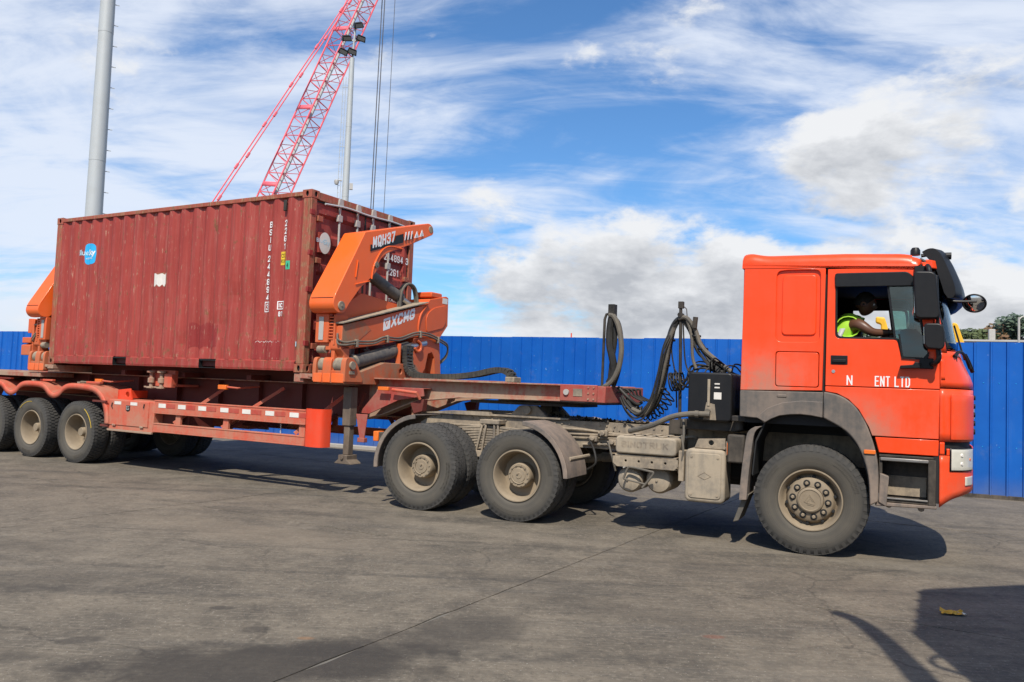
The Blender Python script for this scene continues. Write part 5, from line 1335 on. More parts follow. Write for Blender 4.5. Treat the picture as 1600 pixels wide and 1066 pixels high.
# mirrors
for sg_ in (1, -1):
    def Z(p): return (p[0], sg_*p[1], p[2])
    g = G(); a, b = sorted((sg_*1.26, sg_*1.42))
    g.ext(rp([(.925, 2.385), (.905, 2.79), (.93, 2.815), (1.06, 2.81), (1.095, 2.785), (1.135, 2.395), (1.115, 2.365), (.96, 2.365)], .025, 4), 's', a, b); mr = g.build('mirror_housing', 'blackp', trk, .022, 3)
    g = G(); a, b = sorted((sg_*1.275, sg_*1.405)); g.ext([(.921, 2.42), (.9075, 2.77), (.912, 2.77), (.926, 2.42)], 's', a, b); g.build('mirror_glass', 'mirror', mr)
    g = G(); a, b = sorted((sg_*1.28, sg_*1.43)); g.ext(rp([(1.005, 2.12), (1.0, 2.30), (1.02, 2.32), (1.13, 2.32), (1.165, 2.29), (1.175, 2.11), (1.15, 2.075), (1.03, 2.085)], .025, 4), 's', a, b); m2_ = g.build('wide_mirror_housing', 'blackp', trk, .02, 3)
    g = G(); a, b = sorted((sg_*1.295, sg_*1.415)); g.ext([(1.003, 2.13), (.9985, 2.285), (1.003, 2.285), (1.008, 2.13)], 's', a, b); g.build('mirror_glass', 'mirror', m2_)
    g = G(); g.tube([Z(p) for p in cr([(1.02, 1.21, 2.86), (1.03, 1.29, 2.88), (1.04, 1.33, 2.84), (1.05, 1.34, 2.78)], 5)], .022, 8)
    g.tube([Z(p) for p in ((1.10, 1.35, 2.78), (1.12, 1.35, 2.30))], .018, 8)
    g.tube([Z(p) for p in cr([(1.12, 1.35, 2.1), (1.13, 1.35, 2.0), (1.10, 1.31, 1.95), (1.07, 1.21, 1.95)], 5)], .024, 8)
    g.box(.97, 1.09, *sorted((sg_*1.20, sg_*1.23)), 1.90, 2.0); g.box(.92, 1.06, *sorted((sg_*1.19, sg_*1.24)), 2.82, 2.89); g.build('mirror_arm', 'blackp', mr, .004)
    g = G(); g.ext(rp([(.80, 1.895), (.975, 1.905), (.985, 1.955), (.93, 1.96), (.915, 1.935), (.805, 1.925)], .008, 3), 's', *sorted((sg_*1.205, sg_*1.28))); g.build('grab_bracket', 'blackp', trk, .006)
g = G(); g.tube(cr([(1.20, .99, 2.60), (1.26, 1.0, 2.572), (1.34, 1.0, 2.566), (1.46, 1.0, 2.566)], 6), .012, 8); fm = g.build('front_mirror_arm', 'blackp', trk)
mc = Vector((1.445, .96, 2.553)); nrm = Vector((-.12, 1, -.36)).normalized()
mu = Vector((1, .25, 0)).normalized(); mv = nrm.cross(mu)
g = G(); rings = []
for r, h in ((.098, -.025), (.106, .004), (.098, .014), (.088, .006)):
    rings.append([g.v(mc+(mu*math.cos(2*math.pi*k/32)+mv*math.sin(2*math.pi*k/32)*.90)*r+nrm*h) for k in range(32)])
for A, B in zip(rings, rings[1:]):
    for k in range(32): g.face([A[k], A[(k+1) % 32], B[(k+1) % 32], B[k]])
g.face(rings[0][::-1]); g.build('round_mirror_shell', 'blackp', fm)
g = G(); rr_ = [[g.v(mc+(mu*math.cos(2*math.pi*k/32)+mv*math.sin(2*math.pi*k/32)*.90)*r+nrm*h) for k in range(32)] for r, h in ((.09, .004), (.07, .011), (.04, .018), (.015, .0205))]
for A, B in zip(rr_, rr_[1:]):
    for k in range(32): g.face([A[k], A[(k+1) % 32], B[(k+1) % 32], B[k]])
g.face(rr_[-1]); g.build('round_mirror_glass', 'mirror', fm)
# wipers and washer pipes at the foot of the screen
g = G(); g.tube(cr([wrap(.82, 2.03, .02), wrap(.70, 2.08, .03), wrap(.60, 2.05, .045), wrap(.52, 1.98, .05), wrap(.5, 1.93, .045)], 5), .016, 7); g.tube(cr([wrap(.55, 2.06, .05), wrap(.50, 1.98, .06), wrap(.46, 1.90, .05)], 5), .02, 7); g.tube([wrap(.5, 2.02, .03), wrap(.1, 2.4, .03)], .01, 6); g.tube([wrap(-.1, 2.02, .03), wrap(-.5, 2.4, .03)], .01, 6); g.build('wiper', 'blackp', trk)
# lettering on the door
strokes('door_lettering', 'N', 'white', trk, (.328, 1.2020, 1.722), (1, 0, 0), (0, 0, 1), .054, .098, 0, .0125, TO)
strokes('door_lettering', 'ENT LTD', 'white', trk, (.583, 1.2020, 1.718), (1, 0, 0), (0, 0, 1), .0395, .102, .0085, .0115, TO)
# cab furniture
for s in (.70, -.55):
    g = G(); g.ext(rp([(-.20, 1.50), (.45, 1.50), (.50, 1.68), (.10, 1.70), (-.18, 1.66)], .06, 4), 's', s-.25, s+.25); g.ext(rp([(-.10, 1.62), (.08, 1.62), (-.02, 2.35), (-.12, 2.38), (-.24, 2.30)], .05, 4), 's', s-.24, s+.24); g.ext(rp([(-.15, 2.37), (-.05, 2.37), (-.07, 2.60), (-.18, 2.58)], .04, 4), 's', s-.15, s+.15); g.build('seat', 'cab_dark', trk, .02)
g = G(); g.ext(rp([(1.0, 1.4), (1.30, 1.4), (1.30, 2.06), (1.10, 2.12), (.95, 1.95)], .05, 4), 's', -1.05, 1.05); g.build('dashboard', 'cab_dark', trk, .02)
sw_c = Vector((.83, .72, 2.16)); sa = Vector((-.42, 0, .9)).normalized(); su = Vector((0, 1, 0)); sv_ = sa.cross(su)
g = G(); g.tube([sw_c+(su*math.cos(a)+sv_*math.sin(a))*.225 for a in [2*math.pi*i/36 for i in range(36)]], .016, 8, True)
for a in (0, 2.1, 4.2): g.tube([sw_c, sw_c+(su*math.cos(a)+sv_*math.sin(a))*.22], .014, 6)
g.cyl(sw_c, sw_c-sa*.45, .03, 8); g.build('steering_wheel', 'blackp', trk)
g = G(); g.tube(cr([(.74, .30, 2.56), (.83, .30, 2.555), (.87, .30, 2.50), (.89, .30, 2.22)], 5), .014, 8); g.build('grab_rail', 'greyp', trk)
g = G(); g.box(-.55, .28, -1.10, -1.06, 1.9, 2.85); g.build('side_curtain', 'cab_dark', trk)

# ------------------------------------------------------------------ driver
DS = .80                                   # sits close to the open window
DO = (.05, DS, 1.69)
drv = thing('person', 'driver in a lime reflective vest at the truck wheel, seen in profile', 'person', to_world(TF, .05, DS, 1.69), TH)
def skin_body(name, chains, mat, parent, sub=2):
    """chains: lists of ((x,s,z), radius); joined where points coincide; first point is the root"""
    me = D.meshes.new(name); vs_ = []; es_ = []; rad = []
    for ch in chains:
        last = None
        for p, r in ch:
            q = (p[0]-DO[0], -(p[1]-DO[1]), p[2]-DO[2])
            idx = next((i for i, v_ in enumerate(vs_) if (Vector(v_)-Vector(q)).length < 1e-4), None)
            if idx is None: vs_.append(q); rad.append(r); idx = len(vs_)-1
            if last is not None: es_.append((last, idx))
            last = idx
    me.from_pydata(vs_, es_, [])
    o = D.objects.new(name, me); COL.objects.link(o); o.parent = parent
    md = o.modifiers.new('skin', 'SKIN'); md.use_smooth_shade = True
    for i, sv2 in enumerate(me.skin_vertices[0].data):
        r = rad[i]; sv2.radius = r if isinstance(r, tuple) else (r, r); sv2.use_root = i == 0
    s_ = o.modifiers.new('subd', 'SUBSURF'); s_.levels = sub; s_.render_levels = sub
    me.materials.append(M[mat]); return o
hip = (.14, DS, 1.80); ch_ = (.25, DS, 2.08); nk = (.395, DS, 2.40); VT = Vector((.355, DS, 2.425))
skin_body('body', [
    [(hip, (.17, .14)), (ch_, (.165, .12)), ((.325, DS, 2.27), (.17, .105)), (nk, .062), ((.41, DS, 2.46), .056)],
    [((.325, DS, 2.27), (.17, .105)), ((.40, DS+.185, 2.355), .070), ((.455, DS+.215, 2.330), .060), ((.51, DS+.225, 2.285), .053), ((.56, DS+.215, 2.258), .045), ((.62, DS+.185, 2.258), .043), ((.74, DS+.10, 2.27), .030), ((.775, DS+.08, 2.275), .034)],
    [((.325, DS, 2.27), (.17, .105)), ((.37, DS-.19, 2.335), .070), ((.42, DS-.23, 2.20), .054), ((.56, DS-.19, 2.18), .044), ((.72, DS-.13, 2.24), .033), ((.765, DS-.12, 2.25), .034)],
    [(hip, (.17, .14)), ((.22, DS+.11, 1.78), .10), ((.56, DS+.15, 1.80), .075), ((.66, DS+.15, 1.56), .055), ((.72, DS+.15, 1.46), .05), ((.86, DS+.15, 1.45), .035)],
    [(hip, (.17, .14)), ((.22, DS-.11, 1.78), .10), ((.56, DS-.15, 1.80), .075), ((.66, DS-.15, 1.56), .055), ((.72, DS-.15, 1.46), .05), ((.86, DS-.15, 1.45), .035)],
], 'skin', drv)
# head with face, facing forward (+x), slightly bowed
hd = G(DO); hc = Vector((.475, DS, 2.570)); rows = []
NB, NA = 22, 28
for i in range(NB+1):
    ph = math.pi*i/NB; row = []
    for j in range(NA+1):
        th = 2*math.pi*j/NA
        ex_, ey, ez = math.sin(ph)*math.cos(th), math.sin(ph)*math.sin(th), math.cos(ph)
        x, y, z = ex_*.098, ey*.076, ez*.122
        f = max(0, ex_)
        if z < -.03: x *= 1-.10*((-z-.03)/.09); y *= 1-.30*((-z-.03)/.09)
        if ex_ < 0 and z < -.04: x *= .72
        front = f**3
        x += front*(.012*math.exp(-((z+.10)/.022)**2)+.010*math.exp(-((z-.028)/.02)**2)*math.exp(-(y/.05)**2))      # chin, brow
        x += .034*f**8*math.exp(-((z+.022)/.020)**2)*math.exp(-(y/.018)**2)*1.0                                       # nose
        x += .014*f**4*math.exp(-((z+.058)/.011)**2)*math.exp(-(y/.028)**2)+.012*f**4*math.exp(-((z+.076)/.010)**2)*math.exp(-(y/.026)**2)  # lips
        x -= .012*f**3*(math.exp(-((z-.006)/.013)**2)*math.exp(-((abs(y)-.033)/.016)**2))                              # eye sockets
        c_, s_ = math.cos(R(8)), math.sin(R(8))
        row.append((hc.x+x*c_+z*s_, hc.y+y, hc.z-x*s_+z*c_))
    rows.append(row)
hd.grid(rows); bmesh.ops.remove_doubles(hd.bm, verts=hd.bm.verts[:], dist=1e-4); head = hd.build('head', 'skin', drv, angle=80)
for sg_ in (1, -1):
    g = G(DO); g.lathe([(0, 0), (.014, .006), (.026, .010), (.030, .004), (.024, -.006)], (.462, DS+sg_*.077, 2.56), 14, 's'); g.build('ear', 'skin', drv)
    g = G(DO); g.lathe([(0, -.011), (.011, 0), (0, .011)], (.556, DS+sg_*.032, 2.562), 12, 's'); g.build('eye', 'white', drv)
g = G(DO); rows = []
for i in range(9):
    ph = math.pi*.56*i/8; row = []
    for j in range(29):
        th = 2*math.pi*j/28; lim = 1.0 if math.cos(th) < .1 else 1.0-.42*max(0, math.cos(th))
        p_ = ph*lim; x, y, z = math.sin(p_)*math.cos(th)*.106, math.sin(p_)*math.sin(th)*.083, math.cos(p_)*.132
        row.append((hc.x+x*c_+z*s_-.004, hc.y+y, hc.z-x*s_+z*c_))
    rows.append(row)
g.grid(rows); g.build('hair', 'hair', drv, angle=80)
# vest over the trunk
g = G(DO); rows = []
for t_ in [i/10 for i in range(11)]:
    c = Vector(hip).lerp(VT, t_); c.x -= .02*math.sin(t_*math.pi)
    wx = .155-.04*t_*t_; wy = (.225-.03*math.sin(t_*3.1))*(1 if t_ < .86 else 1-.35*(t_-.86)/.14)
    rows.append([(c.x+wx*math.cos(2*math.pi*j/24), c.y+wy*math.sin(2*math.pi*j/24), c.z) for j in range(25)])
g.grid(rows); vest = g.build('vest', 'greenvest', drv, solid=.012, angle=80)
g = G(DO)
for y0 in (DS+.12, DS-.10):
    P = []
    for t_ in [i/12 for i in range(13)]:
        c = Vector(hip).lerp(VT, t_); c.x -= .02*math.sin(t_*math.pi); wx = .155-.04*t_*t_; wy = (.225-.03*math.sin(t_*3.1)); k_ = max(0, 1-((y0-c.y)/wy)**2)**.5
        P.append((c.x-wx*k_-.008, c.x+wx*k_+.008, c.z))
    for a in (0, 1): g.grid([[(p[a], y0-.025, p[2]) for p in P], [(p[a], y0+.025, p[2]) for p in P]])
for z0 in (2.06, ):
    t_ = (z0-hip[2])/(VT.z-hip[2]); c = Vector(hip).lerp(VT, t_); c.x -= .02*math.sin(t_*math.pi); wx = .163-.04*t_*t_; wy = .233-.03*math.sin(t_*3.1)
    g.grid([[(c.x+wx*math.cos(2*math.pi*j/24), c.y+wy*math.sin(2*math.pi*j/24), z) for j in range(25)] for z in (z0-.025, z0+.025)])
# side panel stripe towards the window
t0s = [.70, .8, .9, 1.0]
g.grid([[(Vector(hip).lerp(VT, t_).x+dx-.02*math.sin(t_*math.pi), DS+.240-.03*math.sin(t_*3.1), Vector(hip).lerp(VT, t_).z) for t_ in (0, .2, .4, .6, .8)] for dx in (-.05, .0)])
g.build('reflective_stripe', 'stripe', vest, solid=.002)
g = G(DO); rows = []
for t_ in [i/8 for i in range(9)]:   # vest shoulder on the window side
    a = R(-30+t_*150); rows.append([(.325+.115*math.cos(2*math.pi*j/16), DS+.06+.155*t_, 2.365-.05*t_+.105*math.sin(2*math.pi*j/16)) for j in range(17)])
g.grid(rows); g.build('vest_shoulder', 'greenvest', vest, solid=.008, angle=80)
# hands closed on the rim, thumbs on the inner side
for hx, hs in ((.775, DS+.08), (.765, DS-.12)):
    sgn = 1 if hs > DS else -1
    ch = [[((hx, hs, 2.275), .034), ((hx+.045, hs, 2.285), (.036, .022)), ((hx+.075, hs, 2.288), (.036, .018))]]
    skin_body('palm', ch, 'skin', drv, 1)
    for k, ln in enumerate((.034, .038, .036, .028)):
        y = hs+.030-.020*k
        skin_body('finger', [[((hx+.065, y, 2.290), .0095), ((hx+.085+ln*.4, y, 2.290), .009), ((hx+.090+ln*.4, y, 2.290-ln*.9), .0085), ((hx+.070, y, 2.275-ln*1.1), .0075)]], 'skin', drv, 1)
    skin_body('thumb', [[((hx+.025, hs-sgn*.028, 2.278), .012), ((hx+.055, hs-sgn*.045, 2.268), .0105), ((hx+.080, hs-sgn*.040, 2.256), .009)]], 'skin', drv, 1)
g = G(DO); g.tube(cr([(.70, DS+.128+.036*math.cos(a), 2.267+.037*math.sin(a)) for a in [2*math.pi*i/10 for i in range(10)]], 3, True), .007, 6, True); g.build('wrist_band', 'black', drv)
skin_body('trousers', [[((.08, DS, 1.80), (.185, .15)), ((.22, DS+.11, 1.785), .112), ((.56, DS+.15, 1.805), .086), ((.67, DS+.15, 1.55), .068)], [((.08, DS, 1.80), (.185, .15)), ((.22, DS-.11, 1.785), .112), ((.56, DS-.15, 1.805), .086), ((.67, DS-.15, 1.55), .068)]], 'cloth', drv)
# ------------------------------------------------------------------ semi trailer
trl = thing('semi_trailer', 'dusty red side lifter semi trailer carrying the container', 'trailer', (KX, KY, 0), KH)
KO = (0, 0, 0)
for sg_ in (1, -1):
    for x in (-5.10, -6.43, -7.76):
        wn = wheel(trl, KO, x, sg_*1.095, .520, 't', sg_, random.uniform(0, 6))
        if sg_ > 0 and x > -7:
            g = G(); a0 = 1.5 if x < -6 else .2
            g.tube([(.462*math.cos(a0+i*.06), .1535, .462*math.sin(a0+i*.06)) for i in range(15)], .004, 4); pm = g.build('paint_mark', 'stickery', wn); pm.rotation_euler = (0, -wn.rotation_euler[1], 0)
        wheel(trl, KO, x, sg_*.765, .520, 't', -sg_)
for x in (-5.10, -6.43, -7.76):
    g = G(); g.cyl((x, -1.0, .52), (x, 1.0, .52), .075, 14); g.box(x-.07, x+.07, -.62, -.42, .52, .72); g.box(x-.07, x+.07, .42, .62, .52, .72); g.build('axle', 'trailer_shade', trl)
    for sg_ in (1, -1):
        g = G(); a, b = sorted((sg_*.47, sg_*.57))
        for k in range(5):
            pts = [(x+(.56-.07*k)*t_, .74-.028*k+.07*t_*t_) for t_ in [-1+.25*i for i in range(9)]]; g.ext(pts+[(p, q-.022) for p, q in pts[::-1]], 's', a, b)
        g.build('spring_pack', 'blackd', trl)
# main beams: webs and flanges
for sg_ in (1, -1):
    def SS(a, b): return tuple(sorted((sg_*a, sg_*b)))
    lower = [(-8.7, 1.12), (-4.3, 1.08), (-3.5, 1.03), (.62, 1.03), (.95, 1.115), (1.50, 1.325), (2.2, 1.40), (4.18, 1.425)]
    top = [(-8.7, 1.50), (.42, 1.50), (.70, 1.605), (4.18, 1.612)]
    g = G(); g.ext([(.62, 1.035), (.95, 1.115), (1.50, 1.325), (2.2, 1.40), (4.18, 1.425), (4.18, 1.612), (.70, 1.605), (.62, 1.56)], 's', *SS(.50, .513)); g.build('gooseneck_web', 'trailer_b', trl, smooth=False)
    g = G(); g.ext([(-8.7, 1.12), (-4.3, 1.08), (-3.5, 1.03), (.615, 1.03), (.615, 1.54), (.42, 1.50), (-.02, 1.50), (-.2, 1.52), (-.2, 1.70), (-5.86, 1.70), (-5.86, 1.50), (-8.7, 1.50)], 's', *SS(.50, .512)); bmn = g.build('main_beam_web', 'trailer_shade', trl, smooth=False)
    g = G(); g.ext([(x, z) for x, z in lower]+[(x, z+.016) for x, z in lower[::-1]], 's', *SS(.42, .60)); g.build('lower_flange', 'trailer_b', bmn, .003)
    g = G(); g.ext([(x, z) for x, z in top]+[(x, z+.018) for x, z in top[::-1]], 's', *SS(.40, .625)); g.build('upper_flange', 'trailer_b', bmn, .003)
    for x in (-8.0, -7.1, -5.8, -4.4, -3.4, -2.4, -1.5, -.6, .3):
        g = G(); g.box(x, x+.012, *SS(.512, .60), 1.13 if x < -4 else 1.06, 1.49); g.build('web_stiffener', 'trailer_shade', bmn)
    # head of the gooseneck: red end box
    g = G(); g.box(3.70, 4.19, *SS(.455, .645), 1.428, 1.628); hb2 = g.build('gooseneck_end', 'trailer_m', trl, .006)
    g = G(); g.box(3.88, 4.0, *SS(.645, .651), 1.49, 1.58); g.build('rating_plate', 'dustm', hb2)
    g = G(); g.lathe([(.0, .06), (.025, .05), (.034, 0), (.03, -.01)], (3.80, 0, 1.535), 12) if False else g.cyl((3.79, sg_*.645, 1.535), (3.79, sg_*.668, 1.535), .036, 14); g.build('gladhand_cap', 'offwhite', hb2)
    g = G()
    for z in (1.46, 1.53, 1.60):
        for x in (4.08, 4.15): g.cyl((x, sg_*.645, z), (x, sg_*.656, z), .012, 6)
    g.build('bolts', 'trailer_b', hb2)
    # brace panel behind the landing leg
    g = G(); g.ext([(.62, 1.12), (.98, 1.50), (1.70, 1.50), (1.72, 1.40), (1.30, 1.33), (.80, 1.12)], 's', *SS(.70, .72)); g.box(.98, 1.7, *SS(.52, .72), 1.495, 1.505); g.build('brace_panel', 'trailer_m', trl, .004)
    g = G(); g.tube([(1.25, sg_*.80, 1.47), (1.66, sg_*.80, 1.44), (1.67, sg_*.74, 1.36)], .022, 8); g.build('grab_rail', 'trailer', trl)
    g = G(); g.box(1.02, 1.20, *SS(.79, .83), 1.455, 1.505); g.build('marker_lamp', 'amber', trl, .006)
    g = G(); g.ext([(1.50, 1.30), (1.72, 1.36), (1.70, 1.20), (1.56, 1.16)], 's', *SS(.62, .72)); g.build('lamp_bracket', 'trailer_shade', trl, .005)
    # landing leg
    g = G(); g.box(.545, .685, *SS(.84, .98), .95, 1.48); g.box(.565, .665, *SS(.86, .96), .55, .96); ll = g.build('landing_leg', 'legm', trl, .008)
    g = G(); g.ext([(.47, .43), (.77, .43), (.755, .45), (.69, .49), (.69, .55), (.54, .55), (.54, .49), (.485, .45)], 's', *SS(.80, 1.02)); g.cyl((.615, sg_*1.02, .51), (.615, sg_*1.04, .51), .025, 10); g.build('landing_foot', 'legm', ll, .006)
    g = G(); g.ext([(.76, 1.12), (.96, 1.12), (.92, .78), (.84, .78)], 's', *SS(.93, .95)); g.box(.82, .94, *SS(.90, .97), .74, .80); g.build('leg_gusset', 'trailer_m', trl, .006)
    g = G(); g.obox((.60, sg_*.6, 1.40), (.60, sg_*.85, 1.0), .05, .05); g.build('leg_stay', 'trailer_shade', trl)
g = G(); g.cyl((.60, -.95, 1.2), (.60, .95, 1.2), .03, 8); g.build('leg_shaft', 'trailer_shade', trl)
for x in (-8.6, -7.3, -6.0, -4.7, -3.3, -2.0, -.9, .1, 1.4, 2.6, 3.9):
    g = G(); g.box(x-.05, x+.05, -.498, .498, 1.20 if x < .4 else 1.45, 1.44 if x < .4 else 1.56); g.build('crossmember', 'trailer_shade', trl, .006)
g = G(); g.box(4.19, 4.30, -.645, .645, 1.42, 1.62); g.build('front_crossbeam', 'trailer_m', trl, .01)
g = G(); g.box(2.75, 4.19, -.45, .45, 1.392, 1.412); g.cyl((3.35, 0, 1.27), (3.35, 0, 1.395), .045, 16); g.build('kingpin_plate', 'blackd', trl)
# container bolsters with cones
for x in (-5.97, -.09):
    g = G(); g.box(x-.09, x+.09, -1.2, 1.2, 1.525, 1.645); bo = g.build('bolster', 'trailer_b', trl, .006)
    for s in (-1.13, 1.13):
        g = G(); g.lathe([(.05, -.02), (.05, 0), (.025, .05), (0, .055)], (x, s, 1.655), 12, 'z'); g.build('twist_lock', 'dustm', bo)
for x in (-4.4, -2.9, -1.4):
    g = G(); g.box(x-.05, x+.05, -.9, .9, 1.52, 1.60); g.build('cross_bearer', 'trailer_shade', trl, .006)
g = G(); g.box(-5.85, -.2, -.40, .40, 1.16, 1.70); g.box(-8.4, -4.5, -.44, .44, .78, 1.16); g.build('underframe_filler', 'trailer_shade', trl, .03)  # dark filler boxes, added so the gaps under the deck read black
# twist lock bracket under the container's side
g = G(); g.box(-3.50, -2.92, .96, 1.02, 1.36, 1.62); g.box(-3.30, -2.92, .55, 1.06, 1.36, 1.40); g.box(-3.1, -2.92, 1.0, 1.08, 1.345, 1.56); vb = g.build('valve_bracket', 'trailer', trl, .006)
for x in (-3.42, -3.17):
    g = G(); g.lathe([(.075, .13), (.075, .10), (.035, .095), (.03, .02), (.055, .01), (.055, -.06), (.03, -.07), (.03, -.12), (.07, -.125), (.07, -.15)], (x, 1.07, 1.475), 14, 'z'); g.obox((x-.12, 1.1, 1.345), (x+.06, 1.1, 1.33), .03, .02); g.build('twist_lock_screw', 'trailer_b', vb)
# side guards
for sg_ in (1, -1):
    def SS(a, b): return tuple(sorted((sg_*a, sg_*b)))
    g = G(); g.box(-3.10, .10, *SS(1.185, 1.225), .955, 1.125); g.box(-3.10, .10, *SS(1.15, 1.232), 1.125, 1.145); g.box(-3.10, .10, *SS(1.15, 1.232), .935, .955); ur = g.build('side_guard_rail', 'trailer', trl, .004)
    g = G(); g.box(-3.10, .10, *SS(1.185, 1.225), .665, .775); g.box(-3.10, .10, *SS(1.15, 1.232), .765, .785); g.box(-3.10, .10, *SS(1.15, 1.232), .645, .665); g.build('side_guard_rail', 'trailer', trl, .004)
    for x in (-2.56, -1.50, .02):
        g = G(); g.box(x-.055, x+.055, *SS(1.16, 1.20), .785, .935); g.build('guard_post', 'trailer', trl, .004)
    for x in (-2.91, -2.45, -1.99, -1.51, -1.05, -.58, -.11):
        g = G(); g.box(x-.085, x+.085, *SS(1.225, 1.230), 1.03, 1.095); g.build('reflector', 'refl', ur)
        g = G(); g.box(x+.10, x+.30, *SS(1.225, 1.2295), 1.03, 1.095); g.build('red_tape', 'redtape', ur)
    g = G(); pr = cr([(.10, 1.13, 0), (.12, 1.235, 0), (.26, 1.262, 0), (.40, 1.235, 0), (.44, 1.10, 0)], 5); pts = [(p.x, sg_*p.y) for p in pr]
    g.ext(pts+[(x, y-sg_*.02) for x, y in pts[::-1]], 'z', .645, 1.165); g.build('guard_end_shield', 'redfresh', trl, .004)
    for x0, x1 in ((-2.60, -2.15), (-1.52, -.95), (-.05, .35)):
        g = G(); g.obox((x0-.1, sg_*1.16, .80), (x1, sg_*.60, 1.42), .07, .05); g.build('guard_brace', 'trailer', trl, .004)
        g = G(); g.obox((x0-.05, sg_*1.15, .75), (x0+.15, sg_*.58, 1.07), .05, .05); g.build('guard_brace', 'trailer_shade', trl, .004)
    # tool box
    g = G(); g.box(-4.27, -3.115, *SS(.72, 1.215), .625, 1.115); tb = g.build('tool_box', 'trailer', trl, .012)
    g = G(); g.box(-4.235, -3.235, *SS(1.215, 1.228), .70, 1.10); g.build('tool_box_door', 'trailer', tb, .006)
    g = G(); g.box(-4.25, -3.13, *SS(1.20, 1.235), .60, .632); g.box(-4.12, -4.04, *SS(1.228, 1.24), .685, .715); g.box(-3.42, -3.34, *SS(1.228, 1.24), .685, .715); g.build('box_hinges', 'trailer_b', tb, .004)
    for x in (-4.01, -3.60):
        g = G(); g.box(x-.085, x+.085, *SS(1.228, 1.232), 1.035, 1.085); g.build('reflector', 'refl', tb)
    g = G(); g.ext(rp([(-3.79, .95), (-3.745, .93), (-3.69, .95), (-3.69, 1.03), (-3.79, 1.03)], .01), 's', *SS(1.228, 1.236)); em = g.build('latch_badge', 'blackp', tb, .003)
    for x0, x1, z0, z1 in ((-3.775, -3.705, 1.012, 1.02), (-3.775, -3.765, .965, 1.015), (-3.775, -3.705, .96, .97), (-3.715, -3.705, .965, .99), (-3.745, -3.705, .985, .993)):
        g = G(); g.box(x0, x1, *SS(1.236, 1.239), z0, z1); g.build('badge_mark', 'offwhite', em)
    g = G(); g.tube([(-4.14, sg_*1.24, 1.06), (-4.15, sg_*1.245, 1.0), (-4.13, sg_*1.24, .97)], .008, 5); g.tube([(-3.33, sg_*1.24, 1.07), (-3.34, sg_*1.245, 1.0)], .008, 5); g.build('latch_chain', 'black', tb)
    g = G(); g.ext([(-4.16, 1.115), (-4.16, 1.27), (-3.86, 1.30), (-3.80, 1.115)], 's', *SS(1.10, 1.13), [[(-3.92+.05*math.cos(k*.524), 1.20+.045*math.sin(k*.524)) for k in range(12)]]); g.box(-4.17, -4.13, *SS(.6, 1.13), 1.13, 1.26); g.build('box_bracket', 'redfresh', trl, .004)
    g = G(); g.box(-3.12, -2.5, *SS(.58, 1.05), .70, 1.02); g.build('spare_carrier', 'trailer_shade', trl, .01)
    # wavy mudguard
    lo = cr([(-4.30, 0, .70), (-4.32, 0, .86), (-4.42, 0, 1.07), (-4.62, 0, 1.20), (-4.92, 0, 1.235), (-5.28, 0, 1.24), (-5.46, 0, 1.20), (-5.60, 0, 1.105), (-5.76, 0, 1.065), (-5.92, 0, 1.105), (-6.06, 0, 1.20), (-6.24, 0, 1.24), (-6.62, 0, 1.24), (-6.79, 0, 1.20), (-6.93, 0, 1.105), (-7.09, 0, 1.065), (-7.25, 0, 1.105), (-7.39, 0, 1.20), (-7.57, 0, 1.24), (-7.95, 0, 1.24), (-8.25, 0, 1.18), (-8.45, 0, 1.0), (-8.5, 0, .8)], 4)
    def offs(P, d_):
        out = []
        for i, p in enumerate(P):
            a = (P[min(i+1, len(P)-1)]-P[max(i-1, 0)]).normalized(); out.append(p+Vector((a.z, 0, -a.x))*d_)
        return out
    up_ = offs(lo, .10) if offs(lo, .1)[0].x > lo[0].x else offs(lo, -.10)
    up2 = offs(lo, .085) if offs(lo, .1)[0].x > lo[0].x else offs(lo, -.085)
    g = G(); g.ext([(p.x, p.z) for p in up_]+[(p.x, p.z) for p in up2[::-1]], 's', *SS(.62, 1.245)); mgd = g.build('mudguard', 'trailer', trl, angle=60)
    g = G()
    g.grid([[(p.x, sg_*1.250, p.z) for p in lo], [(p.x*.35+q.x*.65, sg_*1.256, p.z*.35+q.z*.65) for p, q in zip(lo, up_)], [(q.x, sg_*1.235, q.z) for q in up_]]); g.build('mudguard_lip', 'trailer', mgd, solid=.008, angle=60)
    g = G(); g.obox((-4.62, sg_*1.26, 1.07), (-4.26, sg_*1.26, 1.07), .03, .03); g.box(-4.42, -4.22, *SS(.9, 1.246), .66, .695); g.build('mudguard_strap', 'trailer_shade', mgd)
    for x in (-5.05, -6.4, -7.7):
        g = G(); g.cyl((x-.1, sg_*.55, 1.33), (x-.1, sg_*1.16, 1.36), .025, 8); g.box(x-.14, x-.06, *SS(1.12, 1.2), 1.325, 1.37); g.build('mudguard_stay', 'dustm', mgd)
        g = G(); g.box(x+.05, x+.42, *SS(1.10, 1.16), 1.352, 1.385); g.build('tail_strip', 'trailer', mgd, .004)
    for x in (-4.85, -1.80):
        g = G(); g.tube([(x+.08, sg_*1.02, 1.40), (x+.32, sg_*1.02, 1.39), (x+.34, sg_*.62, 1.42)], .016, 6); ma = g.build('lamp_arm', 'trailer', trl)
        g = G(); g.box(x-.09, x+.09, *SS(.99, 1.05), 1.36, 1.43); g.build('marker_lamp', 'amber', ma, .008)
g = G()
for i in range(12): g.tube([(-.45+.01*(i % 2), 1.14, .935-.013*i), (-.44+.01*((i+1) % 2), 1.14, .925-.013*i)], .007, 5)
g.build('hanging_chain', 'galv', trl)
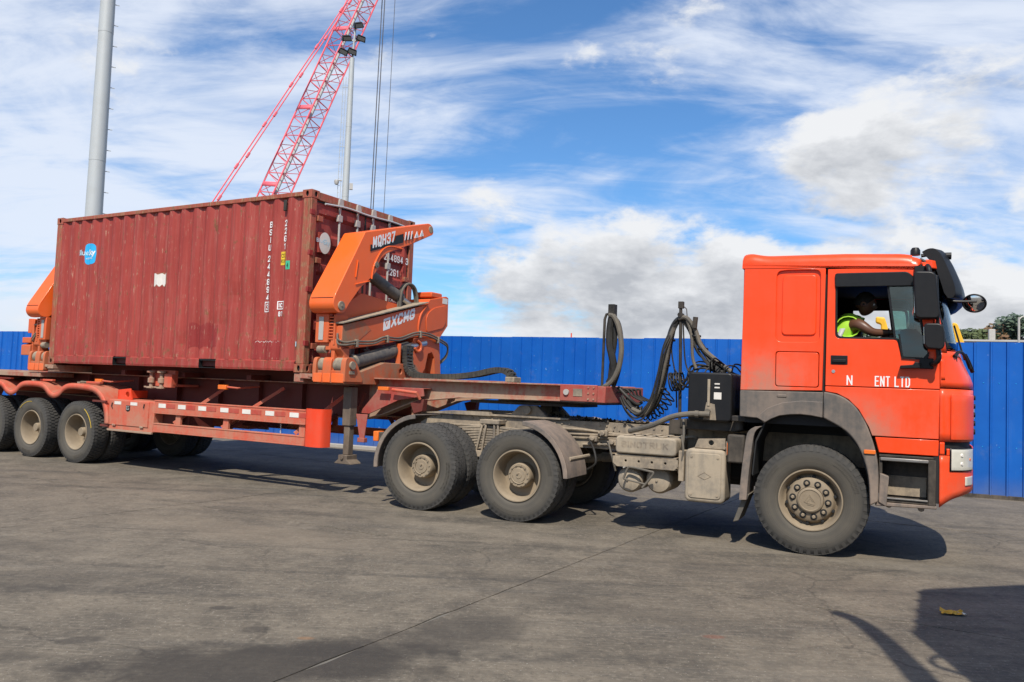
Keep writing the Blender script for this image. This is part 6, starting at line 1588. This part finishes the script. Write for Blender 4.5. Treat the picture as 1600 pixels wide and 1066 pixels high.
# rear deck pieces
g = G(); g.box(-8.7, -6.25, .60, 1.22, 1.42, 1.50); g.build('rear_side_deck', 'trailer_b', trl, .006)
g = G(); g.box(-8.7, -6.25, -1.22, -.60, 1.42, 1.50); g.build('rear_side_deck', 'trailer_b', trl, .006)
g = G(); g.box(-8.75, -8.65, -1.2, 1.2, 1.1, 1.5); g.build('rear_crossbeam', 'trailer', trl, .01)
# cable chain on the gooseneck
P = cr([(.80, -.12, 2.12), (.80, -.12, 1.88), (.88, -.10, 1.74), (1.06, -.05, 1.685), (1.45, 0, 1.675), (1.8, .04, 1.685), (2.15, .07, 1.725), (2.45, .09, 1.785), (2.60, .10, 1.785), (2.69, .10, 1.745), (2.72, .10, 1.66)], 16)
pts = [P[0]]
for p in P:
    if (p-pts[-1]).length > .045: pts.append(p)
g = G()
for i, (a, b) in enumerate(zip(pts, pts[1:])):
    d_ = (b-a); m_ = a.lerp(b, .92); up_v = Vector((0, 1, 0)).cross(d_).normalized()
    for s_ in (-.075, .075): g.obox(a+Vector((0, s_, 0)), m_+Vector((0, s_, 0)), .018, .075, up_v)
    g.obox(a+up_v*.03, a.lerp(b, .55)+up_v*.03, .15, .008, up_v); g.obox(a-up_v*.03, a.lerp(b, .55)-up_v*.03, .15, .008, up_v)
cc = g.build('cable_chain', 'hose2', trl, smooth=False)
g = G(); g.box(2.66, 2.80, 0, .2, 1.628, 1.70); g.build('chain_anchor', 'dustm', cc, .01)
g = G(); g.box(1.0, 2.7, -.02, .22, 1.622, 1.640); g.box(.62, 4.1, -.5, -.36, 1.56, 1.60); g.build('chain_tray', 'trailer_b', trl)
# hose stand on the trailer's nose
g = G(); g.tube([(4.17, .45, 1.55), (4.18, .45, 2.44), (4.20, .45, 2.50), (4.26, .45, 2.51)], .018, 8); g.box(4.24, 4.32, .40, .50, 2.47, 2.62); g.box(4.15, 4.26, .40, .62, 1.43, 1.63); g.build('hose_stand', 'blackd', trl, .004)
def khose(name, pts, r, mat='hose', n=9): 
    g = G(); g.tube(cr(pts, 7), r, n); return g.build(name, mat, trl)
khose('looped_hose', [(4.25, .48, 2.49), (4.31, .48, 2.47), (4.38, .48, 2.33), (4.42, .48, 2.10), (4.40, .48, 1.88), (4.32, .48, 1.70), (4.20, .48, 1.60)], .032, 'hoseg')
khose('looped_hose', [(4.24, .40, 2.48), (4.34, .40, 2.40), (4.39, .40, 2.15), (4.37, .40, 1.85), (4.30, .40, 1.62)], .026)
khose('wrapped_bundle', [(4.27, .45, 2.46), (4.25, .45, 2.30), (4.26, .46, 2.12), (4.30, .46, 1.96), (4.32, .45, 1.80), (4.26, .45, 1.66)], .045)
khose('wrapped_bundle', [(4.29, .42, 2.47), (4.31, .42, 2.2), (4.28, .42, 1.95), (4.26, .42, 1.70)], .03)
khose('looped_hose', [(4.32, .3, 1.62), (4.45, .3, 1.50), (4.55, .25, 1.42), (4.60, .2, 1.45)], .02)
g = G()
for i in range(4): g.tube(cr([(4.31, .3-.1*i, 1.55), (4.42+.02*i, .3-.1*i, 1.60), (4.50, .28-.1*i, 1.52), (4.62, .25-.1*i, 1.46)], 5), .012, 6)
g.build('air_lines', 'hose', trl)

# ------------------------------------------------------------------ side lifter cranes
def side_crane(label, mirror):
    F = (lambda p: (-6.085-(p[0]-.2)*.85, p[1], p[2])) if mirror else None
    ox = -6.085-.3*.85 if mirror else .5
    o = (ox, 0, 1.5)
    t_ = thing('side_lifter_crane', label, 'loader crane', to_world(KF, ox, 0, 1.5), KH, 'side lifter cranes at the ends of the container')
    def N(): return G(o, f=F)
    # base: slide frame across the trailer
    g = N(); g.ext([(1.25, 1.525), (1.25, 1.70), (.90, 1.70), (.40, 1.845), (-.35, 1.845), (-.55, 1.66), (-1.15, 1.66), (-1.15, 1.56), (.45, 1.56), (.55, 1.525)], 'x', .30, .78, [[(.02+.035*math.cos(k*.524), 1.73+.04*math.sin(k*.524)) for k in range(12)]]); bs = g.build('slide_base', 'crane_dusty', t_, .008)
    g = N(); g.box(.12, .30, .75, 1.24, 1.60, 1.645); g.box(-.05, .16, 1.02, 1.23, 1.575, 1.645); g.build('base_shelf', 'trailer_b', bs, .006)
    for x0, x1 in ((.215, .275), (.395, .545), (.72, .80)):
        g = N(); g.ext(rp([(1.26, 1.55), (1.26, 1.78), (1.24, 1.88), (1.10, 1.88), (1.0, 1.78), (.9, 1.60), (.9, 1.55)], [0, .05, .06, .06, .06, 0, 0], 4), 'x', x0, x1); g.build('hinge_lug', 'crane', bs, .006)
    for x0, x1 in ((.28, .39), (.55, .715)):
        g = N(); g.cyl((x0, 1.13, 1.775), (x1, 1.13, 1.775), .105, 22); g.build('hinge_barrel', 'dustm', bs, .006)
    g = N(); g.cyl((.20, 1.13, 1.775), (.83, 1.13, 1.775), .055, 14); g.box(.79, .815, 1.08, 1.18, 1.655, 1.70); g.build('hinge_pin', 'dustm', bs)
    for y0, y1 in ((.235, .385), (.405, .54), (.56, .775)):
        g = N(); g.box(y0, y1, 1.245, 1.262, 1.535, 1.66); g.build('foot_block', 'crane_t', bs, .006)
    # lower arm
    arm = [(1.22, 1.975), (1.22, 2.31), (1.10, 2.345), (-.72, 2.80), (-.78, 2.89), (-1.24, 2.985), (-1.30, 2.97), (-1.31, 2.51), (-1.16, 2.36), (-1.09, 2.29), (-.42, 2.265), (.31, 2.11)]
    g = N(); g.ext(arm, 'x', .28, .68); la = g.build('lower_arm', 'crane', t_, .010, 3)
    g = N(); g.ext([(1.24, 2.335), (1.24, 2.355), (-.70, 2.84), (-.70, 2.82)], 'x', .26, .715); g.build('arm_top_flange', 'dustm', la, .003)
    g = N(); g.ext([(1.215, 2.05), (1.215, 2.32), (.80, 2.415), (.62, 2.30), (1.0, 2.05)], 'x', .678, .684); g.build('worn_patch', 'crane_dusty', la)
    pan = rp([(-.72, 2.36), (-.68, 2.62), (-.86, 2.76), (-1.22, 2.84), (-1.24, 2.55), (-1.16, 2.46)], [.05, .12, .12, .04, .05, .04], 5)
    g = N(); g.ext(pan, 'x', .678, .692); g.build('arm_pressing', 'crane', la, .010, 3)
    rib = cr([(-.52, 2.27, 0), (-.50, 2.45, 0), (-.56, 2.64, 0), (-.72, 2.80, 0)], 6); g = N(); g.tube([(.685, p.x, p.y) for p in rib], .016, 7); g.build('arm_weld_rib', 'crane', la)
    g = N(); g.box(.675, .683, -1.27, -1.13, 2.86, 2.95); g.build('corner_tag', 'refl', la)
    g = N(); g.box(.3, .66, -1.15, -.85, 2.93, 3.02); g.build('arm_cap', 'crane', la, .02)
    # column
    g = N(); g.ext([(-.41, 2.26), (-.43, 1.66), (-.62, 1.66), (-.74, 1.80), (-.80, 2.03), (-.90, 2.06), (-.98, 1.98), (-1.02, 1.66), (-1.18, 1.66), (-1.10, 2.29)], 'x', .34, .676); co = g.build('column', 'crane', t_, .008)
    g = N(); g.box(.36, .50, -1.0, -.6, 1.66, 2.05); g.build('column_web', 'crane', co)
    g = N(); g.tube(cr([(.69, -.48, 2.22), (.70, -.56, 2.17), (.70, -.56, 2.08), (.70, -.48, 2.05), (.69, -.42, 2.10)], 4), .022, 8); g.build('lifting_hook', 'crane', co)
    g = N(); g.box(.68, .76, .0, .03, 1.66, 2.14); g.build('chain_bracket', 'crane', co, .006)
    # tilt cylinder
    g = N(); g.cyl((.63, 1.13, 1.775), (.63, -.30, 2.10), .098, 24); lc_ = g.build('tilt_cylinder', 'cyl', t_)
    g = N(); g.cyl((.63, -.30, 2.10), (.63, -.75, 2.20), .06, 18); g.build('cylinder_rod', 'chrome', lc_)
    g = N(); g.cyl((.63, .95, 1.815), (.63, .90, 1.826), .112, 24); g.build('cylinder_collar', 'dustm', lc_)
    # folded boom
    boom = rp([(1.20, 2.475), (1.36, 2.475), (1.43, 2.58), (1.40, 2.70), (.83, 3.665), (-.73, 4.09), (-.83, 4.05), (-.84, 3.93), (-.19, 3.645), (.36, 3.43), (.50, 3.31), (.55, 3.15), (.63, 3.06), (.88, 2.87), (1.10, 2.62)], [.06, .10, .10, .10, .02, .05, .06, .05, 0, .10, .08, .04, .04, .03, .03], 4)
    def taper(p):
        # the boom narrows in plan towards its tip
        k = min(1, max(0, (p[2]-3.5)/.6)); xm = .60
        q = (xm+(p[0]-xm)*(1-.42*k), p[1], p[2]); return F(q) if F else q
    g = G(o, f=taper); g.ext(boom, 'x', .24, .68); bmm = g.build('boom', 'crane_t', t_, .010, 3)
    g = N(); g.cyl((.66, 1.27, 2.575), (.70, 1.27, 2.575), .062, 22); g.cyl((.70, 1.27, 2.575), (.708, 1.27, 2.575), .016, 8); g.build('boom_pivot', 'dustm', bmm, .004)
    g = N(); g.box(.27, .66, 1.38, 1.4115, 2.672, 2.679); g.build('boom_seam', 'black', bmm)
    rb = cr([(-.02, 3.56, 0), (.28, 3.55, 0), (.47, 3.45, 0), (.62, 3.22, 0), (.66, 3.02, 0)], 6); g = N(); g.tube([(.683, p.x, p.y) for p in rb], .011, 7); g.build('boom_weld_rib', 'crane_t', bmm)
    g = N(); g.tube([(.683, .70, 2.985), (.683, 1.0, 2.90)], .008, 6); g.tube([(.683, .97, 3.24), (.683, 1.0, 3.0)], .008, 6); g.build('boom_weld_seam', 'crane_t', bmm)
    g = N(); g.cyl((.67, .57, 3.235), (.70, .57, 3.235), .045, 16); g.cyl((.70, .57, 3.235), (.705, .57, 3.235), .02, 8); g.build('lug_pin', 'dustm', bmm, .003)
    g = N(); g.cyl((.38, -.76, 3.995), (.66, -.76, 3.995), .055, 16); g.build('tip_pin', 'dustm', bmm, .004)
    g = N(); g.cyl((.46, .56, 3.16), (.46, -.30, 2.86), .088, 24); uc = g.build('boom_cylinder', 'cyl', t_)
    g = N(); g.cyl((.46, -.30, 2.86), (.46, -.80, 2.70), .05, 16); g.build('cylinder_rod', 'chrome', uc)
    # inner link plate behind the boom
    g = N(); g.ext([(1.18, 2.36), (1.15, 2.52), (.66, 2.82), (.55, 2.82), (-.50, 2.72), (-.55, 2.60)], 'x', .34, .50); g.build('link_plate', 'crane', t_, .008)
    # control box, fins, small roller at the near end
    g = N(); g.box(.235, .47, 1.17, 1.262, 2.075, 2.475); eb = g.build('valve_box', 'crane', t_, .01)
    g = N(); g.box(.30, .385, 1.262, 1.27, 2.11, 2.43); g.build('box_grille', 'offwhite', eb, .004)
    g = N()
    for k in range(8): g.box(.47, .56, 1.10, 1.25, 2.12+k*.042, 2.136+k*.042)
    g.box(.55, .58, 1.0, 1.25, 2.05, 2.46); g.build('valve_fins', 'crane', eb)
    g = N(); g.box(.475, .55, 1.05, 1.20, 2.08, 2.45); g.build('valve_core', 'black', eb)
    g = N(); g.cyl((.26, 1.2, 1.985), (.40, 1.2, 1.985), .055, 16); g.build('guide_roller', 'dustm', eb, .004)
    g = N(); g.ext(rp([(1.24, 1.99), (1.24, 2.13), (1.05, 2.13), (1.05, 1.75), (1.14, 1.75), (1.16, 1.92)], .02, 3), 'x', .50, .68); g.box(.30, .50, 1.05, 1.2, 1.99, 2.07); g.build('arm_end_block', 'crane', la, .008)
    g = N(); g.box(.50, .56, 1.14, 1.22, 1.66, 2.0); g.build('arm_stop', 'crane', la, .006)
    # hydraulic pipes along the arm
    for dzv in (0, -.035):
        g = N(); g.tube(cr([(.62, 1.24, 2.20+dzv), (.66, 1.27, 2.12+dzv*1.6), (.71, 1.18, 2.085+dzv), (.715, 1.0, 2.11+dzv), (.715, .6, 2.14+dzv), (.715, .35, 2.215+dzv), (.715, 0, 2.225+dzv), (.715, -.40, 2.335+dzv), (.715, -.75, 2.34+dzv), (.715, -1.12, 2.26+dzv), (.70, -1.30, 2.19+dzv), (.66, -1.33, 2.04+dzv), (.6, -1.2, 1.9+dzv)], 6), .014, 8); g.build('hydraulic_pipe', 'hoseg', la)
    g = N()
    for s, z in ((.95, 2.095), (.28, 2.20), (-.52, 2.325), (-1.0, 2.27)): g.box(.685, .735, s-.02, s+.02, z-.06, z+.045)
    g.build('pipe_clamps', 'dustm', la, .004)
    for dx in (0, .045):
        g = N(); g.tube(cr([(.50+dx, -.20, 2.68), (.50+dx, -.22, 2.92), (.50+dx, -.32, 3.06), (.50+dx, -.46, 3.09), (.50+dx, -.58, 3.02), (.50+dx, -.64, 2.84), (.50+dx, -.64, 2.72)], 6), .020, 8); g.build('arched_hose', 'hoseg', t_)
    if mirror:
        g = N(); g.box(.80, 1.10, 1.0, 1.24, 2.02, 2.12); g.ext([(1.24, 1.80), (1.24, 1.98), (.9, 2.10), (.9, 1.80)], 'x', .80, 1.12); g.box(.78, .86, 1.0, 1.2, 1.8, 2.45); g.box(.86, 1.0, .8, 1.2, 2.2, 2.46); g.build('control_console', 'crane', t_, .008)
    if not mirror:
        # lettering
        ang = math.atan2(3.775-3.585, .675-.15); xa = Vector((0, -math.cos(ang), math.sin(ang))); ya = Vector((0, .0, 1.0))
        g = N(); g.ext([(.715, 3.405), (.715, 3.50), (.68, 3.512), (.68, 3.47), (.17, 3.655), (.14, 3.735), (.08, 3.755), (-.03, 3.795), (-.03, 3.66)], 'x', .679, .6835); g.build('decal_band', 'blackp', bmm)
        strokes('model_lettering', 'MQH37', 'white', bmm, (.6845, .672, 3.455), xa, ya, .094, .165, .016, .030, o, None, Vector((1, 0, 0)))
        for k in range(3):
            s = -.06-.075*k; z = 3.70+.022*k
            g = N(); g.ext([(s, z), (s-.018, z+.006), (s-.045, z+.135), (s-.015, z+.125)], 'x', .679, .6835); g.build('decal_stripe', 'white', bmm)
            g = N(); g.ext([(s-.025, z-.01), (s-.042, z-.005), (s-.060, z+.09), (s-.043, z+.085)], 'x', .679, .6833); g.build('decal_stripe', 'blackp', bmm)
        for k in range(2):
            s = -.30-.13*k; z = 3.775+.045*k
            g = N(); g.ext([(s, z), (s-.11, z+.035), (s-.06, z+.12)], 'x', .679, .6835); wt = g.build('warning_triangle', 'white', bmm)
            g = N(); g.ext([(s-.05, z+.025), (s-.07, z+.03), (s-.062, z+.08)], 'x', .6835, .6845); g.build('triangle_mark', 'blackp', wt)
        xa2 = Vector((0, -math.cos(.31), math.sin(.31)))
        strokes('maker_lettering', 'XCMG', 'white', la, (.6815, .175, 2.365), xa2, ya, .135, .165, .018, .040, o, None, Vector((1, 0, 0)), slant=.12)
        g = N(); q = lambda a, b: (.345-a*math.cos(.31), 2.305+a*math.sin(.31)+b)
        g.ext([q(0, 0), q(.16, 0), q(.16, .17), q(0, .17)], 'x', .679, .6825, [[q(.025, .135), q(.135, .135), q(.08, .03)]]); g.build('maker_emblem', 'white', la)
        g = N(); g.ext([q(.055, .12), q(.105, .12), q(.08, .065)], 'x', .679, .6828); g.build('maker_emblem_core', 'white', la)
    return t_
side_crane('orange side lifter crane with white lettering at the container doors', False)
side_crane('orange side lifter crane half hidden at the far left end of the container', True)

# ------------------------------------------------------------------ litter
lt = G(sg=1); rows = []
rnd = random.Random(4)
for i in range(9):
    rows.append([(.024*i-.1+rnd.uniform(-.008, .008), .018*j-.06+rnd.uniform(-.008, .008), .012+abs(rnd.gauss(0, .018))*(1 if 0 < j < 6 else .3)) for j in range(7)])
lt.grid(rows); wrp = lt.build('litter_wrapper', 'wrapper', None, solid=.002, smooth=False); wrp.scale = (.8, .8, .8); wrp.location = (3.39, 6.14, 0); wrp.rotation_euler = (0, 0, R(-12))
tag(wrp, 'crumpled orange yellow wrapper lying in the shadow on the concrete', 'litter')
g = G(sg=1); g.grid([[(.05+.02*i+.01*math.sin(j*2), .014*j-.04, .018+.012*math.sin(i*3+j)) for j in range(4)] for i in range(4)]); g.build('torn_corner', 'refl', wrp, solid=.002, smooth=False)

# ------------------------------------------------------------------ truck standing just right of the picture, whose shadow enters it
PH = 4.5
def unsh(x, y, h): return (x-SUN_K.x*h, y-SUN_K.y*h)
b0 = unsh(2.82, 5.60, PH); a0 = unsh(3.54, 6.92, PH)
pk = thing('parked_truck', 'white truck parked beside the camera, only its shadow in the picture', 'truck', (b0[0], b0[1], 0), math.atan2(a0[1]-b0[1], a0[0]-b0[0]))
wd = 1.5
g = G(sg=1); g.ext(rp([(0, 0), (wd, 0), (wd+1.0, -1.0), (wd+1.0, -6.0), (0, -6.0)], .06), 'z', 1.55, PH); g.build('box_body', 'offwhite', pk, .03)
g = G(sg=1); g.ext(rp([(.05, -.05), (wd-.05, -.05), (wd+.9, -1.0), (wd+.9, -6.0), (.05, -6.0)], .06), 'z', .75, 1.54); g.build('lower_body', 'blackd', pk, .03)
for x in (.2, 2.1):
    for y in (-1.6, -4.8):
        w_ = link('wheel', rim_r, pk); w_.location = (x, y, .54); w_.rotation_euler = (0, 0, math.pi/2 if x < 1 else -math.pi/2); link('tyre', ty_r[0], w_); link('tread', ty_r[1], w_)
rot = -math.atan2(a0[1]-b0[1], a0[0]-b0[0])
def loc(x, y, h, gx):
    p = unsh(x, y, h); dx, dy = p[0]-b0[0], p[1]-b0[1]; return (dx*math.cos(rot)-dy*math.sin(rot), dx*math.sin(rot)+dy*math.cos(rot), h)
g = G(sg=1); g.tube(cr([loc(2.48, 6.07, 4.62, 0), loc(2.56, 5.87, 4.62, 0), loc(2.545, 5.43, 4.60, 0), loc(2.47, 4.93, 4.58, 0), loc(2.45, 4.55, 4.45, 0), loc(2.85, 4.3, 4.3, 0)], 6), [.055+.0018*i for i in range(31)], 8); g.build('mirror_arm', 'blackp', pk)
g = G(sg=1); g.tube(cr([loc(2.74, 4.80, 4.3, 0), loc(2.64, 4.95, 4.3, 0), loc(2.70, 5.10, 4.3, 0), loc(2.86, 5.16, 4.3, 0), loc(2.98, 5.0, 4.25, 0)], 5), .022, 8); g.build('grab_loop', 'blackp', pk)
for k in range(5):
    g = G(sg=1); g.box(.08+k*.33, .13+k*.33, .0, .03, 1.6, PH-.05); g.build('end_rib', 'offwhite', pk, .006)
for k in range(14):
    g = G(sg=1); g.box(-.03, .0, -.30-k*.42, -.22-k*.42, 1.6, PH-.05); g.build('side_rib', 'offwhite', pk, .006)
g = G(sg=1); g.box(.1, .3, -.05, -.03, 1.2, 1.35); g.build('tail_light', 'redfresh', pk, .01)
